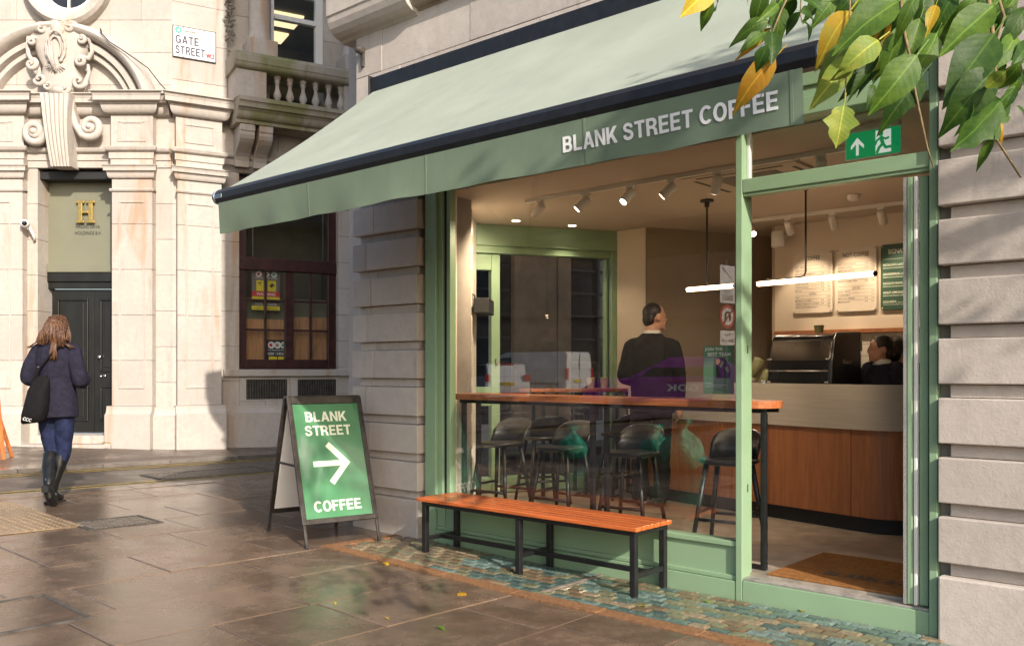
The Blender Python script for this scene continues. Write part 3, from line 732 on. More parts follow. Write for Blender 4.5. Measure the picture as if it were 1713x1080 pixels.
# bases
def base(fr, s0, s1, d, z1, name='plinth_stone'):
    mb = M(fr); pl = [(-.05,0),(d,0),(d,z1-.12)] + arc(d, z1-.12, d-.07, z1, 5, False) + [(-.05,z1)]
    mb.prism_x(pl, s0, s1); o = obj(name, mb, ST, corner); auto_smooth(o, 35)
base(FA, ax(-130), ax(-59), .16, PZ0-.02); base(FA, ax(-58), ax(50), .24, PZ0); base(FA, ax(187), ax(262), .24, PZ0); base(FA, ax(262.5), CB.x+.10, .15, PZ0-.02)
# entablature
band(FA, ax(-130), CB.x, archi_prof(.02, ZA0, ZF0), 'architrave')
band(FA, ax(-130), CB.x+.0, cornice_prof(.02, ZC0, ZC1, .22), 'cornice')
for s0, s1 in ((ax(-60), ax(48)), (ax(192), ax(262))):
    mb = M(FA); mb.box(s0, s1, .01, .135, ZF0+.001, ZC0-.001); obj('frieze_block', mb, ST, corner, .004, seg=1)
    band(FA, s0, s1, archi_prof(.14, ZA0+.001, ZF0), 'architrave', ret=1); band(FA, s0, s1, cornice_prof(.14, ZC0+.001, ZC1+.002, .22), 'cornice', ret=1)
    w = s1-s0
    for k, g in ((.16,.0),(.24,.012)):
        a, b, za, zb, e = s0+w*k, s1-w*k, ZF0+.08+g, ZC0-.09-g, .022
        for x0,x1,y0,y1 in ((a,b,za,za+e),(a,b,zb-e,zb),(a,a+e,za+e,zb-e),(b-e,b,za+e,zb-e)):
            mb = M(FA); mb.box(x0,x1,.13,.147,y0,y1); obj('panel_bead', mb, ST, corner, .005)
# arch over the door
acx, acz = ax(105), az(208)
def arch_ring(r0, r1, d0, d1, name, round_=False, a0=13, a1=167, n=44):
    rr = []
    if round_:
        rm, rw = (r0+r1)/2, (r1-r0)/2
        sec = [(rm+rw*math.cos(t), d0+(d1-d0)*max(0,math.sin(t))) for t in [math.pi*i/8 for i in range(9)]] + [(r0,-.05),(r1,-.05)]
    else: sec = [(r1,-.05),(r1,d1*.8),(r1-.02,d1),(r0+.02,d1),(r0,d0),(r0,-.05)]
    for i in range(n+1):
        t = R(a0+(a1-a0)*i/n); rr.append([(acx+r*math.cos(t), d, acz+r*math.sin(t)) for r, d in sec])
    mb = M(FA); mb.rings(rr); o = obj(name, mb, ST, corner); auto_smooth(o, 35); return o
arch_ring(1.24, 1.44, .05, .30, 'arch_hood', True)
arch_ring(1.12, 1.235, .08, .17, 'arch_moulding'); arch_ring(1.02, 1.115, .05, .11, 'arch_moulding')
# round window above
rcx, rcz = ax(116), az(-26)
def ring_y(mb, r0, r1, d0, d1, n=40, cx=0, cz=0):
    sec = [(r1,-.03),(r1,d1*.7),(r1-.04,d1),((r0+r1)/2+.02,d1*.92),(r0+.03,d0+.02),(r0,d0),(r0,-.03)]
    rr = [[(cx+r*math.cos(2*math.pi*i/n), d, cz+r*math.sin(2*math.pi*i/n)) for r, d in sec] for i in range(n)]
    m_ = len(sec); mb.add([p for r in rr for p in r], [(i*m_+k, i*m_+(k+1)%m_, ((i+1)%n)*m_+(k+1)%m_, ((i+1)%n)*m_+k) for i in range(n) for k in range(m_)])
rw = M(FA); ring_y(rw, .40, .625, .04, .17, 44, rcx, rcz); o = obj('round_window_surround', rw, ST, corner); auto_smooth(o, 35)
rw = M(FA); ring_y(rw, .345, .40, -.005, .03, 36, rcx, rcz); win = obj('round_window', rw, MAT['white'], corner)
mb = M(FA); mb.box(rcx-.015, rcx+.015, -.002, .025, rcz-.36, rcz+.36); obj('glazing_bar', mb, MAT['white'], win)
mb = M(FA); mb.lathe([(.36,-.012),(.36,-.008)], (rcx, 0, rcz), 36, 'y'); obj('pane', mb, MAT['dark_glass'], win)
# carved cartouche with fluted keystone
def volute(mb, cx, cz, d, r, turns, rad, start, sgn=1, n=34, tail=None):
    pts, rr = [], []
    for i in range(n+1):
        t = i/n; a = start + sgn*turns*2*math.pi*t; q = r*(1-t)**.85 + .004
        pts.append((cx+q*math.cos(a), d+.05*t, cz+q*math.sin(a))); rr.append(rad*(1-.55*t))
    if tail: pts = list(tail) + pts; rr = [rad*(.55+.45*i/len(tail)) for i in range(len(tail))] + rr
    mb.tube(pts, rr, 8)
kx0, kx1, kb0, kb1 = ax(88), ax(137), ax(99), ax(131); kz1, kz0 = az(168), az(284)
mb = M(FA); NF = 6; rr = []
for k in range(11):
    t = k/10; a = kx0+(kb0-kx0)*t**.7; b = kx1+(kb1-kx1)*t**.7; z = kz1+(kz0-kz1)*t; dd = .36 - .12*t + .05*math.sin(t*math.pi); ring = [(a,-.02,z)]
    for i in range(NF*6+1):
        q = i/(NF*6); ring.append((a+(b-a)*q, dd - .022*abs(math.cos(q*NF*math.pi))**.6*0 - .026*(math.sin(q*NF*math.pi))**2, z))
    ring.append((b,-.02,z)); rr.append(ring)
mb.rings(rr); cart = obj('keystone', mb, ST, corner); auto_smooth(cart, 50)
mb = M(FA)
volute(mb, ax(69), az(226), .17, .15, 1.6, .062, R(-60), -1, tail=[(ax(93), .20, az(190)), (ax(92), .2, az(205)), (ax(88), .19, az(228)), (ax(80), .18, az(240))])
volute(mb, ax(161), az(218), .17, .15, 1.6, .062, R(-120), 1, tail=[(ax(133), .22, az(172)), (ax(132), .22, az(190)), (ax(137), .2, az(215)), (ax(148), .19, az(232))])
for cx_, cz_ in ((69,226),(161,218)): mb.ell((ax(cx_), .22, az(cz_)), .05, .05, .05)
o = obj('bracket_scroll', mb, ST, cart, smooth=True)
# shield body
sh = M(FA)
prof = [(165,22),(150,30),(135,33),(118,30),(100,40),(85,45),(70,44),(60,36),(53,22)]
rr = []
for py, hw in prof:
    hwm = hw/K; z = az(py); ring = []
    for i in range(21):
        q = -1+2*i/20; ring.append((ax(111)+hwm*q, .14+.15*math.sqrt(max(0,1-q*q)), z))
    ring = [(ax(111)-hwm, -.02, z)] + ring + [(ax(111)+hwm, -.02, z)]; rr.append(ring)
sh.rings(rr); shield = obj('cartouche_shield', sh, ST, corner, smooth=True)
cw = M(FA)
w_ = [(ax(110)+.135*math.cos(t), .315-.02*abs(math.cos(t)), az(92)+.235*math.sin(t)) for t in [R(-60)+R(300)*i/30 for i in range(31)]]
cw.tube(w_, [.022+.006*math.sin(i*2.2) for i in range(31)], 7)
w_ = [(ax(110)+.085*math.cos(t), .315, az(94)+.17*math.sin(t)) for t in [R(-50)+R(280)*i/24 for i in range(25)]]; cw.tube(w_, .014, 6)
for k in range(9):
    a = R(200+k*16); cw.tube([(ax(110), .31, az(118)), (ax(110)+.16*math.cos(a), .295, az(118)+.14*math.sin(a))], [.018,.006], 5)
for (x0,y0,x1,y1) in ((100,78,110,130),(104,82,112,132),(96,84,108,126)): cw.tube([(ax(x0),.31,az(y0)),(ax((x0+x1)/2)-.01,.345,az((y0+y1)/2)),(ax(x1),.33,az(y1))], [.010,.02,.012], 6)
o = obj('cartouche_emblem', cw, ST, shield, smooth=True)
sc = M(FA)
def scr(px, py, r, turns, rad, start, sgn, tail): volute(sc, ax(px), az(py), .24, r/K, turns, rad/K, start, sgn, tail=[(ax(a), .2, az(b)) for a, b in tail])
scr(68, 118, 8, 1.3, 5.0, R(60), -1, [(60,70),(58,85),(60,100),(66,110)]); scr(85, 60, 9, 1.3, 5.2, R(180), -1, [(64,82),(66,72),(74,62)])
scr(82, 142, 9, 1.2, 4.6, R(200), 1, [(76,118),(78,128),(78,138)]); scr(97, 152, 7, 1.2, 4.0, R(160), 1, [(82,140),(86,152),(92,158)])
scr(150, 112, 8, 1.3, 5.0, R(120), 1, [(163,82),(165,95),(160,106)]); scr(132, 58, 9, 1.3, 5.2, R(0), 1, [(162,84),(158,70),(146,56)])
scr(146, 146, 10, 1.2, 4.6, R(-20), -1, [(158,116),(160,130),(155,142)]); scr(122, 158, 7, 1.2, 4.0, R(20), -1, [(140,140),(136,154),(128,160)])
scr(107, 56, 8, 1.2, 5.2, R(180), -1, [(98,72),(98,62)]); scr(120, 57, 8, 1.2, 5.2, R(0), 1, [(128,72),(128,62)])
scr(70, 80, 6, 1.2, 4.2, R(90), 1, [(80,64),(74,72)]); scr(150, 78, 6, 1.2, 4.2, R(90), -1, [(142,62),(148,70)])
sc.ell((ax(113), .26, az(62)), .11, .07, .10); sc.ell((ax(113), .25, az(160)), .10, .06, .06)
obj('cartouche_scroll', sc, ST, shield, smooth=True)
# doorway
dz0 = az(727)
for (a, b, d0, d1, z0, z1) in ((DX0-.14, DX1+.10, -.28, .30, .06, az(741)), (DX0+.02, DX1-.02, -.34, .12, az(741)+.001, dz0)):
    mb = M(FA); mb.box(a, b, d0, d1, z0, z1); obj('step', mb, ST, corner, .012)
mb = M(FA); mb.box(DX0, DX1, -.48, -.30, az(470), az(298)); fp = obj('name_panel', mb, MAT['sign_grey'], corner)
mb = M(FA); mb.box(DX0, DX1, -.31, -.245, az(452), az(438)); obj('panel_sill', mb, MAT['sign_grey'], corner, .008)
mb = M(FA); mb.box(DX0, DX1, -.32, -.26, az(468), az(452)-.002); mb.box(DX0, DX1, -.33, -.29, az(480), az(468)-.002); obj('door_lintel', mb, MAT['door_black'], corner, .006)
# soffit of the doorway, painted black
mb = M(FA); mb.box(DX0, DX1, -.48, -.06, az(298), az(283)-.02); obj('soffit_board', mb, MAT['black_matt'], corner)
mid = ax(139); dtop = az(480)-.004
def door_leaf(a, b):
    mb = M(FA); mb.box(a+.003, b-.003, -.40, -.35, dz0+.01, dtop); lf = obj('door', mb, MAT['door_black'], corner, .003)
    for z0, z1 in ((dz0+.18, az(646)), (az(622), dtop-.14)):
        m_ = .085 if b-a > .5 else .07; e = .03
        for x0,x1,y0,y1 in ((a+m_,b-m_,z0,z0+e),(a+m_,b-m_,z1-e,z1),(a+m_,a+m_+e,z0+e,z1-e),(b-m_-e,b-m_,z0+e,z1-e)):
            q = M(FA); q.box(x0,x1,-.351,-.328,y0,y1); obj('panel_moulding', q, MAT['door_black'], lf, .01)
        q = M(FA); q.box(a+m_+.07,b-m_-.07,-.351,-.338,z0+.07,z1-.07); obj('door_panel', q, MAT['door_black'], lf, .012)
    return lf
door_leaf(ax(66), mid); lf = door_leaf(mid, ax(205))
q = M(FA); q.lathe([(.0,0),(.022,0),(.022,.03),(.03,.045),(.02,.06),(.0,.062)], (ax(150), -.35, az(596)), 12, 'y'); obj('door_knob', q, MAT['chrome'], lf, smooth=True)
q = M(FA); q.lathe([(.0,0),(.02,0),(.02,.02),(.0,.022)], (ax(151), -.35, az(629)), 12, 'y'); q.lathe([(.0,0),(.02,0),(.02,.02),(.0,.022)], (ax(158), -.35, az(628)), 12, 'y'); obj('door_lock', q, MAT['chrome'], lf, smooth=True)
q = M(FA); q.box(ax(172)-.02, ax(172)+.0, -.36, -.34, dz0+.02, dtop); 
# gold letter and company name
hl = M(FA); hx0, hx1, hz0, hz1 = ax(113), ax(144.5), az(368), az(330); d0, d1 = -.265, -.245
w = hx1-hx0
for a, b, z0, z1 in ((hx0+.03,hx0+.09,hz0,hz1),(hx1-.09,hx1-.03,hz0,hz1),(hx0+.091,hx1-.091,(hz0+hz1)/2-.022,(hz0+hz1)/2+.022)): hl.box(a,b,d0,d1,z0,z1)
for a, b in ((hx0,hx0+.12),(hx1-.12,hx1)):
    for z0, z1 in ((hz0,hz0+.035),(hz1-.035,hz1)): hl.box(a,b,d0-.002,d1+.002,z0,z1)
hl.box(hx0+.05,hx0+.07,-.301,d0,hz0+.05,hz1-.05); hl.box(hx1-.07,hx1-.05,-.301,d0,hz0+.05,hz1-.05)
obj('gold_letter', hl, MAT['brass'], fp, .003)
tx = M(); mesh_into(tx, fit_text('HAGAG GAYA', ax(110), ax(151.5), 5.6/K, .012), wall_text(FA, 0, -.297, az(376.5))); mesh_into(tx, fit_text('HOLDINGS B.V.', ax(108.5), ax(154), 5.6/K, .012), wall_text(FA, 0, -.297, az(387.5)))
obj('lettering', tx, MAT['print_black'], fp, recalc=False)
# ---------------------------------------------------------------- street front B
ZL = 4.27
s_p = .70; w0, w1, wz0, wz1 = sB(402), sB(568), zB(485,617), ZL
ashlar(FB, 0.0, s_p, -.5, 0, GZA, ZA0, .5, 1.3, seed=11)
ashlar(FB, s_p, w0, -.5, -.06, GZA, ZL+.02, .5, 1.3, seed=12)
ashlar(FB, w1, 3.298, -.5, -.06, GZA, ZL+.02, .42, 1.3, seed=13)
ashlar(FB, w0, w1, -.5, -.06, GZA, wz0-.12, .4, .8, seed=14)
ashlar(FB, s_p, 3.298, -.5, -.06, ZL+.02, ZC0, .5, .9, seed=15)
pilaster(FB, .06, s_p-.02, .12, PZ0, az(302)+.0, ZA0-.003, seed=3)
base(FB, .03, s_p+.03, .22, PZ0); base(FB, s_p+.032, 3.299, .02, PZ0-.02)
ashlar(FB, 0, s_p, -.5, 0, ZA0, ZC0, .6, 1.3, seed=16)
ashlar(FB, 0, s_p+.1, -.5, -.02, ZC0, az(-130), .55, 1.3, seed=17)
mb = M(FB); mb.box(.04, s_p-.01, .01, .115, ZF0+.001, ZC0-.001); obj('frieze_block', mb, ST, corner, .004, seg=1)
band(FB, .04, s_p-.01, archi_prof(.12, ZA0+.001, ZF0), 'architrave', ret=1); band(FB, .04, s_p-.01, cornice_prof(.12, ZC0+.001, ZC1+.002, .22), 'cornice', ret=1)
a, b, za, zb, e = .16, s_p-.13, ZF0+.09, ZC0-.1, .022
for x0,x1,y0,y1 in ((a,b,za,za+e),(a,b,zb-e,zb),(a,a+e,za+e,zb-e),(b-e,b,za+e,zb-e)):
    mb = M(FB); mb.box(x0,x1,.11,.128,y0,y1); obj('panel_bead', mb, ST, corner, .005)
band(FB, s_p+.07, 3.298, archi_prof(-.05, ZL+.03, ZL+.28), 'architrave')
band(FB, s_p+.10, s_p+.35, cornice_prof(-.05, ZC0+.02, ZC1-.02, .14), 'cornice')
# sill and vents
mb = M(FB); mb.box(s_p+.04, 3.298, -.10, .0, wz0-.11, wz0-.004); obj('window_sill', mb, ST, corner, .008)
for p0, p1 in ((412,480),(498,562)):
    a, b = sB(p0,-.06), sB(p1,-.06); z0, z1 = zB((p0+p1)/2, 667, -.06), zB((p0+p1)/2, 634, -.06)
    g = M(FB); g.box(a, b, -.065, -.056, z0, z1); v_ = obj('vent', g, MAT['black_matt'], corner)
    g = M(FB)
    n = 16
    for i in range(n): x = a+(b-a)*(i+.5)/n; g.box(x-.006, x+.006, -.057, -.048, z0+.01, z1-.01)
    for i in range(8): z = z0+(z1-z0)*(i+.5)/8; g.box(a+.01, b-.01, -.0575, -.0525, z-.005, z+.005)
    obj('vent_grille', g, MAT['iron'], v_)
# maroon window
MB_ = MAT['mullion_brown']
wd = M(FB); D0, D1 = -.26, -.17
trz0, trz1 = zB(485,452,-.2), zB(485,438,-.2)
bars = [(w0,w0+.13,wz0+.005,wz1),(w1-.13,w1,wz0+.005,wz1),(w0+.131,w1-.131,wz0+.005,wz0+.15),(w0+.131,w1-.131,wz1-.16,wz1)]
win = thing('sash_window', 'tall maroon timber window with small panes and yellow warning posters', 'window', (0,0,0)); bpy.data.objects.remove(win)
mb = M(FB)
for a,b,z0,z1 in bars: mb.box(a,b,D0,D1,z0,z1)
win = obj('window_frame', mb, MB_, corner, .006)
mb = M(FB); mb.box(w0-.0+.002, w1-.002, D0, D1+.035, trz0-.03, trz1+.03); obj('transom', mb, MB_, win, .008)
mc = (w0+w1)/2+.02
mb = M(FB); mb.box(mc-.07, mc+.07, D0+.01, D1-.005, wz0+.151, trz0-.031); obj('mullion', mb, MB_, win, .006)
lo0, lo1 = wz0+.15, trz0-.03
for a, b in ((w0+.13, mc-.07), (mc+.07, w1-.13)):
    mb = M(FB); mb.box((a+b)/2-.018,(a+b)/2+.018,D0+.02,D1-.02,lo0,lo1); obj('glazing_bar', mb, MB_, win, .004)
    for k in (1,2):
        z = lo0+(lo1-lo0)*k/3; mb = M(FB); mb.box(a,b,D0+.022,D1-.022,z-.016,z+.016); obj('glazing_bar', mb, MB_, win, .004)
    for i in range(2):
        for k in range(3):
            x0, x1 = (a,(a+b)/2-.018) if i == 0 else ((a+b)/2+.018,b); z0 = lo0+(lo1-lo0)*k/3+.016; z1 = lo0+(lo1-lo0)*(k+1)/3-.016
            mb = M(FB); mb.quad((x0,-.215,z0),(x1,-.215,z0),(x1,-.215,z1),(x0,-.215,z1)); obj('pane', mb, MAT['glass_thin'], win)
mb = M(FB); mb.quad((w0+.13,-.215,trz1+.03),(w1-.13,-.215,trz1+.03),(w1-.13,-.215,wz1-.16),(w0+.13,-.215,wz1-.16)); obj('pane', mb, MAT['glass_thin'], win)
for px in (423,540):
    x = sB(px,-.23); mb = M(FB); mb.box(x-.006,x+.006,-.245,-.225,trz1+.05,wz1-.2); obj('blind_cord', mb, MAT['print_grey'], win)
# boarding behind the panes, dark room behind the upper light
bz = zB(485, 535, -.33)
for i, (a, b) in enumerate(((w0+.05, mc-.02), (mc-.015, w1-.03))):
    for k, (z0, z1) in enumerate(((wz0+.05, wz0+.62), (wz0+.625, bz + (0.05 if i else 0)))):
        mb = M(FB); mb.box(a, b, -.36-.004*k, -.335, z0, z1); obj('plywood_board', mb, MAT['ply'], corner)
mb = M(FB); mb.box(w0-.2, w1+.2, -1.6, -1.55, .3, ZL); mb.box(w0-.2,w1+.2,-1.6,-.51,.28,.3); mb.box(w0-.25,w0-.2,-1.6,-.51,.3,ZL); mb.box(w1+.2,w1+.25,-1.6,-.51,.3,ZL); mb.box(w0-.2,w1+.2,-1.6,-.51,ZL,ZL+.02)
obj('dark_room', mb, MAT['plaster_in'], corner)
mb = M(FB); mb.box(w0+.05, w1-.03, -.43, -.41, bz, zB(485,500,-.4)); obj('grey_board', mb, MAT['sign_grey'], corner)
# warning posters behind the panes
def poster(px0, px1, py0, py1, label, big=True):
    a, b = sB(px0,-.25), sB(px1,-.25); pm = (px0+px1)/2; Z = lambda y: zB(pm, y, -.25)
    t = thing('warning_poster', label, 'poster', tuple(FB @ Vector(((a+b)/2,-.25,Z(py1)))))
    q = M(FB); q.box(a,b,-.252,-.249,Z(py1),Z(py0)); obj('poster_sheet', q, MAT['print_grey'] if big else MAT['print_black'], t)
    return t, a, b, Z
def prect(t, nm, a, b, z0, z1, m_, d=-.247):
    q = M(FB); q.box(a,b,d-.001,d+.001,z0,z1); return obj(nm, q, m_, t)
def pdots(t, a, b, z, r, d=-.2455):
    for k, m_ in enumerate((MAT['print_red'], MAT['brown_panel'], MAT['print_teal'])):
        x = a+(b-a)*(k+.5)/3
        q = M(FB); q.lathe([(r,0),(r,.0012)], (x, d, z), 16, 'y'); o = obj('logo_ring', q, MAT['print_white'], t)
        q = M(FB); q.lathe([(r*.5,0),(r*.5,.002)], (x-r*.15, d, z), 12, 'y'); obj('logo_dot', q, m_, t)
def ptext(t, s, a, b, z, h, m_, d=-.2445, bold=.01):
    q = M(); mesh_into(q, fit_text(s, a, b, h, bold), wall_text(FB, 0, d, z)); obj('lettering', q, m_, t, recalc=False)
def cctv_icon(t, a, b, z0, z1):
    w, h = b-a, z1-z0; q = M(FB); q.prism_y([(a+w*.25,z0+h*.62),(a+w*.62,z0+h*.78),(a+w*.58,z0+h*.88),(a+w*.2,z0+h*.72)], -.2455,-.2445); q.prism_y([(a+w*.45,z0+h*.62),(a+w*.55,z0+h*.62),(a+w*.55,z0+h*.5),(a+w*.45,z0+h*.5)],-.2455,-.2445); obj('camera_icon', q, MAT['print_black'], t)
def dog_icon(t, a, b, z0, z1):
    w, h = b-a, z1-z0; q = M(FB); q.prism_y([(a+w*x,z0+h*y) for x,y in ((.1,.55),(.35,.62),(.55,.82),(.62,.68),(.85,.6),(.8,.5),(.6,.48),(.55,.3),(.4,.35),(.3,.45))],-.2455,-.2445); obj('dog_icon', q, MAT['print_black'], t)
t, a, b, Z = poster(421, 468, 454, 519, 'upper yellow and red warning poster behind the maroon window panes')
pdots(t, a+.05, b-.03, Z(459), .045); ptext(t, 'First Response Group', a+.06, b-.04, Z(467), .03, MAT['print_white'])
prect(t,'yellow_panel', a+.07, a+.20, Z(487), Z(469), MAT['print_yellow']); prect(t,'yellow_panel', b-.19, b-.06, Z(487), Z(469), MAT['print_yellow'])
cctv_icon(t, a+.07, a+.2, Z(487), Z(469)); dog_icon(t, b-.19, b-.06, Z(487), Z(469))
prect(t,'red_band', a, b, Z(496), Z(487.5), MAT['print_red']); ptext(t, 'WARNING', a+.07, b-.07, Z(494.5), .048, MAT['print_white'], bold=.02)
prect(t,'yellow_band', a, b, Z(503), Z(496.3), MAT['print_yellow']); prect(t,'yellow_band', a, b, Z(518.5), Z(512), MAT['print_yellow'])
ptext(t, 'www.firstresponsegroup.com', a+.03, b-.03, Z(517), .026, MAT['print_black'], bold=.005); ptext(t, '0330 1245650', a+.05, b-.05, Z(510), .026, MAT['print_white'], bold=.005)
t, a, b, Z = poster(442, 480, 568, 604, 'lower black and yellow warning poster standing at the bottom of the maroon window', False)
pdots(t, a+.06, b-.0, Z(577), .055); ptext(t, 'First Response Group', a+.05, b-.01, Z(587), .03, MAT['print_white']); ptext(t, '0330 1245650', a+.05, b-.01, Z(593.5), .042, MAT['print_white'], bold=.014)
prect(t,'yellow_panel', a+.07, a+.20, Z(604), Z(596), MAT['print_yellow']); prect(t,'yellow_panel', a+.215, b-.0, Z(604), Z(596), MAT['print_yellow'])
# ---------------------------------------------------------------- balcony
SC = MAT['stone']; PR = .52
bs0, bs1 = sB(398, PR), sB(640, PR)
zr1, zr0, zf1, zf0 = zB(430,90,PR), zB(430,118,PR), zB(430,166,PR), zB(430,205,PR)
band(FB, bs0, bs1, [(PR-.10,zf0),(PR-.10,zf0+.05)] + arc(PR-.10,zf0+.05,PR-.01,zf0+.16,5,False) + [(PR+.0,zf0+.16),(PR+.02,zf0+.19),(PR+.06,zf0+.20)] + arc(PR+.06,zf0+.2,PR+.1,zf0+.28,4,True) + [(PR+.10,zf1)], 'balcony_floor', m=MAT['stone_moss'])
mb = M(FB); mb.box(bs0-.02, bs0+.42, -.04, PR-.02, zf1, zr0); ped = obj('balcony_pedestal', mb, ST, corner, .01)
mb = M(FB); a = sB(577,PR); mb.box(a, a+.6, PR-.22, PR-.02, zf1, zr0); obj('balcony_pedestal', mb, ST, corner, .01)
band(FB, bs0-.06, bs1, [(PR-.02,zr0),(PR+.0,zr0+.01)] + arc(PR,zr0+.01,PR+.05,zr0+.09,4,False) + [(PR+.06,zr0+.09),(PR+.06,zr1-.05)] + arc(PR+.06,zr1-.05,PR+.02,zr1,4,False), 'balcony_rail', m=MAT['stone_moss'])
bh = zr0-zf1
bp = [(.055,0),(.055,.07),(.042,.075),(.042,.10),(.030,.13),(.036,.17),(.058,.26),(.060,.32),(.050,.40),(.034,.52),(.027,.62),(.030,.72),(.042,.76),(.042,.80),(.032,.82),(.045,.88),(.052,.90),(.052,1.0)]
bl = M(); bl.lathe([(r, h*bh) for r, h in bp], (0,0,0), 14); bme = bl.mesh('baluster'); fix_normals(bme); bme.materials.append(ST)
for p in bme.polygons: p.use_smooth = True
for px in (464, 485, 507, 528, 549.5, 570):
    s = sB(px, PR-.12); o = bpy.data.objects.new('baluster', bme); link(o, corner)
    o.matrix_basis = corner.matrix_basis.inverted() @ Matrix.Translation(FB @ Vector((s, PR-.12, zf1))); o.matrix_parent_inverse = Matrix.Identity(4)
def console(p0, p1):
    a, b = sB(p0, .35), sB(p1, .35); zt = zf0-.002; pl = [(-.05,zt),(PR-.12,zt),(PR-.12,zt-.10)]
    for i in range(9): t = i/8; pl.append((PR-.14-.36*t + .06*math.sin(t*math.pi*2), zt-.10-.42*t))
    pl += [(.02,zt-.56),(-.05,zt-.56)]
    mb = M(FB); mb.prism_x(pl, a, b); o = obj('console', mb, ST, corner, .012)
console(401, 426); console(433, 456)
mb = M(FB); mb.box(bs0, bs1, -.05, .05, zr1-.02, zr1+.0); 
# upper storey
ashlar(FB, s_p+.1, sB(452,-.1), -.5, -.10, ZC0, az(-130), .6, 1.3, seed=21)
ashlar(FB, sB(540,-.15), sB(640,-.15), -.5, -.12, ZC0+.3, az(-130), .6, 1.3, m=MAT['stone_shop'], seed=22)
cs = sB(434, .12); mb = M(FB); zb_ = zB(434,62,.12)
mb.box(cs-.20, cs+.22, -.12, .34, zr1-.02, zb_-.10)
o = obj('column_pedestal', mb, ST, corner, .01)
mb = M(FB); mb.lathe([(.185,zb_-.10),(.185,zb_-.06),(.17,zb_-.05),(.17,zb_-.02),(.158,zb_),(.150,zb_+.05),(.148,zb_+1.6)], (cs,.12,0), 22); o = obj('column', mb, ST, corner); auto_smooth(o, 35)
cs = sB(592, .12); mb = M(FB); zb2 = zB(592,88,.12); mb.box(cs-.22, cs+.3, -.12, .34, zr1-.02, zb2-.12); obj('column_pedestal', mb, MAT['stone_shop'], corner, .01)
mb = M(FB); mb.lathe([(.2,zb2-.12),(.2,zb2-.06),(.18,zb2-.04),(.165,zb2+.03),(.15,zb2+.1),(.148,zb2+1.8)], (cs,.12,0), 22); o = obj('column', mb, MAT['stone_shop'], corner); auto_smooth(o, 35)
a, b = sB(452,-.2), sB(539,-.2); uz0, uz1 = zB(500,118,-.2), az(-130); um = zB(500,36,-.2)
mb = M(FB)
mb.box(a,a+.05,-.26,-.16,uz0,uz1); mb.box(b-.12,b,-.26,-.16,uz0,uz1); mb.box(a+.051,b-.121,-.26,-.17,uz0,uz0+.06); mb.box(a+.051,b-.121,-.25,-.15,um-.045,um+.03)
uw = obj('upper_window', mb, MAT['white'], corner, .006)
mb = M(FB); mb.quad((a+.05,-.22,uz0+.06),(b-.12,-.22,uz0+.06),(b-.12,-.22,um-.045),(a+.05,-.22,um-.045)); obj('pane', mb, MAT['glass_thin'], uw)
mb = M(FB); mb.quad((a+.05,-.20,um+.03),(b-.12,-.20,um+.03),(b-.12,-.20,uz1),(a+.05,-.20,uz1)); obj('pane', mb, MAT['glass_thin'], uw)
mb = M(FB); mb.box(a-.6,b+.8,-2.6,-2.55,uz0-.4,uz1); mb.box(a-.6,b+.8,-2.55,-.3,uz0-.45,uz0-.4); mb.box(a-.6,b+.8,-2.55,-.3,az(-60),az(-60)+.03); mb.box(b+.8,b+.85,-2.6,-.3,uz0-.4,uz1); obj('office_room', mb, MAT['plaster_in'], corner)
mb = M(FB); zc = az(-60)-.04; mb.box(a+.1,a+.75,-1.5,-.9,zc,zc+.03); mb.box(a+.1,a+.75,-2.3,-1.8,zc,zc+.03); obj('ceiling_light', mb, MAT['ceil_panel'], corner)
# carved fruit drop between column and street sign
fd = M(FB); rf = random.Random(5); fs = sB(383,-.02); 
for k in range(90):
    py = rf.uniform(-25, 70); wv = .075*(1-.35*abs(((py/24) % 1)-.5)*2)
    zz = zB(383, py, -.02); a = rf.uniform(0, 6.28); r = rf.uniform(.012,.026)
    fd.ell((fs+rf.uniform(-wv,wv), -.02+rf.uniform(.0,.05), zz), r, r*.9, r*rf.uniform(.8,1.6), 7, 5, Matrix.Rotation(a, 3, 'Y'))
o = obj('carved_fruit_drop', fd, MAT['stone_dark'], corner, smooth=True); o['kind'] = 'stuff'
# cable running over the arch and down to the cornice
cb = M(FA); cb.tube([(ax(x), d, az(y)) for x, y, d in ((175,56,.1),(184,62,.31),(187,70,.32),(200,84,.33),(222,98,.33),(245,114,.33),(262,126,.3),(275,146,.16),(285,158,.06),(296,166,.2))], .008, 6); obj('cable', cb, MAT['black_matt'], corner, smooth=True)

# street name plate
def sgn(px, d=.012): return sB(px, d)
p_tl, p_tr, p_bl, p_br = (289,41), (361.5,52), (289,94), (360.5,103)
sx0, sx1 = sgn(289), sgn(361.5); zt, zb_ = zB(289,41,.012), zB(289,94,.012)
t = thing('street_sign', 'white street name plate reading GATE STREET WC2 on the pale corner wall', 'street sign', tuple(FB @ Vector(((sx0+sx1)/2, .012, zb_))))
mb = M(FB); mb.box(sx0, sx1, -.02, .004, zb_, zt); obj('border', mb, MAT['print_black'], t)
mb = M(FB); mb.box(sx0+.012, sx1-.012, -.018, .008, zb_+.012, zt-.012); obj('plate', mb, MAT['white'], t)
hgt = zt-zb_; wdt = sx1-sx0
q = M(); mesh_into(q, heavy('GATE', sx0+wdt*.06, sx0+wdt*.60, hgt*.26, .12), wall_text(FB,0,.0105,zb_+hgt*.44)); mesh_into(q, heavy('STREET', sx0+wdt*.06, sx0+wdt*.74, hgt*.26, .12), wall_text(FB,0,.0105,zb_+hgt*.11)); obj('lettering', q, MAT['print_navy'], t, recalc=False)
q = M()
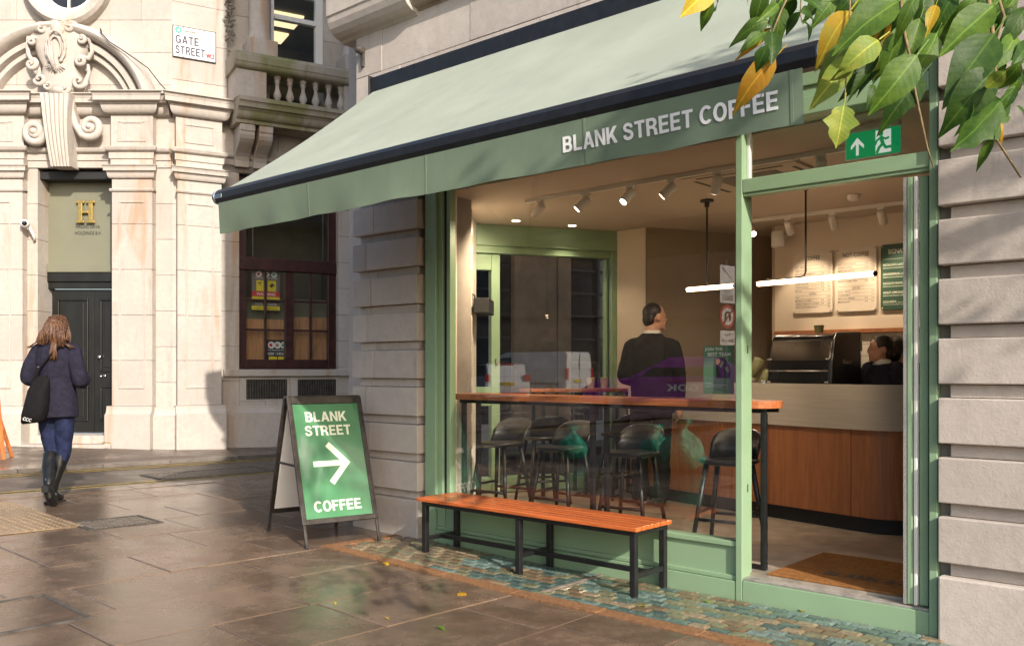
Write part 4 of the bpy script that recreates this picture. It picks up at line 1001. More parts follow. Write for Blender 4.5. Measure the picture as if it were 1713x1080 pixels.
for k_ in (-1,0,1): mesh_into(q, fit_text('WC2', sx0+wdt*.77, sx0+wdt*.955, hgt*.15, .016), wall_text(FB,.004*k_,.0105+.0003*k_,zb_+hgt*.11))
obj('postcode_lettering', q, MAT['print_red'], t, recalc=False)
q = M()
for k_ in (-1,1): mesh_into(q, fit_text('Camden', sx0+wdt*.22, sx0+wdt*.54, hgt*.095, .012), wall_text(FB,.002*k_,.0105+.0003*k_,zb_+hgt*.82))
obj('borough_lettering', q, MAT['sign_grey'], t, recalc=False)
q = M(FB)
for k in range(8): a = k*math.pi/4; q.lathe([(.016,0),(.016,.002)], (sx0+wdt*.13+.035*math.cos(a), .0095, zb_+hgt*.86+.035*math.sin(a)), 8, 'y')
obj('logo', q, MAT['print_teal'], t)
for fx in (.25,.72):
    for fz in (.05,.95): q = M(FB); q.lathe([(.009,0),(.006,.006)], (sx0+wdt*fx, .008, zb_+hgt*fz), 8, 'y'); obj('screw', q, MAT['print_black'], t)
# dome camera by the doorway
cx_, cz_ = ax(54), az(378)
t = thing('security_camera', 'small white security camera on the stone beside the olive name panel', 'camera', (cx_, 12.85, cz_))
q = M(FA); q.ell((cx_, .20, cz_), .062, .075, .062, 16, 11); obj('housing', q, MAT['white'], t, smooth=True)
q = M(FA); q.ell((cx_+.018, .245, cz_), .036, .04, .036, 12, 9); obj('lens', q, MAT['black_gloss'], t, smooth=True)
q = M(FA); q.tube([(cx_+.03,.14,cz_-.03),(cx_+.05,.06,cz_-.15),(cx_+.05,.03,cz_-.22)], .02, 8); obj('bracket', q, MAT['white'], t, smooth=True)
# warning sticker on the door
a, b = ax(173), ax(189); z0, z1 = az(578), az(553)
t = thing('door_sticker', 'small yellow and red warning sticker on the black door leaf', 'sticker', ((a+b)/2, 13.35, z0))
def fr_rect(nm, x0,x1,z0,z1,m_,d): q = M(FA); q.box(x0,x1,d-.001,d,z0,z1); obj(nm,q,m_,t)
fr_rect('sticker_sheet', a,b,z0,z1,MAT['print_grey'],-.333); h_ = z1-z0
fr_rect('yellow_panel', a+.01,a+.06,z0+h_*.45,z0+h_*.78,MAT['print_yellow'],-.331); fr_rect('yellow_panel', a+.07,a+.12,z0+h_*.45,z0+h_*.78,MAT['print_yellow'],-.331)
fr_rect('red_band', a,b,z0+h_*.32,z0+h_*.44,MAT['print_red'],-.331); fr_rect('yellow_band', a,b,z0+h_*.2,z0+h_*.31,MAT['print_yellow'],-.331); fr_rect('yellow_band', a,b,z0,z0+h_*.12,MAT['print_yellow'],-.331)
for k in range(3): q = M(FA); q.lathe([(.016,0),(.016,.002)], (a+.03+k*.04, -.333, z0+h_*.9), 10, 'y'); obj('logo_dot', q, MAT['print_white'], t)

# ---------------------------------------------------------------- dark shopfront further along the side street
ds = thing('side_street_shopfront', 'dark grid-glazed shopfront with a tan boarded bay along the side street', 'building', tuple(FB @ Vector((6.5,0,0))))
DM, DG = MAT['dark_metal'], MAT['dark_glass']
mb = M(FB); mb.box(3.3, 12.5, -1.2, -.12, -.1, .35); obj('stall_riser', mb, MAT['stone_shop'], ds)
mb = M(FB); mb.box(3.3, 12.5, -1.2, -.06, 4.4, 9.5); obj('upper_wall', mb, MAT['stone_shop'], ds)
mb = M(FB); mb.box(3.3, 12.5, -.5, -.30, .351, 4.399); obj('glazing', mb, DG, ds)
b0, b1 = 5.85, 7.05
for k in range(12):
    s = 3.4 + k*.72
    if b0 < s < b1: continue
    mb = M(FB); mb.box(s-.03, s+.03, -.30, -.20, .352, 4.398); obj('glazing_mullion', mb, DM, ds, .004)
for k in range(9):
    z = .6 + k*.43
    mb = M(FB); mb.box(3.3, b0-.06, -.30, -.235, z-.02, z+.02); obj('glazing_rail', mb, DM, ds)
    mb = M(FB); mb.box(b1+.06, 12.4, -.30, -.235, z-.02, z+.02); obj('glazing_rail', mb, DM, ds)
mb = M(FB); mb.box(b0, b1-.3, -.30, -.17, .36, 3.6); obj('boarded_bay', mb, MAT['brown_panel'], ds); mb = M(FB); mb.box(b1-.28, b1, -.30, -.15, .36, 3.6); obj('boarded_bay', mb, MAT['brown_panel'], ds)
# ================================================================== SHOP BUILDING
shop = thing('stone_shop_building', 'rusticated stone corner building holding the sage green coffee shop front', 'building', tuple(MS @ Vector((-.7, .3, 0))))
SS = MAT['stone_shop']
UL, UFL, UM0, UM1, UR0, UR1 = -3.40, -2.573, .042, .083, 1.098, 1.137
ZFL = .15                                                   # interior floor
ZCE = 2.70                                                  # interior ceiling
rb = random.Random(11)
def sblock(u0, u1, v0, v1, z0, z1, m=SS, bev=.010, name='stone_block'):
    j = rb.uniform(-.004,.003); mb = M(MS); mb.box(u0+.0015, u1-.0015, v0+j, v1, z0+.0015, z1-.0015); return obj(name, mb, m, shop, bev, seg=2)
# piers: plinth stone, then proud courses with sunk courses between
def pier(u0, u1, cuts, back):
    sblock(u0, u1, -.06, back, -.25, .32)
    z = .32; k = 0
    while z < 3.0:
        c = cuts[k % len(cuts)]
        us = [u0] + [u0+(u1-u0)*t for t in c] + [u1]
        ins = .045
        us2 = [u0+ins] + [u0+(u1-u0)*t for t in cuts[(k+1) % len(cuts)]] + [u1-ins]
        for a, b in zip(us2[:-1], us2[1:]): sblock(a, b, -.012, back-.02, z, z+.066, bev=.004)
        for a, b in zip(us[:-1], us[1:]): sblock(a, b, -.06, back, z+.066, z+.29, bev=.006)
        z += .29; k += 1
    return z
zt = pier(UL, UFL-.035, [(.24,),(.30,),(.22,),(.34,)], .55)
pier(UR1+.012, UR1+.95, [(),(.7,),()], .55)
pier_top = zt
mb = M(MS); mb.box(UFL-.034, UFL-.001, .06, .5, -.2, 3.3); obj('dark_reveal', mb, MAT['mortar'], shop)
mb = M(MS); mb.box(UR1+.001, UR1+.058, .03, .5, -.2, 3.3); obj('dark_reveal', mb, MAT['mortar'], shop)
# smooth ashlar above the awning
z = pier_top; rows = ((.50,(.10,.30,.36,.66)),(.44,(.06,.24,.50,.70,.86)),(.40,(.14,.33,.58,.80)))
W0, W1 = UL+.02, UR1+.95
for hh, cc in rows:
    us = [W0] + [W0+(W1-W0)*c for c in cc] + [W1]
    for a, b in zip(us[:-1], us[1:]): sblock(a, b, -.035, .5, z, z+hh, bev=.004)
    z += hh
zc = 4.05
def cornice(u0, u1):
    pr = [(.4,zc),(-.04,zc),(-.06,zc+.02)] + [(-.06-.14*math.sin(t*math.pi/2/5), zc+.02+.16*(1-math.cos(t*math.pi/2/5))) for t in range(6)] + [(-.21,zc+.18),(-.21,zc+.40),(-.25,zc+.42),(-.25,zc+.8),(.4,zc+.8)]
    mb = M(MS); mb.prism_x(pr, u0, u1); o = obj('cornice_stone', mb, MAT['stone_shop'], shop, .008, seg=1)
cornice(UL-.16, UL+.78)
# second, rounder cornice piece beyond the break
pr = [(.4,zc+.03),(-.04,zc+.03)] + [(-.05-.11*math.sin(t*math.pi/8), zc+.05+.11*(1-math.cos(t*math.pi/8))) for t in range(9)] + [(-.10,zc+.30),(-.10,zc+.8),(.4,zc+.8)]
mb = M(MS); mb.prism_x(pr, UL+.784, W1); o = obj('cornice_stone', mb, MAT['stone_cornice'], shop); auto_smooth(o, 40)
mb = M(MS); mb.lathe([(.03,-.05),(.034,-.09),(.02,-.13)], (UL+.12, 0, 3.93), 12, 'y'); mb.box(UL+.105,UL+.135,-.06,-.03,3.80,3.95); obj('wall_bracket', mb, MAT['iron'], shop)
# side wall towards the street, roof and the bulk of the building
P2 = Vector((-.337, 8.45)); P3 = Vector((1.0, 8.9)); WD = (P3-P2).normalized(); WN = Vector((WD.y, -WD.x))      # inward normal of the side wall
p_c = A0.to_2d() + UU.to_2d()*UL
def wpt(s, d): p = P2 + WD*s + WN*d; return (p.x, p.y)
mb = M()
mb.prism([uv(UL+.0,.55), wpt(-1.15,-.30), wpt(-.28,-.30), wpt(-.28,.02), uv(-2.9,.55)], -.1, 4.6); obj('side_pier', mb, SS, shop)
mb = M(); mb.prism([wpt(1.48,-.30), wpt(12,-.30), wpt(12,-.02), wpt(1.48,-.02)], -.1, 4.6); obj('side_wall', mb, SS, shop)
mb = M(); mb.prism([wpt(-.279,-.30), wpt(1.479,-.30), wpt(1.479,-.02), wpt(-.279,-.02)], 2.86, 4.6); obj('side_wall', mb, SS, shop)
mb = M(MS); mb.box(UL+.02, W1+6, .0, .5, 4.86, 13.0); obj('upper_storeys', mb, SS, shop)
mb = M(); mb.prism([uv(UL+.03,.502), wpt(-1.13,-.28), wpt(12,-.28), wpt(12,-.10), wpt(-1.0,-.10), uv(UL+.25,.502)], 4.62, 13.0); obj('upper_storeys', mb, SS, shop)
mb = M(MS); mb.box(UL+.05, W1, .52, 12, 4.5, 4.6); obj('flat_roof', mb, MAT['mortar'], shop)
mb = M(MS); mb.box(W1-.3, W1, .52, 12, -.1, 4.49); obj('party_wall', mb, SS, shop)

# ------------------------------------------------------------------ sage green shop front
G = MAT['green']
sf = thing('green_shopfront', 'sage green timber shop front with large window and open doorway', 'shopfront', tuple(MS @ Vector((-.7, .05, 0))))
def gbox(name, u0,u1,v0,v1,z0,z1, m=G, bev=.003, parent=sf): mb = M(MS); mb.box(u0,u1,v0,v1,z0,z1); return obj(name, mb, m, parent, bev)
ZFB = 2.71
gbox('door_post', UM0, UM1, -.012, .110, -.1, ZFB-.002, bev=.004)                    # mullion between window and doorway
gbox('corner_post', UR0, UR1, -.02, .13, -.1, 3.3, bev=.004)
gbox('corner_post', UFL, UFL+.115, -.012, .12, -.2, ZFB-.002, bev=.004)
gbox('window_bead', UFL+.116, UFL+.165, .012, .10, .30, ZFB-.002)
gbox('window_bead', UFL+.166, UFL+.195, .034, .085, .33, ZFB-.002, m=MAT['black_matt'])
gbox('window_bead', UFL+.196, UFL+.232, .028, .09, .33, ZFB-.002)
gbox('fascia', UFL, UR0-.001, -.02, .13, ZFB, ZFB+.10, bev=.006)
gbox('fascia', UFL, UR0-.001, .0, .13, ZFB+.101, 3.30, bev=.006)
gbox('fascia', UM1+.25, UR0-.001, -.015, -.001, ZFB+.16, 3.28, bev=.004)
gbox('stall_riser', UFL+.116, UM0-.001, .020, .10, -.2, .335, bev=.003)
gbox('window_sill', UFL+.116, UM0-.001, .0, .018, .305, .336, bev=.004)
gbox('riser_moulding', UFL+.116, UM0-.001, .001, .019, .112, .140, bev=.005)
gbox('riser_plinth', UFL+.116, UM0-.001, -.008, .019, -.2, .110, bev=.003)
gbox('riser_stile', UFL+.118, UFL+.20, .006, .0195, .141, .304, bev=.004)
gbox('threshold', UM1+.001, UR0-.001, -.012, .12, -.1, .122, bev=.004)
gbox('threshold_plate', UM1+.001, UR0-.001, -.004, .085, .1225, .135, m=MAT['threshold'], bev=.002)
gbox('transom', UM1+.001, UR0-.001, -.010, .10, 2.335, 2.415, bev=.005)
gbox('transom', UM1+.001, UR0-.001, -.001, .06, 2.318, 2.3345, m=G, bev=.002)
gbox('jamb_strip', UM1+.0005, UM1+.018, .045, .075, 2.416, ZFB-.002, m=MAT['white'])
for z in (.62, 1.42): gbox('latch_plate', UM1-.0005, UM1+.002, .05, .062, z, z+.045, m=MAT['iron'], bev=.0)
def pane(name, u0,u1,v,z0,z1, parent, m=MAT['glass']):
    mb = M(MS); mb.quad((u0,v,z0),(u1,v,z0),(u1,v,z1),(u0,v,z1)); return obj(name, mb, m, parent, recalc=False)
pane('window_pane', UFL+.17, UM0-.001, .058, .336, ZFB-.002, sf)
pane('transom_pane', UM1+.018, UR0-.001, .060, 2.416, ZFB-.002, sf)
# open door leaf, hinged on the corner post and folded inwards
dl = thing('shop_door', 'green glazed shop door folded open inwards against the doorway', 'door', tuple(MS @ Vector((1.07, .05, .14))))
for (a,b,z0,z1) in ((.02,.09,.142,2.30),(.86,.93,.142,2.30),(.091,.859,.142,.26),(.091,.859,2.22,2.30)):
    mb = M(MS); mb.box(1.040,1.082,a,b,z0,z1); obj('door_stile' if z1-z0 > 1 else 'door_rail', mb, G, dl, .004)
mb = M(MS); mb.box(1.018,1.036,.0,.03,.142,2.30); obj('finger_guard', mb, MAT['white'], dl, .004)
mb = M(MS); mb.box(.985,1.014,.0,.028,.142,2.30); obj('door_edge', mb, G, dl, .006)
mb = M(MS); mb.box(.968,.984,.002,.02,.142,2.30); obj('brush_strip', mb, MAT['brush'], dl)
mb = M(MS); mb.quad((1.06,.09,.26),(1.06,.86,.26),(1.06,.86,2.22),(1.06,.09,2.22)); obj('door_pane', mb, MAT['glass_thin'], dl)
mb = M(MS); mb.tube([(1.02,.80,.95),(.99,.80,.97),(.99,.80,1.35),(1.02,.80,1.37)], .012, 8); obj('pull_handle', mb, MAT['black'], dl, smooth=True)

# ------------------------------------------------------------------ awning
AU0, AU1, AE, AZT, AZB = -3.03, 1.135, 1.47, 3.50, 2.50
aw = thing('awning', 'sage green retractable awning with white shop lettering on its valance', 'awning', tuple(MS @ Vector((-.95, -.6, 2.5))))
mb = M(MS); mb.box(AU0-.02, AU1+.06, -.15, -.036, AZT-.02, AZT+.14); obj('cassette', mb, MAT['black'], aw, .012)
mb = M(MS); mb.box(AU0-.035, AU0-.021, -.17, -.036, AZT-.04, AZT+.15); obj('cassette_end', mb, MAT['black'], aw, .003)
NU, NV = 60, 22; vs_, fs = [], []
for i in range(NU+1):
    u_ = AU0+(AU1-AU0)*i/NU
    for j in range(NV+1):
        t = j/NV; v_ = -.13-(AE-.13)*t
        sag = .030*math.sin(math.pi*t) + .006*math.sin(u_*5.3+t*2)*math.sin(math.pi*t) + .004*math.sin(u_*13+t*5)*math.sin(math.pi*t)
        vs_.append((u_, v_, AZT+.035+(AZB-AZT)*t - sag))
for i in range(NU):
    for j in range(NV): a = i*(NV+1)+j; fs.append((a, a+1, a+NV+2, a+NV+1))
n0 = len(vs_); vs_ += [(x, y+.0, z-.003) for x, y, z in vs_]; fs += [tuple(n0+k for k in reversed(f)) for f in fs]
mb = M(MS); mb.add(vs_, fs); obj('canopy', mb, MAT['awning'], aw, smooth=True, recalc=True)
mb = M(MS)
prof = [(-.028,-.05),(.028,-.05),(.042,-.02),(.042,.02),(.02,.048),(-.02,.048),(-.042,.02),(-.042,-.02)]
mb.rings([[(uq, -AE+p, AZB+q) for p, q in prof] for uq in (AU0-.02, AU1+.02)]); obj('front_bar', mb, MAT['black'], aw, .006)
mb = M(MS); mb.rings([[(uq, -AE+.048*math.cos(t), AZB+.048*math.sin(t)) for t in [2*math.pi*k/16 for k in range(16)]] for uq in (AU1+.0205, AU1+.045)]); obj('bar_end_cap', mb, MAT['chrome'], aw, .004)
mb = M(MS); mb.rings([[(uq, -AE+.048*math.cos(t), AZB+.048*math.sin(t)) for t in [2*math.pi*k/16 for k in range(16)]] for uq in (AU0-.045, AU0-.0205)]); mb.box(AU0-.018, AU0+.07, -AE-.0445, -AE-.042, AZB-.018, AZB+.012); obj('bar_end_cap', mb, MAT['chrome'], aw, .004)
NU, NV = 150, 8; vs_, fs = [], []
def val_v(u_, t): return -AE-.030 + t*t*(.012*math.sin(u_*2.1+.5) + .006*math.sin(u_*6.2) + .005*math.sin(u_*17)) + t*.010
for i in range(NU+1):
    u_ = AU0+.01+(AU1-.05-AU0)*i/NU
    for j in range(NV+1): t = j/NV; vs_.append((u_, val_v(u_, t), AZB-.046-.205*t + (.003*math.sin(u_*9) if j == NV else 0)))
for i in range(NU):
    for j in range(NV): a = i*(NV+1)+j; fs.append((a, a+1, a+NV+2, a+NV+1))
n0 = len(vs_); vs_ += [(x, y+.002, z) for x, y, z in vs_]; fs += [tuple(n0+k for k in reversed(f)) for f in fs]
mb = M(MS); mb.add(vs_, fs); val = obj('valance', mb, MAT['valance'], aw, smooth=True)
for us in (AU0+1.02, AU0+2.06, AU0+3.1, AU1-.09):
    mb = M(MS); mb.rings([[(us+k, val_v(us, t)-.0022, AZB-.046-.205*t) for k in (0,.012)] + [(us+k, val_v(us, t)-.0005, AZB-.046-.205*t) for k in (.012,0)] for t in [q/8 for q in range(9)]]); obj('valance_seam', mb, MAT['valance'], val)
me = heavy('BLANK STREET COFFEE', -.045, 1.0, .072)
q = M()
for v in me.vertices: pass
mw = shop_text(0, 0, 2.318)
q.add([tuple(MS @ Vector((v.co.x, val_v(v.co.x, max(0, min(1, (AZB-.046-(2.318+v.co.y))/.205)))-.004, 2.318+v.co.y))) for v in me.vertices], [tuple(p.vertices) for p in me.polygons])
obj('lettering', q, MAT['print_white'], val, recalc=False)
for ua, ue in ((AU0+.45, AU0+.16), (AU1-.45, AU1-.16)):                # folding arms under the cloth
    mb = M(MS); mb.bar((ua, -.10, AZT-.10), ((ua+ue)/2+ (.55 if ua < 0 else -.55), -.75, AZT-.52), .05, .07); mb.bar(((ua+ue)/2+(.55 if ua < 0 else -.55), -.75, AZT-.52), (ue, -AE+.04, AZB+.0), .045, .06)
    obj('folding_arm', mb, MAT['black'], aw, .008)

# ------------------------------------------------------------------ bench
t = thing('bench', 'long low bench with orange wooden slats and black square steel frame', 'bench', tuple(MS @ Vector((-1.29,-.2,0))))
B0, B1, BV0, BV1, BZ = -2.235, -.372, -.415, -.02, .420
NS = 6; sw = (BV1-BV0)/NS
for k in range(NS):
    mb = M(MS); mb.box(B0, B1, BV0+k*sw+.004, BV0+(k+1)*sw-.004, BZ-.026, BZ + rb.uniform(-.0008,.0008)); obj('slat', mb, MAT['bench_wood'], t, .005)
LU = (-2.19, -1.305, -.42); LVV = (-.362, -.048)
def gzs(u_, v_): return gz(*uv(u_, v_))
for u_ in LU:
    for v_ in LVV: mb = M(MS); mb.box(u_-.019,u_+.019,v_-.019,v_+.019, gzs(u_,v_)+.004, BZ-.058); obj('leg', mb, MAT['black'], t, .003)
mb = M(MS)
for v_ in LVV: mb.box(LU[0]-.02, LU[2]+.02, v_-.019, v_+.019, BZ-.057, BZ-.027)
for u_ in LU: mb.box(u_-.019, u_+.019, LVV[0]+.02, LVV[1]-.02, BZ-.056, BZ-.028)
obj('seat_frame', mb, MAT['black'], t, .002)
for u_ in LU: mb = M(MS); mb.box(u_-.0145,u_+.0145,LVV[0]+.0195,LVV[1]-.0195,.112,.142); obj('stretcher', mb, MAT['black'], t, .002)
mb = M(MS); mb.box(LU[0]+.015, LU[2]-.015, -.222,-.192,.1125,.1415); obj('stretcher', mb, MAT['black'], t, .002)

# ------------------------------------------------------------------ sandwich board
fl = Vector((-1.462,6.421)); frr = Vector((-1.004,6.737)); 
e1 = (frr-fl).normalized(); wdt = .60; c_front = (fl+frr)/2; back = Vector((-e1.y, e1.x))
c_front = c_front + back*0.0
dep = .80; cen = c_front + back*dep/2
AZ = gz(cen.x)+.012
FBD = Matrix(((e1.x, -back.x, 0, cen.x),(e1.y, -back.y, 0, cen.y),(0,0,1,AZ),(0,0,0,1)))        # s along the width, d towards the viewer
ab = thing('sandwich_board', 'black framed sandwich board with green panel, arrow and cream lettering', 'sandwich board', (cen.x, cen.y, AZ))
HB = 1.06; tilt = math.atan2(dep/2-.03, HB)
def panel(sign):
    # frame whose x runs along the width as read from outside, y up the board, z out of it
    ca, sa = math.cos(tilt), math.sin(tilt)
    x = Vector((sign,0,0)); up = Vector((0,-sign*sa,ca)); out = x.cross(up) if False else Vector((0,sign*ca,sa))
    o_ = Vector((0, sign*(dep/2), 0))
    return FBD @ Matrix(((x.x,up.x,out.x,o_.x),(x.y,up.y,out.y,o_.y),(x.z,up.z,out.z,o_.z),(0,0,0,1)))
LB = HB/math.cos(tilt); hw = wdt/2
MAT['aboard_frame'] = mat('worn_black_aluminium', (.040,.034,.030), .38, .3, var=.3, vs_=25, rvar=.15)
def poster_mat():
    m, nt, b = new_mat('green_poster_sheet'); p = pos(nt); sp = noi(nt, p, 160, 3, .6)
    c = mixc(nt, ramp(nt, noi(nt, p, 2.0, 4), .35, .65), (.055,.21,.095), (.085,.26,.13)); c = mixc(nt, maths(nt,'MULTIPLY',ramp(nt, sp, .70, .74),.55), c, (.42,.55,.42))
    nt.links.new(c, b.inputs['Base Color']); b.inputs['Roughness'].default_value = .22; b.inputs['Coat Weight'].default_value = .6; b.inputs['Coat Roughness'].default_value = .06; return m
MAT['green_poster'] = poster_mat()
for sign in (1,-1):
    FP = panel(sign); lz = .155
    for x0,x1,y0,y1 in ((-hw,-hw+.036,lz,LB),(hw-.036,hw,lz,LB),(-hw+.036,hw-.036,lz,lz+.04),(-hw+.036,hw-.036,LB-.055,LB)):
        q = M(FP); q.box(x0,x1,y0,y1,-.012,.012); obj('panel_frame', q, MAT['aboard_frame'], ab, .004)
    for x0 in (-hw+.004, hw-.024): q = M(FP); q.box(x0,x0+.02,-.002,lz-.001,-.010,.010); obj('leg', q, MAT['aboard_frame'], ab, .002)
    for x0 in (-hw+.002, hw-.026): q = M(FP); q.box(x0,x0+.024,-.012,.02,-.012,.012); obj('rubber_foot', q, MAT['black_matt'], ab, .002)
    q = M(FP); q.box(-hw+.037,hw-.037,lz+.041,LB-.056,-.006,.003); ps = obj('poster_panel', q, MAT['green_poster'], ab)
    q = M(FP); q.box(-hw+.037,hw-.037,lz+.041,LB-.056,-.009,-.0065); obj('back_sheet', q, MAT['white'], ab)
    # inner working frame measured from the photograph (0..1 over the green sheet)
    gx0, gx1, gy0, gy1 = -hw+.037, hw-.037, lz+.041, LB-.056; gw, gh = gx1-gx0, gy1-gy0
    def T(x, y): return FP @ Matrix(((1,0,0,x),(0,1,0,y),(0,0,1,.0045),(0,0,0,1)))
    for s_, xa, xb, yy in (('BLANK',.17,.80,.840),('STREET',.14,.84,.715),('COFFEE',.13,.84,.055)):
        q = M(); mesh_into(q, heavy(s_, gx0+gw*xa, gx0+gw*xb, gh*.090), T(0, gy0+gh*yy)); obj('lettering', q, MAT['print_cream'], ps, recalc=False)
    cx0, cx1, cyy, th = gx0+gw*.20, gx0+gw*.76, gy0+gh*.465, .021
    k = Matrix.Identity(4)
    def rot(p): a = R(0); return p
    ar = M(FP); zz = .0045
    ar.quad((cx0,cyy-th,zz),(cx1-.02,cyy-th,zz),(cx1-.02,cyy+th,zz),(cx0,cyy+th,zz))
    hd, aw_ = .165, .150
    for sg in (1,-1):
        a_ = [(cx1, cyy), (cx1-aw_, cyy+sg*hd), (cx1-aw_-.034, cyy+sg*(hd-.032)), (cx1-.060, cyy)]
        ar.quad(*[(x, y, zz+.0004*sg+.0005) for x, y in (a_ if sg < 0 else a_)])
    obj('arrow', ar, MAT['print_cream'], ps, recalc=False)
q = M(FBD); q.box(-hw,hw,-.026,.026,HB-.012,HB+.010); obj('hinge_bar', q, MAT['aboard_frame'], ab, .004)
for x in (-hw+.014, hw-.014):
    zz = .56; dd = (dep/2)*(1-zz/HB); q = M(FBD); q.box(x-.006,x+.006,-dd-.0,dd+.0,zz-.008,zz+.008); obj('stay', q, MAT['black'], ab)
# ------------------------------------------------------------------ wooden easel sign at the far corner
ex, ey = at_z(-6, 772, .19)
t = thing('easel_sign', 'orange wooden easel sign standing on the far pavement by the black door', 'easel sign', (ex, ey, .2))
q = M(); q.bar((ex+.085,ey,.215),(ex-.02,ey+.05,1.02),.05,.03); obj('leg', q, MAT['easel_wood'], t, .004)
q = M(); q.bar((ex-.55,ey,.215),(ex-.45,ey+.05,1.02),.05,.03); obj('leg', q, MAT['easel_wood'], t, .004)
q = M(); q.bar((ex-.02,ey+.38,.215),(ex-.10,ey+.08,1.00),.045,.03); obj('leg', q, MAT['easel_wood'], t, .004)
q = M(); q.bar((ex-.55,ey+.02,.62),(ex+.03,ey+.02,.62),.05,.025); obj('cross_rail', q, MAT['easel_wood'], t, .003)
q = M(); q.bar((ex-.46,ey+.05,1.0),(ex-.02,ey+.05,1.0),.06,.025); obj('cross_rail', q, MAT['easel_wood'], t, .003)
q = M(); q.tube([(ex+.015,ey-.01,.68),(ex+.04,ey-.04,.64),(ex+.0,ey-.05,.60),(ex-.04,ey-.02,.66)], .012, 6); obj('rope', q, MAT['trunk'], t, smooth=True)
q = M(); q.box(ex-.44,ex-.06,ey+.0,ey+.02,.68,.97); obj('chalkboard', q, MAT['black_matt'], t)
# ================================================================== INTERIOR
c4 = [uv(-2.5,.086), uv(1.78,.086), uv(1.78,4.5), uv(-1.4,4.5), (1.0,9.0), (P2.x,P2.y+.05)]
mb = M(); mb.prism(c4, -.02, ZFL); structure(obj('floor', mb, MAT['floor_in']))
mb = M(); mb.prism([uv(-2.5,.131), uv(1.78,.131), uv(1.78,4.5), uv(-1.4,4.5), (1.0,9.0), (P2.x,P2.y+.05)], ZCE, ZCE+.1); ceil = structure(obj('ceiling', mb, MAT['ceiling']))
def wallq(name, pts, m, z0=ZFL+.001, z1=ZCE-.001): mb = M(); mb.prism(pts, z0, z1); return structure(obj(name, mb, m))
q1 = uv(-2.42,.131)
wallq('wall_return', [q1, (P2.x,P2.y), (P2.x-.06,P2.y+.01), uv(-2.53,.131)], MAT['cream_in'])
P4 = (1.303,8.67); P5 = (3.35,9.55)
wallq('wall_column', [wpt(1.47,-.01), P4, P5, (P5[0],P5[1]+.2), wpt(1.47,-.28)], MAT['wall_tan'])
wallq('wall_column_side', [wpt(1.468,.0), (P4[0]-.012,P4[1]-.006), (P4[0]-.016,P4[1]+.0), wpt(1.46,.0)], MAT['wall_cream'])
mw_ = wallq('wall_menu', [uv(-1.33,3.4), uv(1.78,3.4), uv(1.78,3.5), uv(-1.33,3.5)], MAT['wall_cream'])
wallq('wall_menu_return', [uv(-1.36,3.401), uv(-1.331,3.401), uv(-1.331,4.4), uv(-1.36,4.4)], MAT['wall_tan'])
# tiled splashback under a timber shelf rail
mb = M(MS); mb.box(-1.32, 1.7, 3.35, 3.399, 1.655, 1.69); obj('shelf_rail', mb, MAT['counter_wood'], mw_)
tl = M(MS); tl.box(0,.098,-.006,0,0,.098)
tl = M(); tl.box(0,.098,0,.008,0,.098); tlm = tl.mesh('wall_tile'); fix_normals(tlm); tlm.materials.append(MAT['tile_white'])
for i in range(9):
    for k in range(5):
        o = bpy.data.objects.new('wall_tile', tlm); link(o, mw_); o.matrix_basis = MS @ Matrix.Translation((-.70+i*.101, 3.388, 1.148+k*.101))
mb = M(MS); mb.box(-.705,.25,3.3965,3.3995,1.14,1.655); obj('tile_grout', mb, MAT['print_grey'], mw_)
# ------------------------------------------------------------------ side window towards the street
GI = MAT['green']
sw_ = thing('side_window', 'green framed side window looking onto the dark side street', 'window', (*wpt(.7,0), ZFL))
FW = Matrix(((WD.x, WN.x, 0, P2.x),(WD.y, WN.y, 0, P2.y),(0,0,1,0),(0,0,0,1)))       # s along the wall, d into the room
def wbox(name, a,b,d0,d1,z0,z1,m=GI,bev=.004,parent=sw_): q = M(FW); q.box(a,b,d0,d1,z0,z1); return obj(name,q,m,parent,bev)
wbox('head', .001, 1.46, -.16, -.0, 2.50, 2.698); wbox('jamb', 1.40, 1.46, -.16, .0, .16, 2.499); wbox('inner_jamb', 1.355, 1.378, -.12, -.05, .30, 2.42); wbox('head_bead', .002, 1.398, -.12, -.02, 2.43, 2.499)
wbox('sill', .30, 1.398, -.16, -.02, .16, .30)
mb = M(FW); mb.quad((.22,-.09,.30),(1.36,-.09,.30),(1.36,-.09,2.43),(.22,-.09,2.43)); obj('pane', mb, MAT['glass_thin'], sw_)
sd_ = thing('side_door', 'narrow green glazed side door beside the side window', 'door', (*wpt(.1,0), ZFL))
wbox('stile', .16, .245, -.13, -.03, .16, 2.42, parent=sd_); wbox('top_rail', -.20, .159, -.13, -.035, 2.27, 2.42, parent=sd_); wbox('bottom_rail', -.2, .159, -.13, -.035, .16, .30, parent=sd_); wbox('lock_rail', -.2,.159,-.13,-.035,.98,1.16, parent=sd_)
q = M(FW); q.tube([(.20,-.03,1.42),(.20,.0,1.42),(.20,.0,1.36)], .008, 6); obj('lever_handle', q, MAT['chrome'], sd_, smooth=True)
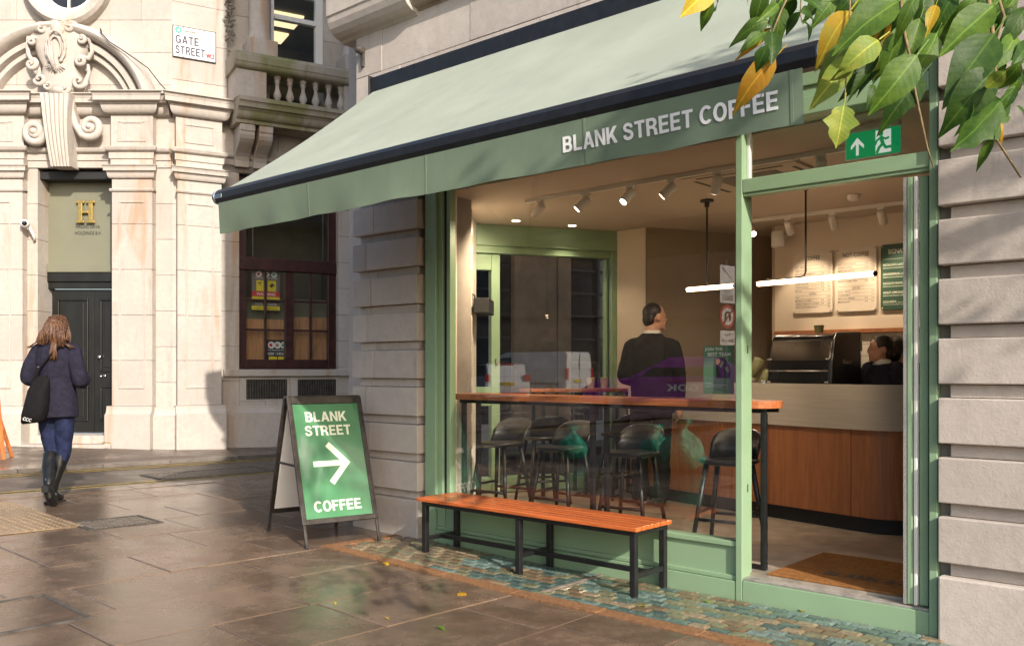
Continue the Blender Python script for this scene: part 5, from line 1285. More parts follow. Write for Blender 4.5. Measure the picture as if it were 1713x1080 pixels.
# ------------------------------------------------------------------ window bar
bt = thing('window_bar', 'long cherry wood bar top on black legs along the shop window', 'table', tuple(MS @ Vector((-1.1,.28,ZFL))))
pts = [(-2.38,.115),(.03,.115)] + [(.03+.155*math.sin(R(a)), .27-.155*math.cos(R(a))) for a in range(15,180,15)] + [(.03,.425),(-2.50,.425)]
mb = M(MS); mb.prism(pts, 1.098, 1.143); obj('bar_top', mb, MAT['bar_wood'], bt, .004)
for u_ in (.115, -1.13, -2.36):
    for v_ in ((.20,.36)):
        if v_ > .3 and u_ > 0: continue
        mb = M(MS); mb.box(u_-.016,u_+.016,v_-.016,v_+.016,ZFL+.002,1.07); obj('leg', mb, MAT['black'], bt, .002)
    mb = M(MS)
    if u_ > 0: mb.box(-.10,u_-.017,.185,.215,ZFL+.003,ZFL+.028)
    else: mb.box(u_-.016,u_+.016,.217,.343,ZFL+.003,ZFL+.028)
    obj('foot_bar', mb, MAT['black'], bt, .002)
mb = M(MS); mb.box(-2.4,.13,.19,.21,1.071,1.097); mb.box(-2.45,.13,.35,.37,1.071,1.097); obj('under_rail', mb, MAT['black'], bt)
# ------------------------------------------------------------------ stools
def make_stool():
    t = thing('bar_stool', 'x', 'stool', (0,0,0), 'black bar stools')
    q = M(); n = 24; sec = []
    def ring(k, z): return [(k*.19*math.copysign(abs(math.cos(a))**.75, math.cos(a)), k*.185*math.copysign(abs(math.sin(a))**.75, math.sin(a)), z - .012*(1-k)) for a in [2*math.pi*i/n for i in range(n)]]
    q.rings([ring(.80,.555), ring(.97,.568), ring(1.0,.578), ring(.98,.590), ring(.85,.588), ring(.4,.580)]); obj('seat', q, MAT['black'], t, smooth=True)
    q = M(); m_ = 15; rr = []
    for i in range(m_):
        a = R(-64+128*i/(m_-1)); top = .775 - .06*(abs(a)/R(64))**3
        rr.append([(rad*math.sin(a), .005+rad*math.cos(a)*.93 + lean*.16, z) for rad, z, lean in ((.170,.585,0),(.182,.585,0),(.192,.68,.35),(.196,top-.012,.65),(.190,top,.66),(.182,top-.012,.6),(.178,.68,.3))])
    q.rings(rr); obj('backrest', q, MAT['black'], t, smooth=True)
    for sx in (-1,1):
        for sy in (-1,1):
            q = M(); q.tube([(sx*.115,sy*.11,.57),(sx*.19,sy*.19,.0)], [.019,.013], 10); obj('leg', q, MAT['black'], t, smooth=True)
    for a, b, z in (((-1,-1),(1,-1),.20),((-1,1),(1,1),.20),((-1,-1),(-1,1),.245),((1,-1),(1,1),.245)):
        k = .19-(.19-.115)*z/.57; k2 = .19-(.19-.11)*z/.57
        q = M(); q.tube([(a[0]*k,a[1]*k2,z),(b[0]*k,b[1]*k2,z)], .011, 8); obj('foot_rest', q, MAT['black'], t, smooth=True)
    return t
stool0 = make_stool()
ROTS = MS.to_euler().z
SPOT = [((-2.40,.66), 6, 'black bar stool tucked under the window bar by the white return wall'), ((-1.76,.66), 4, 'black bar stool at the window bar, second from the white return wall'),
        ((-1.13,.66), 8, 'black bar stool at the window bar, second from the doorway'), ((-.34,.63), 10, 'black bar stool at the window bar beside the doorway post')]
for i, ((a, b), r_, lab) in enumerate(SPOT):
    p = uv(a, b); m4 = Matrix.Translation((*p, ZFL+.003)) @ Matrix.Rotation(ROTS+R(r_), 4, 'Z')
    o = stool0 if i == 0 else copy_tree(stool0)
    o.matrix_basis = m4; o['label'] = lab
# the side bar with two more stools and cups
sb = thing('side_bar', 'short dark cherry bar along the side window', 'table', (*wpt(.95,.2), ZFL))
q = M(FW); q.box(.42,1.62,.02,.36,1.115,1.145); obj('bar_top', q, MAT['bar_wood'], sb, .004)
for s_ in (.55,.98,1.42):
    for d_ in (.06,.32): q = M(FW); q.box(s_-.016,s_+.016,d_-.016,d_+.016,ZFL+.002,1.114); obj('leg', q, MAT['black'], sb, .002)
WROT = math.atan2(WD.y, WD.x)+math.pi
for (s_, d_, lab) in ((.42,.66,'black bar stool at the side bar near the green side door'),(1.22,.62,'black bar stool at the side bar near the tan wall')):
    o = copy_tree(stool0); o['label'] = lab; o.matrix_basis = Matrix.Translation((*wpt(s_,d_), ZFL+.003)) @ Matrix.Rotation(WROT, 4, 'Z')
cupm = M(); cupm.lathe([(.030,0),(.0305,.002),(.041,.098),(.043,.10),(.041,.103),(.0385,.099),(.028,.006)], n=18); cme = cupm.mesh('paper_cup'); fix_normals(cme); cme.materials.append(MAT['cup'])
for p in cme.polygons: p.use_smooth = True
for s_, lab in ((1.10,'tan paper cup on the side bar, nearer the green side door'),(1.24,'tan paper cup on the side bar, nearer the tan wall')):
    o = bpy.data.objects.new('paper_cup', cme); COL.objects.link(o); o.location = (*wpt(s_,.17), 1.146); tag(o, lab, 'cup', 'cups on the side bar')
# ------------------------------------------------------------------ counter
ct = thing('service_counter', 'curved service counter with cherry veneer panels and pale upper band', 'counter', tuple(MS @ Vector((-.8,2.2,ZFL))))
CR = .34
def outline(inset=0.0):
    ux, vx = 1, -.22; l = math.hypot(ux, vx); d = Vector((ux/l, vx/l)); n = Vector((-d.y, d.x))      # n points inwards (+v)
    a = Vector((-2.25, 1.83-.22*(-2.05))) + n*inset; e = Vector((.10, 1.83-.22*.30)) + n*inset
    c = e + n*(CR-inset); r = CR-inset; out = [a, e]
    a0 = math.atan2(-n.y, -n.x); 
    for i in range(1, 13): t = a0 + (R(90)-0.0)*i/12 + (.216*i/12); out.append(c + Vector((math.cos(t), math.sin(t)))*r)
    last = out[-1]; out.append(Vector((last.x, 2.75))); return out
def along(pts, a, b):                          # sub-polyline between arc lengths a and b
    out = []; acc = 0
    for p, q in zip(pts[:-1], pts[1:]):
        L = (q-p).length
        if acc+L > a and acc < b:
            t0 = max(0,(a-acc)/L); t1 = min(1,(b-acc)/L)
            if not out: out.append(p.lerp(q,t0))
            out.append(p.lerp(q,t1))
        acc += L
    return out
def skin(name, a, b, inset, th, z0, z1, m, bev=.0):
    o1, o2 = along(outline(inset), a, b), None
    nrm = []
    for i in range(len(o1)):
        d = (o1[min(i+1,len(o1)-1)]-o1[max(i-1,0)]).normalized(); nrm.append(Vector((-d.y, d.x)))
    o2 = [p+n*th for p, n in zip(o1, nrm)]
    q = M(MS); rr = [[(p.x,p.y,z0),(p.x,p.y,z1),(r.x,r.y,z1),(r.x,r.y,z0)] for p, r in zip(o1, o2)]
    q.rings(rr); ob = obj(name, q, m, ct, bev); auto_smooth(ob, 30); return ob
LT = 2.40
skin('kick_plate', 0, 4.2, .055, .03, ZFL+.001, .262, MAT['black_matt'])
cuts = [0, .60, 1.07, 1.57, 2.30, 4.2]
for a, b in zip(cuts[:-1], cuts[1:]): skin('veneer_panel', a+.002, b-.002, .012, .03, .263, .888, MAT['counter_wood'], .0)
for c in cuts[1:-1]: skin('panel_batten', c-.018, c+.018, .004, .010, .264, .887, MAT['counter_wood'], .0)
skin('upper_band', 0, 4.2, -.012, .045, .893, 1.218, MAT['oak_pale'])
skin('top_trim', 0, 4.2, -.004, .05, .8885, .8925, MAT['counter_wood'])
q = M(MS); pl = [tuple(p) for p in outline(.045)]; pl.append((-2.2,3.0)); q.prism(pl, 1.04, 1.07); obj('worktop', q, MAT['oak_pale'], ct)
# ------------------------------------------------------------------ espresso machine
em = thing('espresso_machine', 'large gloss black espresso machine with chrome rails on the counter', 'espresso machine', tuple(MS @ Vector((-.45,2.4,1.07))))
def mp(v0): return [(v0-.0,1.075),(v0-.02,1.20),(v0+.005,1.40),(v0+.06,1.56),(v0+.12,1.615),(v0+.60,1.635),(v0+.62,1.075)]
q = M(MS); q.prism_x(mp(2.28), -.86, -.335); obj('body', q, MAT['black_gloss'], em, .012)
q = M(MS); q.prism_x([(a-.012, b+(.012 if b > 1.5 else 0)) for a, b in mp(2.28)], -.333, -.31); sp = obj('side_panel', q, MAT['black'], em, .02)
for z, vv, uu0, uu1 in ((1.598,2.37,-.85,-.345),(1.315,2.268,-.84,-.345)): q = M(MS); q.tube([(uu0,vv,z),(uu1,vv,z)], .008, 8); obj('chrome_rail', q, MAT['chrome'], em, smooth=True)
for z, vv in ((1.41,2.28),(1.225,2.255)):
    for uu in (-.845,-.355): q = M(MS); q.tube([(uu-.018,vv,z),(uu+.018,vv,z)], .009, 8); obj('chrome_bolt', q, MAT['chrome'], em, smooth=True)
q = M(); mesh_into(q, fit_text('Tukatriz', 2.47, 2.66, .034, .0), MS @ Matrix(((0,0,1,-.3085),(1,0,0,0),(0,1,0,1.372),(0,0,0,1)))); obj('script_badge', q, MAT['chrome'], sp, recalc=False)
q = M(MS); q.box(-.311,-.307,2.86,2.89,1.48,1.56); obj('cup_gauge', q, MAT['cup_green'], sp)
for u_, v_, h_, lab in ((-.56,2.6,.06,'olive paper cup standing on top of the espresso machine'),):
    o = bpy.data.objects.new('paper_cup', cme.copy()); o.data.materials.clear(); o.data.materials.append(MAT['cup_green']); COL.objects.link(o); o.location = MS @ Vector((u_,v_,1.632)); o.scale = (1,1,.62); tag(o, lab, 'cup')
# cup stacks leaning in their rack
rk = thing('cup_rack', 'black cup rack holding leaning stacks of olive cups beside the espresso machine', 'cup rack', tuple(MS @ Vector((-1.0,2.4,1.07))))
q = M(MS); q.box(-1.16,-.92,2.3,2.5,1.071,1.16); obj('rack_body', q, MAT['black_matt'], rk, .01)
for (u_, z0, ln) in ((-1.10,1.19,.26),(-1.0,1.12,.22)):
    a = Vector((u_,2.36,z0)); dr = Vector((.50,-.10,.80)).normalized()
    q = M(MS); q.tube([tuple(a+dr*t) for t in (0,.02,ln*.45,ln*.46,ln)], [.038,.042,.042,.045,.045], 16); st_ = obj('cup_stack', q, MAT['cup_green'], rk, smooth=True)
    q = M(MS); q.tube([tuple(a+dr*t) for t in (-.005,ln*.4)], [.0445,.0465], 16); obj('cup_sleeve', q, MAT['cup'], rk, smooth=True)
q = M(MS); q.lathe([(.03,0),(.045,.02),(.04,.07),(.03,.10),(.032,.105)], tuple((-.905,2.30,1.13)), 14); obj('milk_jug', q, MAT['chrome'], rk, smooth=True)
# back counter bottles at the right of the baristas
t = thing('steam_pitcher', 'pale tall flask standing on the back counter by the tiles', 'flask', tuple(MS @ Vector((.06,3.2,1.07))))
q = M(MS); q.lathe([(.03,1.071),(.03,1.28),(.022,1.31),(.022,1.33)], (.04,3.2,0), 14); obj('flask_body', q, MAT['cup'], t, smooth=True)
q = M(MS); q.lathe([(.024,1.331),(.024,1.35),(.01,1.352)], (.04,3.2,0), 14); obj('flask_lid', q, MAT['black'], t, smooth=True)
t = thing('coffee_grinder', 'black coffee grinder on the back counter partly behind the door edge', 'grinder', tuple(MS @ Vector((.16,3.2,1.07))))
q = M(MS); q.box(.09,.22,3.12,3.34,1.071,1.36); obj('grinder_body', q, MAT['black'], t, .02)
q = M(MS); q.lathe([(.05,1.361),(.075,1.45),(.075,1.53),(.07,1.54)], (.155,3.23,0), 16); obj('hopper', q, MAT['black_gloss'], t, smooth=True)
mb = M(MS); mb.box(-.75,1.7,3.05,3.385,1.03,1.0695); mb.box(-.75,1.7,3.08,3.385,ZFL+.001,1.029)
o = obj('back_counter', mb, MAT['counter_wood']); tag(o, 'plain back counter below the white wall tiles', 'counter')
# ------------------------------------------------------------------ menu boards
def rrect(x0,x1,y0,y1,r,n=5):
    out = []
    for cx_, cy_, a0 in ((x1-r,y1-r,0),(x0+r,y1-r,90),(x0+r,y0+r,180),(x1-r,y0+r,270)):
        for i in range(n+1): a = R(a0+90*i/n); out.append((cx_+r*math.cos(a), cy_+r*math.sin(a)))
    return out
def board(u0, u1, m_, tm_, title, rows, lab, prices=True, notes=None):
    z0, z1 = 1.850, 2.425
    t = thing('menu_board', lab, 'menu board', tuple(MS @ Vector(((u0+u1)/2,3.385,z0))), 'menu boards on the wall')
    q = M(MS); q.prism_y(rrect(u0,u1,z0,z1,.022), 3.372, 3.384); bd = obj('board', q, m_, t, .002)
    q = M(); ww = u1-u0
    me = fit_text(title, u0+ww*(.5-.032*len(title)), u0+ww*(.5+.032*len(title)), .040, .008); mesh_into(q, me, shop_text(0,3.3705,z1-.085))
    n = len(rows); y = z1-.13; st = (y-(z0+.04))/n; ln = M(MS)
    for r_ in rows:
        if r_.startswith('#'): mesh_into(q, fit_text(r_[1:], u0+ww*.42, u0+ww*.60, .013, .006), shop_text(0,3.3705,y-st*.75))
        elif r_:
            L = min(.62, .034*len(r_)); mesh_into(q, fit_text(r_, u0+ww*.06, u0+ww*(.06+L), .0125 if prices else .016, .004 if prices else .012), shop_text(0,3.3705,y-st*.70))
            if prices:
                mesh_into(q, fit_text('3.4', u0+ww*.88, u0+ww*.95, .0125, .004), shop_text(0,3.3705,y-st*.70))
                if rb.random() < .6: mesh_into(q, fit_text('2.9', u0+ww*.72, u0+ww*.79, .0125, .004), shop_text(0,3.3705,y-st*.70))
            else:
                for k in range(2): mesh_into(q, fit_text(notes, u0+ww*.06, u0+ww*(.92-.3*k), .009, .0), shop_text(0,3.3705,y-st*(.38+.22*k)-st*.55+.012))
        if r_: ln.box(u0+ww*.06, u0+ww*.95, 3.3708, 3.3716, y-.0008, y+.0008)
        y -= st
    obj('lettering', q, tm_, bd, recalc=False); obj('rule_lines', ln, tm_, bd)
    for a in (u0+.018,u1-.018):
        for b in (z0+.018,z1-.018): q = M(MS); q.lathe([(.006,3.371),(.006,3.364)], (a,0,b), 10, 'y'); obj('stand_off', q, MAT['chrome'], t)
board(-1.135,-.757,MAT['board_cream'],MAT['print_black'],'COFFEE',['HOT BREW','AMERICANO','DOUBLE ESPRESSO','CORTADO','LATTE','FLAT WHITE','CAPPUCCINO','MOCHA','#EXTRAS','OAT','MAKE IT ICED','VANILLA / HAZELNUT / CARAMEL','ADD A DOUBLE SHOT'],'cream menu board headed COFFEE on the wall behind the counter')
board(-.727,-.360,MAT['board_cream'],MAT['print_black'],'NOT COFFEE',['HOT CHOCOLATE','CHAI LATTE','MATCHA LATTE','','LEMON ICED TEA','PEACH ICED TEA','','#HOT TEA','EARL GREY','CHAMOMILE','SENCHA GREEN','BREAKFAST',''],'cream menu board headed NOT COFFEE between the other two boards')
board(-.325,.045,MAT['board_green'],MAT['print_cream'],'SIGNATURES',['PISTACHIO LATTE','GINGERBREAD LATTE','CHOCOLATE ORANGE MOCHA','VIOLET LEMONADE','COLD BREW'],'dark green menu board headed SIGNATURES partly behind the open door',False,'PREMIUM LATTE, PISTACHIO & CARDAMOM')
# ------------------------------------------------------------------ lamps
SPOTS = 0
def spot_light(name, p, d, watt, ang, parent, blend=.5):
    L = bpy.data.lights.new(name, 'SPOT'); L.energy = watt; L.spot_size = R(ang); L.spot_blend = blend; L.color = (1.0,.78,.54); L.shadow_soft_size = .03
    o = bpy.data.objects.new(name, L); link(o, parent); o.matrix_basis = Matrix.Translation(p) @ Vector(d).to_track_quat('-Z','Y').to_matrix().to_4x4(); return o
def track_head(u_, v_, aim, lab, watt, ang=62, lit=True):
    d = Vector(aim).normalized(); dw = (MS.to_3x3() @ d)
    t = thing('track_spotlight', lab, 'spotlight', tuple(MS @ Vector((u_,v_,ZCE-.05))), 'track spotlights')
    piv = Vector((u_,v_,ZCE-.085)); a = piv - d*.03; b = piv + d*.095
    q = M(MS); q.box(u_-.03,u_+.03,v_-.014,v_+.014,ZCE-.05,ZCE-.031); q.tube([(u_,v_,ZCE-.05),(u_,v_,ZCE-.085)], .007, 6); obj('mount', q, MAT['white'], t)
    q = M(MS); q.tube([tuple(a),tuple(a+d*.01),tuple(b-d*.008),tuple(b)], [.026,.034,.034,.031], 16); obj('lamp_body', q, MAT['white'], t, smooth=True)
    q = M(MS); q.tube([tuple(b+d*.0005),tuple(b+d*.002)], .027, 16); obj('lens', q, MAT['lens'] if lit else MAT['print_grey'], t)
    if lit and watt: spot_light('lamp_light', MS @ (b+d*.02), dw, watt, ang, t)
def track(u0, u1, v_, lab):
    q = M(MS); q.box(u0,u1,v_-.017,v_+.017,ZCE-.031,ZCE-.0005); o = obj('lighting_track', q, MAT['white'], None, .003); tag(o, lab, 'track')
track(-2.22, .62, .77, 'white ceiling lighting track running along the shop window')
A_ = (-.45,-.45,-.85)
for u_, aim, lit, lab in ((-2.07,(-.9,.1,-.65),1,'white track spotlight at the end of the track near the side door'),(-1.62,(-.6,-.5,-.75),1,'white track spotlight, second along the window track from the side door end'),(-1.21,(-.25,-.75,-.8),1,'white track spotlight, third along the window track from the side door end'),
                      (-.86,(-.75,-.35,-.75),1,'white track spotlight, fourth along the window track from the side door end'),(-.5,(-.5,.35,-.9),1,'unlit-looking white track spotlight below the air conditioner'),(.22,(-.6,.5,-.8),1,'white track spotlight on the window track above the doorway')):
    track_head(u_, .77, aim, lab, 85.0 if u_ < -2 else 30.0, 96 if u_ < -2 else 80)
track(-1.36, .40, 2.86, 'white ceiling lighting track in front of the menu wall')
for u_, lab in ((-.95,'white track spotlight over the COFFEE board'),(-.55,'white track spotlight over the NOT COFFEE board'),(-.14,'white track spotlight over the SIGNATURES board')):
    track_head(u_, 2.86, (0,.62,-.82), lab, 17.0, 66)
track_head(-1.31, 2.86, (.5,-.5,-.6), 'white track spotlight beside the wall speaker', 24.0, 90)
for (px, py, lab) in ((863,368,'round recessed downlight by the side window, over the side door'),(957,376,'round recessed downlight by the side window, over the side bar')):
    a, b = shop_z(px, py, ZCE); t = thing('downlight', lab, 'downlight', tuple(MS @ Vector((a,b,ZCE-.01))), 'recessed downlights')
    q = M(MS); q.lathe([(.048,ZCE-.008),(.048,ZCE-.0005)], (a,b,0), 18); obj('trim_ring', q, MAT['white'], t)
    q = M(MS); q.lathe([(.036,ZCE-.0105),(.036,ZCE-.0085)], (a,b,0), 18); obj('lens', q, MAT['lens'], t)
    spot_light('lamp_light', MS @ Vector((a,b,ZCE-.03)), (0,0,-1), 14.0, 110, t)
def pendant(p_rod, pa, pb, lab, bend):
    # p_rod: (x, y) of the ceiling rose; pa, pb: tube ends
    x, y = p_rod; zt_ = pa[2]; t = thing('pendant_lamp', lab, 'pendant lamp', (x, y, ZCE), 'tube pendant lamps')
    q = M(); q.lathe([(.055,ZCE-.018),(.055,ZCE-.0005)], (x,y,0), 18); q.lathe([(.02,ZCE-.06),(.02,ZCE-.018)], (x,y,0), 10); obj('ceiling_rose', q, MAT['black'], t)
    d = (Vector(bend)-Vector((x,y,zt_))).normalized()
    q = M(); q.tube([(x,y,ZCE-.05),(x,y,zt_+.06),(x+d.x*.012,y+d.y*.012,zt_+.032),(x+d.x*.045,y+d.y*.045,zt_+.022),(bend[0],bend[1],zt_+.021)], .0075, 8); obj('rod', q, MAT['black'], t, smooth=True)
    q = M(); q.tube([pa,pb], .0175, 14); obj('light_tube', q, MAT['tube'], t, smooth=True)
    dd = (Vector(pb)-Vector(pa)).normalized()
    for e, s_ in ((pa,-1),(pb,1)): q = M(); q.tube([tuple(Vector(e)+dd*s_*.0005), tuple(Vector(e)+dd*s_*.016)], .0185, 14); obj('end_cap', q, MAT['black'], t)
ZP = 1.985
def pz(px, py): x, y = at_z(px, py, ZP); return (x, y, ZP)
r1 = at_z(1187, 333, ZCE); ta, tb = pz(1150,484.5), pz(1226,478)
ln_ = (Vector(tb)-Vector(ta)).normalized(); 
pa = ta; pb = tuple(Vector(ta)+ln_*.46)
mid1 = Vector(ta)+ln_*.20
pendant((mid1.x, mid1.y), pa, pb, 'glowing tube pendant on a black rod behind the window glass', tuple(Vector(ta)+ln_*.42))
ta, tb = pz(1268,475), pz(1462,457.5)
ln_ = (Vector(tb)-Vector(ta)).normalized(); L_ = (Vector(tb)-Vector(ta)).length
mr = Vector(ta)+ln_*L_*.44
pendant((mr.x, mr.y), ta, tb, 'glowing tube pendant on a bent black rod seen through the doorway', tuple(Vector(ta)+ln_*.02))
# ceiling cassette, detector, speaker
t = thing('air_conditioner', 'square ceiling air conditioning cassette behind the window', 'air conditioner', tuple(MS @ Vector((-.42,1.2,ZCE))))
q = M(MS); q.box(-.85,.0,.86,1.62,ZCE-.022,ZCE-.0005); obj('cassette_panel', q, MAT['ceiling'], t, .008)
for a,b,c,d in ((-.75,-.1,.90,.93),(-.75,-.1,1.55,1.58),(-.81,-.78,.98,1.5),(-.07,-.04,.98,1.5)): q = M(MS); q.box(a,b,c,d,ZCE-.0235,ZCE-.0225); obj('air_slot', q, MAT['black_matt'], t)
q = M(MS); q.box(-.66,-.19,1.0,1.48,ZCE-.026,ZCE-.0226); obj('intake_grille', q, MAT['print_grey'], t)
a, b = shop_z(1428, 326, ZCE); t = thing('smoke_detector', 'small round smoke detector on the ceiling over the counter', 'smoke detector', tuple(MS @ Vector((a,b,ZCE))))
q = M(MS); q.lathe([(.035,ZCE-.045),(.05,ZCE-.03),(.05,ZCE-.012),(.055,ZCE-.0005)], (a,b,0), 18); obj('detector_body', q, MAT['white'], t, smooth=True)
t = thing('wall_speaker', 'white cylinder speaker in the ceiling corner beside the menu wall', 'speaker', tuple(MS @ Vector((-1.24,3.28,2.5))))
q = M(MS); q.lathe([(.05,2.475),(.06,2.485),(.06,2.615),(.05,2.625)], (-1.235,3.26,0), 18); obj('speaker_body', q, MAT['white'], t, smooth=True)
q = M(MS); q.tube([(-1.235,3.31,2.55),(-1.20,3.37,2.60),(-1.16,3.398,2.60)], .012, 6); obj('bracket', q, MAT['white'], t)
# black box lamp on the return wall
p1 = Vector((*q1,0)); p2 = Vector((P2.x,P2.y,0)); wd_ = (p2-p1).normalized(); wn_ = Vector((wd_.y,-wd_.x,0))
FRW = Matrix(((wd_.x,wn_.x,0,p1.x),(wd_.y,wn_.y,0,p1.y),(0,0,1,0),(0,0,0,1))); LW = (p2-p1).length
t = thing('box_speaker', 'black box speaker with wire handle on the white return wall', 'speaker', tuple(FRW @ Vector((LW*.85,.1,1.85))))
q = M(FRW); q.box(LW*.70,LW*.99,.03,.17,1.83,1.965); obj('box', q, MAT['black_matt'], t, .008)
q = M(FRW); q.tube([(LW*.70,.02,1.83),(LW*.70,.02,2.0),(LW*.82,.02,2.0),(LW*.82,.02,1.965)], .006, 6); obj('wire_handle', q, MAT['black'], t, smooth=True)
# exit sign
u0,u1,z0,z1 = .560,.857,2.503,2.648
t = thing('exit_sign', 'green emergency exit sign with arrow and running figure above the doorway', 'exit sign', tuple(MS @ Vector((.7,.3,z0))))
q = M(MS); q.box(u0,u1,.302,.312,z0,z1); pl_ = obj('sign_plate', q, MAT['sign_green'], t, .001)
q = M(MS)
for a,b,c,d in ((u0-.004,u0,z0,z1),(u1,u1+.004,z0,z1),(u0-.004,u1+.004,z1,z1+.004),(u0-.004,u1+.004,z0-.004,z0)): q.box(a,b,.300,.314,c,d)
obj('edge_trim', q, MAT['print_white'], t)
q = M(MS); q.box(u0,u1,.285,.325,z1+.0045,z1+.035); obj('housing', q, MAT['ceiling'], t, .006)
q = M(MS); q.tube([(u0+.04,.305,z1+.034),(u0+.04,.305,ZCE)], .002, 5); q.tube([(u1-.04,.305,z1+.034),(u1-.04,.305,ZCE)], .002, 5); obj('hanger_wire', q, MAT['black'], t)
w_, h_ = u1-u0, z1-z0; F_ = lambda x, y: (u0+w_*x, z0+h_*y)
q = M(MS)
q.prism_y([F_(x,y) for x,y in ((.19,.12),(.24,.12),(.24,.62),(.19,.62))], .2990, .3005)
q.prism_y([F_(x,y) for x,y in ((.215,.80),(.335,.50),(.335,.36),(.215,.62))], .2985, .3010); q.prism_y([F_(x,y) for x,y in ((.215,.80),(.095,.50),(.095,.36),(.215,.62))], .2987, .3012)
q.prism_y([F_(x,y) for x,y in ((.55,.08),(.83,.08),(.83,.94),(.55,.94))], .2995, .3010); obj('arrow_and_door', q, MAT['sign_white'], pl_)
q = M(MS)
q.lathe([(.0135,.2960),(.0135,.2972)], (*[F_(.65,.80)[0]], 0, F_(.65,.80)[1]), 14, 'y')
def limb(pts, w): 
    for (x0,y0),(x1,y1) in zip(pts[:-1], pts[1:]):
        a = Vector(F_(x0,y0)); b = Vector(F_(x1,y1)); d = (b-a).normalized()*.003; n = Vector((-d.y,d.x)).normalized()*w; rbq = rb.uniform(0,.0006)
        q.prism_y([tuple(a+n-d),tuple(b+n+d),tuple(b-n+d),tuple(a-n-d)], .2955-rbq, .2974-rbq)
limb([(.655,.68),(.69,.40)], .010); limb([(.66,.66),(.58,.56),(.55,.42)], .0055); limb([(.67,.66),(.74,.58),(.79,.62)], .0055); limb([(.69,.42),(.62,.28),(.58,.10)], .0075); limb([(.69,.42),(.74,.26),(.86,.27)], .0075)
obj('running_figure', q, MAT['sign_green'], pl_)
# recruitment poster on the glass
u0,u1,z0,z1 = -.207,-.006,1.183,1.468
t = thing('window_poster', 'green recruitment poster reading JOIN THE BEST TEAM on the shop window', 'poster', tuple(MS @ Vector((-.1,.06,z0))))
q = M(MS); q.box(u0,u1,.0605,.0625,z0,z1); sh_ = obj('poster_sheet', q, MAT['card_green'], t)
F_ = lambda x, y: (u0+(u1-u0)*x, z0+(z1-z0)*y); w_, h_ = u1-u0, z1-z0
q = M()
for s_, xa, xb, yy in (('JOIN THE',.05,.64,.885),('BEST TEAM',.15,.90,.785)): mesh_into(q, fit_text(s_, u0+w_*xa, u0+w_*xb, h_*.075, .02), shop_text(0,.0598,z0+h_*yy))
for s_, xa, xb, yy in (('Perks and benefits include:',.06,.30,.215),('Free coffee and competitive pay, flexible hours',.06,.78,.175),('To apply scan or ask one of the team',.06,.62,.135),('blank street',.40,.64,.035)): mesh_into(q, fit_text(s_, u0+w_*xa, u0+w_*xb, h_*.022, .0), shop_text(0,.0598,z0+h_*yy))
obj('lettering', q, MAT['print_white'], sh_, recalc=False)
q = M(MS); q.prism_y([F_(x,y) for x,y in ((.43,.33),(.88,.33),(.90,.42),(.88,.55),(.80,.66),(.70,.74),(.60,.755),(.43,.74))], .0590,.0603); ph = obj('photo', q, MAT['print_black'], sh_)
q = M(MS); q.prism_y([F_(x,y) for x,y in ((.54,.58),(.62,.69),(.68,.66),(.60,.54))], .0578,.0588); q.prism_y([F_(x,y) for x,y in ((.72,.55),(.82,.57),(.85,.46),(.78,.44))], .0578,.0588); obj('photo_sleeve', q, MAT['sign_grey'], ph)
q = M(MS); q.prism_y([F_(x,y) for x,y in ((.42,.63),(.50,.60),(.57,.68),(.55,.72),(.43,.73))], .0576,.0589); obj('photo_hand', q, MAT['skin'], ph)
# door mat
t = thing('door_mat', 'brown coir door mat printed BLANK STREET inside the doorway', 'door mat', tuple(MS @ Vector((.6,.5,ZFL))))
q = M(MS); q.box(.19,1.62,.092,.88,ZFL+.001,ZFL+.014); mt_ = obj('mat_pile', q, MAT['coir'], t, .003)
a0 = shop_z(1377,958,ZFL+.015); a1 = shop_z(1458,970,ZFL+.015)
me = heavy('BLANK STREET', a0[0], a0[0]+(a1[0]-a0[0])*2.55, .105)
q = M(); mesh_into(q, me, MS @ Matrix(((1,0,0,0),(0,1,0,a0[1]-.02),(0,0,1,ZFL+.0155),(0,0,0,1)))); obj('lettering', q, MAT['print_black'], mt_, recalc=False)
# ================================================================== PEOPLE
def loft(mb, secs, n=20):                  # (cx, cy, cz, rx, ry)
    mb.rings([[(cx+rx*math.cos(2*math.pi*i/n), cy+ry*math.sin(2*math.pi*i/n), cz) for i in range(n)] for cx,cy,cz,rx,ry in secs])
def limbt(mb, pts, rad, n=12):             # smooth tapering limb through joints
    P = [Vector(p) for p in pts]; out, rr = [], []
    for k in range(len(P)-1):
        p0 = P[max(k-1,0)]; p1 = P[k]; p2 = P[k+1]; p3 = P[min(k+2,len(P)-1)]
        for i in range(5):
            t = i/5; a = p1.lerp(p2, t); c = .5*((2*p1)+(p2-p0)*t+(2*p0-5*p1+4*p2-p3)*t*t+(3*p1-p0-3*p2+p3)*t**3)
            out.append(a.lerp(c,.6)); rr.append(rad[k]+(rad[k+1]-rad[k])*t)
    out.append(P[-1]); rr.append(rad[-1]); mb.tube(out, rr, n)
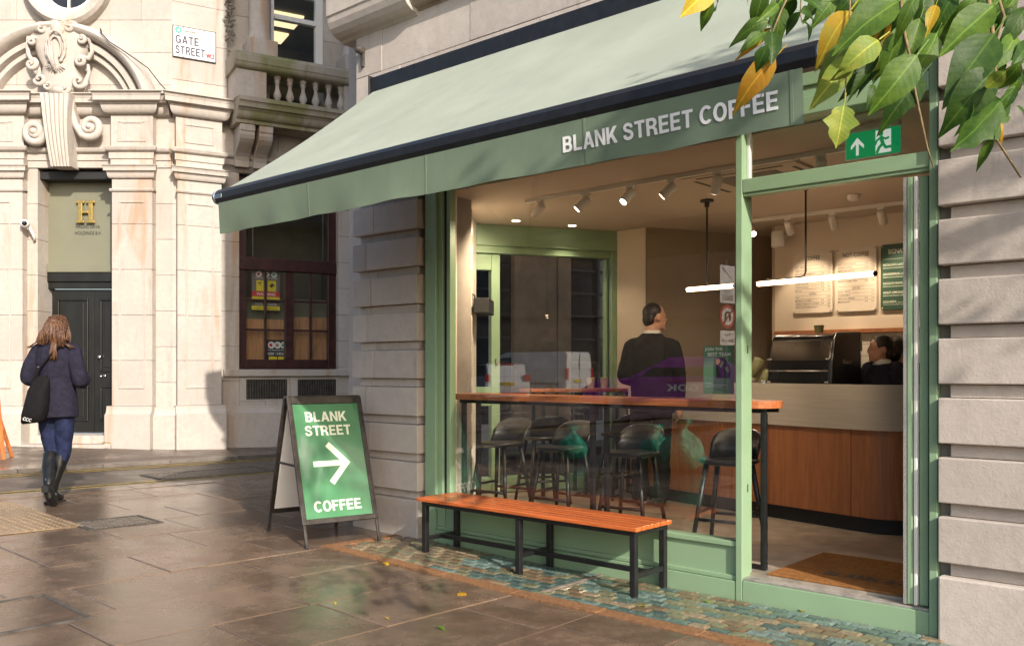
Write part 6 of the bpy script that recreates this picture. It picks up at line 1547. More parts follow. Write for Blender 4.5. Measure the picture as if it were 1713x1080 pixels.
def sculpt(name, mb, m_, parent, voxel=.012, it=4, disp=0.0, dscale=6):
    me0 = mb.mesh(name); fix_normals(me0); o = bpy.data.objects.new(name, me0)
    r = o.modifiers.new('r','REMESH'); r.mode = 'VOXEL'; r.voxel_size = voxel; r.use_smooth_shade = True
    s = o.modifiers.new('s','SMOOTH'); s.iterations = it; s.factor = .5
    me = bake(o); bpy.data.objects.remove(o)
    if disp:
        for v in me.vertices:
            c = v.co; k = mnoise.noise(Vector((c.x*dscale*1.3, c.y*dscale*1.3, c.z*dscale))) + .5*mnoise.noise(Vector((c.x*dscale*3, c.y*dscale*3, c.z*dscale*2.2)))
            v.co = c + v.normal*disp*k
    for p in me.polygons: p.use_smooth = True
    me.materials.clear(); me.materials.append(m_); me.name = name
    o = bpy.data.objects.new(name, me); COL.objects.link(o); o.parent = parent; return o
def head(mb, c, yaw=0.0, s=1.0, ear=True):
    # skull, jaw, nose, ears; faces +y before the turn
    rt = Matrix.Rotation(yaw, 3, 'Z')
    def P(x,y,z): q = rt @ Vector((x,y,z)); return (c[0]+q.x*s, c[1]+q.y*s, c[2]+q.z*s)
    mb.ell(P(0,-.008,.022), .076*s, .095*s, .095*s, 16, 11, rt); mb.ell(P(0,.028,-.045), .058*s, .066*s, .068*s, 14, 9, rt)
    mb.tube([P(0,.085,.02), P(0,.108,-.018), P(0,.095,-.030)], [.008*s,.014*s,.010*s], 8)       # nose
    mb.ell(P(0,.085,-.056), .026*s, .014*s, .010*s, 10, 6, rt)                                   # lips
    mb.ell(P(0,.080,-.092), .024*s, .020*s, .018*s, 10, 6, rt)                                   # chin
    for sx in (-1,1):
        mb.ell(P(sx*.031,.084,.012), .017*s, .010*s, .010*s, 8, 6, rt)                           # lids
        if ear: mb.ell(P(sx*.078,-.004,-.008), .012*s, .022*s, .034*s, 10, 8, rt)
def hand(mb, w, d, up, s=1.0, curl=.5):
    # palm from the wrist w along d, fingers with two bends, thumb at the side
    w = Vector(w); d = Vector(d).normalized(); up = Vector(up); up = (up-d*up.dot(d)).normalized(); sd_v = d.cross(up)
    for k, t in enumerate((-.030,-.010,.010,.030)):
        pass
    mb.tube([tuple(w), tuple(w+d*.03*s), tuple(w+d*.085*s)], [.024*s,.034*s,.033*s], 10)
    for k, ln in enumerate((.070,.080,.074,.056)):
        b = w + d*.085*s + sd_v*(-.027+.018*k)*s; a1 = d*math.cos(curl*.5)-up*math.sin(curl*.5); a2 = d*math.cos(curl*1.5)-up*math.sin(curl*1.5); a3 = d*math.cos(curl*2.4)-up*math.sin(curl*2.4)
        p1 = b+a1*ln*.45*s; p2 = p1+a2*ln*.32*s; p3 = p2+a3*ln*.25*s; mb.tube([tuple(b-d*.02*s),tuple(p1),tuple(p2),tuple(p3)], [.0092*s,.0088*s,.0080*s,.006*s], 7)
    b = w + d*.025*s - sd_v*.028*s; p1 = b - sd_v*.024*s + d*.03*s - up*.008*s; p2 = p1 + d*.032*s - up*.01*s; mb.tube([tuple(b),tuple(p1),tuple(p2)], [.013*s,.0105*s,.0075*s], 7)

# ---------------------------------------------------------------- woman walking away
wx, wy = -4.10, 8.06
wo = thing('person', 'person in navy coat, jeans and black boots walking away towards the black door', 'person', (wx, wy, gz(wx)), rotz=R(-4))
LHIP, LK, LA = (-.085,0,.90), (-.068,.05,.47), (.055,-.20,.20); RHIP, RK, RA = (.085,0,.90), (.045,.05,.47), (-.035,.0,.09)
LS, LE, LH = (-.150,-.01,1.375), (-.232,-.05,1.125), (-.12,.20,1.10); RS, RE, RH = (.165,-.01,1.375), (.245,-.03,1.10), (.14,.22,1.13)
b = M()
loft(b, [(0,0,.84,.13,.09),(0,0,.95,.155,.105),(0,.0,1.10,.125,.09),(0,0,1.28,.15,.10),(0,-.005,1.40,.13,.075),(0,-.005,1.45,.05,.05),(.005,.005,1.52,.047,.05)])
limbt(b, [LS,LE,LH],[.048,.042,.03]); limbt(b, [RS,RE,RH],[.048,.042,.03]); limbt(b,[LHIP,LK,LA],[.075,.045,.022]); limbt(b,[RHIP,RK,RA],[.075,.045,.022])
limbt(b,[LA,(.058,-.19,.10),(.065,-.135,.03)],[.022,.022,.016]); limbt(b,[RA,(-.04,.05,.05),(-.045,.14,.035)],[.022,.022,.018])
head(b, (.012,.02,1.575), R(-12), 1.0); hand(b, LH, (.6,.7,.1), (0,0,1)); hand(b, RH, (-.6,.7,.1), (0,0,1))
sculpt('body', b, MAT['skin'], wo, .010, 2)
c = M()
loft(c, [(.005,0,.775,.190,.150),(.005,0,.85,.192,.150),(.0,0,.98,.180,.142),(0,0,1.12,.160,.125),(0,-.005,1.27,.178,.130),(0,-.01,1.37,.178,.112),(0,-.01,1.425,.13,.09),(.0,-.005,1.46,.075,.07),(.0,.0,1.475,.066,.062)], 26)
limbt(c,[(-.11,-.01,1.385),LS,(-.198,-.04,1.26),LE,(-.18,.08,1.11),LH],[.062,.066,.070,.066,.058,.050],14); limbt(c,[(.12,-.01,1.385),RS,(.213,-.03,1.25),RE,(.20,.1,1.11),RH],[.062,.066,.070,.066,.058,.050],14)
coat = sculpt('coat', c, MAT['fabric_navy'], wo, .011, 3, .007, 7)
q = M(); loft(q, [(.002,-.008,1.43,.098,.088),(.002,-.008,1.475,.080,.078),(.002,-.005,1.50,.074,.072),(.002,-.005,1.495,.062,.06),(.002,-.005,1.46,.06,.058)]); o = obj('coat_collar', q, MAT['fabric_navy'], None, smooth=True); o.parent = coat
q = M(); q.tube([(.004,-.137,1.33),(.004,-.128,1.15),(.004,-.146,.98),(.006,-.156,.79)], .0022, 5); o = obj('coat_seam', q, MAT['canvas_black'], None); o.parent = coat
j = M(); loft(j, [(0,0,.80,.155,.115),(0,0,.93,.165,.12),(0,0,1.0,.15,.11)])
limbt(j,[(-.08,0,.86),(-.076,.02,.66),LK,(-.02,-.05,.36)],[.094,.080,.063,.055],14); limbt(j,[(.08,0,.86),(.066,.02,.66),RK,(.02,.04,.36)],[.094,.080,.063,.055],14); sculpt('jeans', j, MAT['denim'], wo, .010, 3, .006, 11)
def boot(knee_side, pts, rad, foot, frad, heel, sole):
    q = M(); limbt(q, pts, rad, 14); limbt(q, foot, frad, 12); q.ell(heel, .032,.034,.034)
    bt_ = sculpt('boot', q, MAT['boot'], wo, .0085, 2, .003, 9); return bt_
bt1 = boot(-1, [(-.050,.0,.445),(-.015,-.075,.34),(.035,-.165,.235),(.055,-.20,.18)], [.062,.062,.049,.044], [(.055,-.205,.17),(.06,-.185,.09),(.066,-.135,.012)], [.044,.046,.034], (.058,-.235,.165), None)
q = M()
for (cx_,cy_,cz_,rx,ry,rz) in ((.064,-.185,.060,.040,.013,.062),): q.ell((cx_,cy_,cz_),rx,ry,rz,16,9,Matrix.Rotation(R(28),3,'X'))
q.box(.030,.088,-.272,-.238,.130,.192); o = sculpt('boot_sole', q, MAT['tyre'], bt1, .008, 2)
bt2 = boot(1, [(.030,.045,.44),(.012,.03,.34),(-.02,.01,.20),(-.034,.0,.11)], [.060,.061,.048,.043], [(-.034,-.005,.085),(-.04,.07,.052),(-.046,.155,.036)], [.045,.044,.032], (-.034,-.038,.045), None)
q = M(); q.box(-.070,.0,-.072,-.018,.0,.026); q.box(-.082,-.006,.0,.18,.0,.014); o = sculpt('boot_sole', q, MAT['tyre'], bt2, .007, 1)
q = M(); q.tube([(-.055,-.075,.42),(-.012,-.142,.335),(.04,-.218,.235)], .005, 6); o = obj('boot_zip', q, MAT['chrome'], None); o.parent = bt1
# hair: a cap and many locks falling over the collar
h = M(); rh = random.Random(4)
h.ell((.012,.005,1.60), .086,.102,.098, 18, 12); h.ell((.008,-.045,1.54),.078,.066,.105,16,10)
hc = sculpt('hair', h, MAT['hair_brown'], wo, .010, 3, .006, 14)
hl = M()
for k in range(230):
    a = rh.uniform(R(150), R(390)); r0 = rh.uniform(.02,.07); top = Vector((.012+r0*math.cos(a), -.0+r0*math.sin(a)*.9, 1.655+rh.uniform(0,.028)))
    mid = Vector((.010+.088*math.cos(a), -.002+.104*math.sin(a), 1.60+rh.uniform(-.02,.02)))
    side = math.cos(a); endx = .010+.094*side+rh.uniform(-.02,.02) + (.02 if side > 0 else 0); ln = rh.uniform(-.03,.03) + (.02 if side > .1 else 0)
    low = Vector((endx*.92, -.095+rh.uniform(-.03,.02)-.02*math.sin(a)*0, 1.52)); end = Vector((endx+rh.uniform(-.02,.03), -.115+rh.uniform(-.025,.01), 1.445-ln))
    if math.sin(a) > .2: low.y = .02; end.y = -.03
    hl.tube([tuple(top),tuple(mid),tuple(low),tuple(end)], [.004,.0075,.007,.0015], 5)
for k in range(34):
    x = .055+rh.uniform(-.022,.022); hl.tube([(x,-.12,1.47),(x+.012,-.145,1.40),(x+.006+rh.uniform(-.014,.014),-.147,1.345),(x+.004+rh.uniform(-.02,.02),-.140,1.30-rh.uniform(0,.03))], [.006,.008,.007,.0015], 5)
for k in range(26):
    sg = 1 if k % 3 else -1; x = sg*.08; hl.tube([(x,-.09,1.47),(x+sg*.06,-.10,1.435),(x+sg*rh.uniform(.10,.15),-.09+rh.uniform(-.02,.02),1.40-rh.uniform(0,.015))], [.006,.006,.001], 5)
o = obj('hair_locks', hl, MAT['hair_brown'], None, smooth=True); o.parent = hc; o['kind'] = 'stuff'
# tote bag hanging behind her shoulder
MW = wo.matrix_basis
MWB = MW @ Matrix.Translation((.065,0,0))
bg_ = thing('tote_bag', 'slouchy black canvas tote bag slung on the shoulder of the walking person', 'bag', (wx-.15, wy-.2, gz(wx)+.75))
q = M(MWB); rr = []
for z, x0, x1, th in ((.735,-.235,-.065,.02),(.75,-.245,-.05,.055),(.82,-.235,-.030,.075),(.93,-.215,-.015,.075),(1.03,-.185,-.005,.055),(1.10,-.155,-.0,.035),(1.145,-.12,-.03,.012)):
    rr.append([((x0+x1)/2+(x1-x0)/2*math.copysign(abs(math.cos(a))**.6,math.cos(a)), -.205+th*math.copysign(abs(math.sin(a))**.8,math.sin(a)), z + .012*math.cos(a)) for a in [2*math.pi*i/28 for i in range(28)]])
q.rings(rr); o = obj('bag_body', q, MAT['canvas_black'], bg_, smooth=True)
for v in o.data.vertices:
    n_ = mnoise.noise(v.co*9.0); v.co.y += n_*.014; v.co.x += mnoise.noise(v.co*11.0+Vector((5,0,0)))*.008
q = M(MWB); q.tube([(-.115,-.215,1.13),(-.105,-.19,1.22),(-.04,-.155,1.31),(.035,-.135,1.40),(.06,-.06,1.462),(.07,.03,1.44)], [.014,.012,.010,.010,.010,.010], 8); q.tube([(-.13,-.215,1.10),(-.125,-.18,1.21),(-.10,-.16,1.235)], [.02,.016,.008], 8); obj('strap', q, MAT['canvas_black'], bg_, smooth=True)
q = M(MWB); q.tube([(-.112,-.205,1.222),(-.095,-.188,1.226)], .006, 6); obj('strap_buckle', q, MAT['chrome'], bg_)
q = M(MWB)
for k, x in enumerate((-.175,-.150,-.122)): q.tube([(x+.014*math.cos(t),-.287,.775-.006*k+.012*math.sin(t)) for t in [R(40)+R(250)*i/9 for i in range(10)]], .0026, 5)
obj('printed_squiggle', q, MAT['print_white'], bg_)

# ---------------------------------------------------------------- man in a suit, seen from behind
pm = MS @ Vector((-1.735, 1.86, ZFL))
ma = thing('person', 'person in charcoal suit standing with back turned behind the window bar', 'person', (pm.x, pm.y, ZFL+.002), rotz=R(-8))
b = M(); LS, LE, LH = (-.170,-.01,1.375), (-.225,-.03,1.12), (-.10,.22,1.06); RS, RE, RH = (.185,-.01,1.375), (.235,-.01,1.11), (.235,.05,.86)
loft(b, [(0,0,.86,.15,.10),(0,0,1.0,.16,.11),(0,0,1.15,.15,.10),(0,0,1.33,.175,.11),(0,-.005,1.43,.15,.085),(0,0,1.48,.065,.06),(.01,.01,1.56,.058,.062)])
limbt(b,[LS,LE,LH],[.055,.048,.032]); limbt(b,[RS,RE,RH],[.055,.048,.032]); limbt(b,[(-.09,0,.88),(-.10,.01,.48),(-.10,-.02,.08)],[.085,.06,.042]); limbt(b,[(.09,0,.88),(.09,.01,.48),(.09,-.02,.08)],[.085,.06,.042])
head(b, (.03,.02,1.625), R(-62), 1.04); hand(b, RH, (.0,.15,-1), (1,0,0), 1.0, .35); hand(b, LH, (.7,.6,0), (0,0,1))
sculpt('body', b, MAT['skin'], ma, .010, 2)
c = M(); loft(c, [(.01,0,.80,.195,.145),(.01,0,.95,.185,.138),(.0,0,1.12,.178,.128),(0,-.005,1.30,.195,.135),(0,-.01,1.38,.185,.115),(0,-.01,1.435,.135,.095),(.005,-.005,1.485,.085,.075)], 26)
limbt(c,[(-.11,-.01,1.40),LS,(-.20,-.03,1.26),LE,(-.18,.1,1.09),LH],[.055,.064,.068,.068,.058,.046],14); limbt(c,[(.11,-.01,1.40),RS,(.215,-.02,1.26),RE,(.24,.02,1.0),RH],[.055,.064,.066,.064,.054,.046],14)
jk = sculpt('suit_jacket', c, MAT['suit'], ma, .011, 3, .006, 7)
q = M(); loft(q, [(.008,-.005,1.475,.076,.070),(.010,.0,1.510,.068,.064),(.010,.0,1.512,.062,.06),(.010,.0,1.48,.06,.058)]); o = obj('shirt_collar', q, MAT['shirt'], None, smooth=True); o.parent = jk
j = M(); loft(j, [(0,0,.84,.165,.12),(0,0,.95,.17,.12)]); limbt(j,[(-.085,0,.88),(-.10,.01,.48),(-.10,-.02,.05)],[.10,.078,.066],14); limbt(j,[(.085,0,.88),(.09,.01,.48),(.09,-.02,.05)],[.10,.078,.066],14); sculpt('trousers', j, MAT['suit'], ma, .012, 3, .006, 9)
for sx in (-.10,.09): q = M(); q.ell((sx,.05,.045),.045,.135,.042); q.ell((sx,-.04,.05),.042,.05,.045); sculpt('shoe', q, MAT['boot'], ma, .010, 2)
h = M(); rt = Matrix.Rotation(R(-62),3,'Z'); 
def HP(x,y,z): v = rt @ Vector((x,y,z)); return (.03+v.x,.02+v.y,1.625+v.z)
h.ell(HP(0,-.022,.040),.083,.090,.088,18,12,rt); h.ell(HP(0,-.060,-.015),.074,.045,.075,14,9,rt); sculpt('hair', h, MAT['hair_dark'], ma, .009, 2, .003, 20)
q = M(); q.tube([(-.14,.15,1.08),(-.115,.19,1.075)], [.046,.046], 12); o = obj('wrist_watch', q, MAT['chrome'], None, smooth=True); o.parent = ma
# ---------------------------------------------------------------- two baristas behind the machine
def barista(u_, v_, yaw, hyaw, s, lab, collar, mark):
    p = MS @ Vector((u_, v_, ZFL+.002)); t = thing('person', lab, 'person', tuple(p), rotz=ROTS+yaw)
    b = M(); loft(b, [(0,0,.80*s,.14,.10),(0,0,.95*s,.15,.105),(0,0,1.10*s,.125,.095),(0,0,1.24*s,.15,.10),(0,0,1.33*s,.12,.08),(0,.01,1.37*s,.05,.05),(0,.02,1.44*s,.047,.05)])
    for sx in (-1,1): limbt(b,[(sx*.16,0,1.32*s),(sx*.20,.02,1.08*s),(sx*.12,.24,1.0*s)],[.048,.042,.03]); limbt(b,[(sx*.085,0,.84*s),(sx*.09,.01,.46*s),(sx*.09,-.02,.08)],[.08,.056,.04]); hand(b,(sx*.12,.24,1.0*s),(-sx*.3,.9,0),(0,0,1)); limbt(b,[(sx*.09,-.03,.05),(sx*.09,.12,.04)],[.04,.035])
    head(b,(0,.03,1.50*s),hyaw,.97); sculpt('body', b, MAT['skin'], t, .011, 2)
    c = M(); loft(c,[(0,0,.82*s,.165,.125),(0,0,1.0*s,.165,.125),(0,0,1.15*s,.165,.122),(0,0,1.26*s,.178,.12),(0,0,1.33*s,.155,.095),(0,.005,1.37*s,.075,.068)],22)
    for sx in (-1,1): limbt(c,[(sx*.12,0,1.31*s),(sx*.17,0,1.30*s),(sx*.215,.02,1.08*s),(sx*.13,.22,1.0*s)],[.07,.072,.062,.048],12)
    jm = sculpt('jumper', c, MAT['fabric_navy'], t, .012, 3, .006, 8)
    j = M(); loft(j,[(0,0,.80*s,.155,.115),(0,0,.90*s,.16,.12)])
    for sx in (-1,1): limbt(j,[(sx*.08,0,.84*s),(sx*.09,.01,.46*s),(sx*.09,-.02,.06)],[.095,.07,.058],12)
    sculpt('trousers', j, MAT['suit'], t, .013, 2)
    h = M(); rt = Matrix.Rotation(hyaw,3,'Z')
    def HP(x,y,z): v = rt @ Vector((x,y,z)); return (v.x,.03+v.y,1.50*s+v.z)
    h.ell(HP(0,-.020,.034),.084,.094,.088,18,12,rt); h.ell(HP(0,-.065,-.02),.076,.048,.085,14,9,rt); h.ell(HP(.0,-.105,-.005),.045,.042,.05,12,8,rt)
    sculpt('hair', h, MAT['hair_dark'], t, .009, 2, .003, 20)
    if collar: q = M(); loft(q,[(0,.004,1.355*s,.088,.08),(0,.008,1.40*s,.070,.066),(0,.01,1.41*s,.058,.058),(0,.01,1.37*s,.058,.056)]); o = obj('shirt_collar', q, MAT['shirt'], None, smooth=True); o.parent = jm
    if mark:
        q = M(); mesh_into(q, fit_text('BLANK', -.05,.0,.014,.01), Matrix(((-1,0,0,.06),(0,0,1,.136),(0,1,0,1.155*s),(0,0,0,1)))); mesh_into(q, fit_text('STREET', -.055,.0,.014,.01), Matrix(((-1,0,0,.06),(0,0,1,.136),(0,1,0,1.135*s),(0,0,0,1)))); o = obj('chest_lettering', q, MAT['print_white'], None, recalc=False); o.parent = jm
barista(-.150, 2.93, R(150), R(-18), .895, 'barista in navy jumper with white collar working behind the espresso machine', True, True)
barista(-.100, 3.12, R(20), R(-30), .89, 'second barista with dark hair half hidden behind the collared barista', False, False)
# ================================================================== TREE beside the pavement with its branch hanging into view
tr = thing('street_tree', 'leafy street tree with a drooping branch of green and yellow leaves', 'tree', (4.9, .7, 0))
q = M(); q.tube([(4.9,.7,-.02),(4.92,.71,.5),(4.86,.75,1.6),(4.9,.77,2.7),(4.82,.85,3.8),(4.85,.87,4.9),(4.8,.95,5.8)], [.20,.15,.135,.12,.10,.07,.03], 14); obj('trunk', q, MAT['trunk'], tr, smooth=True)
limbs = [[(4.86,.8,3.1),(4.0,1.3,3.75),(3.0,1.8,3.65),(2.1,2.1,3.2),(1.6,2.14,2.72),(1.35,2.10,2.38)], [(4.82,.85,3.9),(4.1,.4,4.7),(3.3,.05,5.0),(2.5,-.25,5.0),(1.9,-.35,4.9)], [(4.84,.85,3.9),(5.4,1.35,4.6),(5.7,1.65,5.2)], [(4.84,.87,4.3),(4.6,1.45,5.0),(4.5,1.75,5.5)], [(4.86,.85,3.4),(5.5,.35,4.1),(6.0,.05,4.7)], [(3.0,1.8,3.65),(2.2,2.15,3.3),(1.5,2.22,2.85),(1.05,2.15,2.40)]]
for pts in limbs: q = M(); n = len(pts); q.tube(pts, [.055*(1-.75*i/(n-1)) for i in range(n)], 8); obj('limb', q, MAT['trunk'], tr, smooth=True)
# crown, out of the picture: leaf-sized faces clumped along the limbs
rc = random.Random(21); cv, cf = [], []
clumps = [(Vector(p)+Vector((rc.uniform(-.5,.5),rc.uniform(-.5,.5),rc.uniform(-.3,.5))), rc.uniform(.25,.5)) for pts in limbs[2:5] for p in pts for _ in range(5)]
clumps += [(Vector((4.95+rc.gauss(0,.5), .9+rc.gauss(0,.6), 4.6+rc.gauss(0,.7))), rc.uniform(.25,.45)) for _ in range(30)]
clumps += [(Vector((2.35+rc.uniform(-.75,.75), -.25+rc.uniform(-.2,.2), 4.92+rc.uniform(-.12,.12))), rc.uniform(.15,.26)) for _ in range(16)]
for c, r in clumps:
    for _ in range(70):
        p = c + Vector((rc.gauss(0,1),rc.gauss(0,1),rc.gauss(0,.8)))*r*.6
        if p.y > 0.3 and (p.x/max(p.y,.3) < .75) : continue
        d = Vector((rc.gauss(0,1),rc.gauss(0,1),rc.gauss(-.5,.6))).normalized(); e = d.cross(Vector((rc.gauss(0,1),rc.gauss(0,1),1))).normalized(); L = rc.uniform(.06,.11); n = len(cv)
        cv += [tuple(p), tuple(p+d*L*.5+e*L*.27), tuple(p+d*L), tuple(p+d*L*.5-e*L*.27)]; cf.append((n,n+1,n+2,n+3))
me = bpy.data.meshes.new('crown'); me.from_pydata(cv, [], cf); me.materials.append(LEAFM['g']); o = bpy.data.objects.new('crown', me); link(o, tr); o['kind'] = 'stuff'
def at_d(px, py, D): d = pxray(px, py); return Vector((d.x*D, D, H+d.z*D))
LEAVES = [(1192,-26,1146,23,'y',.62,2.0),(1193,3,1169,48,'g',.52,2.0),(1198,-8,1206,22,'g',.55,2.05),(1288,33,1229,53,'g',.55,2.1),(1302,6,1272,33,'g',.36,2.0),(1282,54,1242,75,'g',.46,2.1),
 (1290,46,1241,92,'o',.26,2.12),(1308,8,1298,62,'g',.45,2.1),(1291,52,1294,101,'d',.52,2.06),(1284,76,1263,118,'d',.66,1.98),(1297,96,1229,168,'o',.50,2.05),(1285,118,1246,164,'o',.42,2.1),
 (1332,-4,1309,36,'d',.50,2.1),(1339,20,1308,58,'d',.46,2.05),(1340,19,1376,25,'d',.58,2.05),(1342,35,1370,43,'d',.46,2.05),(1332,-12,1381,14,'d',.50,2.1),(1345,-15,1372,8,'d',.5,2.1),
 (1424,16,1370,84,'y',.52,2.1),(1430,62,1356,135,'l',.46,2.05),(1424,92,1362,178,'l',.44,2.0),(1503,2,1405,63,'g',.56,1.95),(1471,66,1414,106,'l',.66,1.9),(1424,106,1396,146,'l',.55,1.9),
 (1470,92,1420,160,'d',.26,2.1),(1472,116,1426,157,'d',.24,2.1),(1511,50,1474,118,'g',.52,2.05),(1532,-6,1502,50,'g',.40,2.0),(1540,30,1518,98,'g',.42,2.1),(1534,92,1469,178,'g',.60,1.92),(1542,126,1486,192,'d',.52,2.0),
 (1412,176,1400,244,'L',.8,1.88),(1664,8,1578,82,'g',.56,2.0),(1664,56,1592,150,'d',.58,1.95),(1664,112,1590,202,'d',.58,1.92),(1676,168,1604,249,'T',.62,1.95),(1664,224,1632,286,'g',.28,1.95),
 (1700,58,1676,106,'g',.52,2.1),(1708,104,1668,158,'g',.54,2.05),(1682,120,1642,156,'l',.62,1.85),(1698,142,1678,186,'d',.5,2.05),(1566,8,1552,48,'y',.40,2.1),(1602,-18,1560,46,'d',.46,2.15),
 (1634,-8,1588,52,'g',.46,2.15),(1574,-16,1544,40,'d',.5,2.15),(1560,-20,1536,34,'g',.46,2.2),(1650,-10,1606,40,'d',.5,2.2),(1718,10,1688,62,'d',.42,2.1),(1722,70,1698,110,'d',.5,2.1),(1694,118,1720,138,'d',.5,2.1),
 (1461,140,1456,172,'d',.36,2.15),(1480,20,1452,70,'o',.4,2.2),(1492,28,1478,80,'o',.34,2.2),(1404,-14,1440,30,'d',.44,2.2),(1446,-10,1412,34,'g',.5,2.15),(1518,-14,1560,20,'g',.5,2.2),(1680,-14,1640,30,'g',.5,2.1),
 (1690,196,1662,206,'g',.4,2.05),(1700,176,1722,190,'d',.45,2.05),(1672,200,1682,236,'o',.2,2.0),(1240,-18,1256,6,'y',.3,2.1),(1255,-22,1310,-4,'d',.4,2.15)]
rx = random.Random(31)
for x0_, x1_, y0_, y1_, n_ in ((1385,1550,-30,70,16),(1440,1540,60,110,6),(1560,1713,-30,60,12),(1640,1713,60,170,7),(1260,1340,-30,10,4)):
    for _ in range(n_):
        a_ = rx.uniform(x0_, x1_); b_ = rx.uniform(y0_, y1_); l_ = rx.uniform(42,72); t_ = R(rx.uniform(95,150)); LEAVES.append((a_, b_, a_+l_*math.cos(t_), b_+l_*math.sin(t_), rx.choice('ggdddl'), rx.uniform(.44,.58), rx.uniform(2.12,2.35)))
rl = random.Random(8); bases = []
for k, (bx_, by_, tx_, ty_, c, w, D) in enumerate(LEAVES):
    D2 = D + rl.uniform(-.05,.05); b = at_d(bx_, by_, D); tip = at_d(tx_+(tx_-bx_)*.04, ty_+(ty_-by_)*.04, D2); yv = tip-b; L = yv.length; yv /= L
    nv = (Vector((0,-1,.15)) + Vector((rl.uniform(-.45,.45), 0, rl.uniform(-.2,.5)))); nv = (nv - yv*nv.dot(yv)).normalized(); xv = yv.cross(nv)
    if c == 'L': me = LOB['l']; ws = 1.0
    elif c == 'T': me = LOB['d']; ws = .85
    else: me = LV[c][k % 4]; ws = w/(.56,.68,.62,.74)[k % 4]*1.0
    o = bpy.data.objects.new('leaf', me); link(o, tr)
    o.matrix_basis = Matrix(((xv.x*L*ws,yv.x*L,nv.x*L,b.x),(xv.y*L*ws,yv.y*L,nv.y*L,b.y),(xv.z*L*ws,yv.z*L,nv.z*L,b.z),(0,0,0,1)))
    bases.append(b)
def twig(pts, r0=.004, r1=.0015): q = M(); n = len(pts); q.tube([tuple(p) for p in pts], [r0+(r1-r0)*i/(n-1) for i in range(n)], 7); obj('twig', q, MAT['bark'], tr, smooth=True)
twig([at_d(1640,-150,2.05), at_d(1650,-30,2.03), at_d(1659,40,2.0), at_d(1665,110,1.98), at_d(1664,165,1.97), at_d(1661,200,1.97), at_d(1668,235,1.97), at_d(1708,297,1.97)], .0058, .0022)
twig([at_d(1660,-140,2.1), at_d(1668,-10,2.05), at_d(1680,28,2.03), at_d(1670,60,2.0), at_d(1664,100,1.99)], .0045, .002)
twig([at_d(1500,-150,2.12), at_d(1505,-20,2.08), at_d(1512,50,2.05), at_d(1522,95,2.0), at_d(1529,144,1.98), at_d(1541,200,1.97), at_d(1551,246,1.97), at_d(1562,282,1.97)], .0045, .0016)
twig([at_d(1440,-150,2.1), at_d(1422,-10,2.1), at_d(1421,60,2.05), at_d(1417,110,2.0), at_d(1412,180,1.9)], .003, .0012)
twig([at_d(1350,-150,2.1), at_d(1320,-10,2.1), at_d(1306,20,2.08), at_d(1290,60,2.08), at_d(1287,100,2.06), at_d(1281,130,2.05), at_d(1272,165,2.05)], .003, .001)
twig([at_d(1350,-100,2.1), at_d(1340,-5,2.08), at_d(1339,25,2.05), at_d(1342,38,2.05)], .0022, .001)
twig([at_d(1215,-120,2.05), at_d(1200,-20,2.05), at_d(1192,5,2.0)], .0025, .001); twig([at_d(1560,-150,2.15), at_d(1580,-20,2.15), at_d(1640,0,2.1)], .004, .002)

# ================================================================== THE STREET SEEN IN THE GLASS
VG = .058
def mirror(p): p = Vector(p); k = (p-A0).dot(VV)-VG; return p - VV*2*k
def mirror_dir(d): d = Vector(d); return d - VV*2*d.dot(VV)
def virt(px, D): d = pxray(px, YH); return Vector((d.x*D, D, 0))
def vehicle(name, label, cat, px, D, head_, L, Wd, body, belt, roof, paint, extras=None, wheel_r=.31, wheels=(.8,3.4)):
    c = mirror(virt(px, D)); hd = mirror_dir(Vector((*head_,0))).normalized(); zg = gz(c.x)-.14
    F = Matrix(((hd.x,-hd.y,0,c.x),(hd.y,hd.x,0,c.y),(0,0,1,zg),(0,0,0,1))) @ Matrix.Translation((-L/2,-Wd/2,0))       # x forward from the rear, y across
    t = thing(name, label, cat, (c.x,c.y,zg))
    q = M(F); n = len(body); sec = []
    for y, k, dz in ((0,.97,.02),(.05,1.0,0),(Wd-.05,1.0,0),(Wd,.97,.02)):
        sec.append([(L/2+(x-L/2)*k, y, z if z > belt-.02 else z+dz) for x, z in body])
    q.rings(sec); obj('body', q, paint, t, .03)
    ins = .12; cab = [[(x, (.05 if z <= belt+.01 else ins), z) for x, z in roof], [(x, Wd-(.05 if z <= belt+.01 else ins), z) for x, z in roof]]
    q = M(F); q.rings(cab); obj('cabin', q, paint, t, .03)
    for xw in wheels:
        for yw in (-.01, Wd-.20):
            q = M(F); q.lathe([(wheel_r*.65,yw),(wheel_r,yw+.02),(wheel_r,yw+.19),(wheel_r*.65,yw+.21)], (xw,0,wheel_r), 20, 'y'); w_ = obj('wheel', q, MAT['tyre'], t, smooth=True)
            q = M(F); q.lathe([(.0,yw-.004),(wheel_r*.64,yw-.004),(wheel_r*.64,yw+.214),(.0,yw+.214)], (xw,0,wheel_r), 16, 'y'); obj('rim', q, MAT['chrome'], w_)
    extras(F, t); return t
def panelf(F, t, name, pts, m_): q = M(F); q.add(pts, [tuple(range(len(pts)))]); obj(name, q, m_, t)
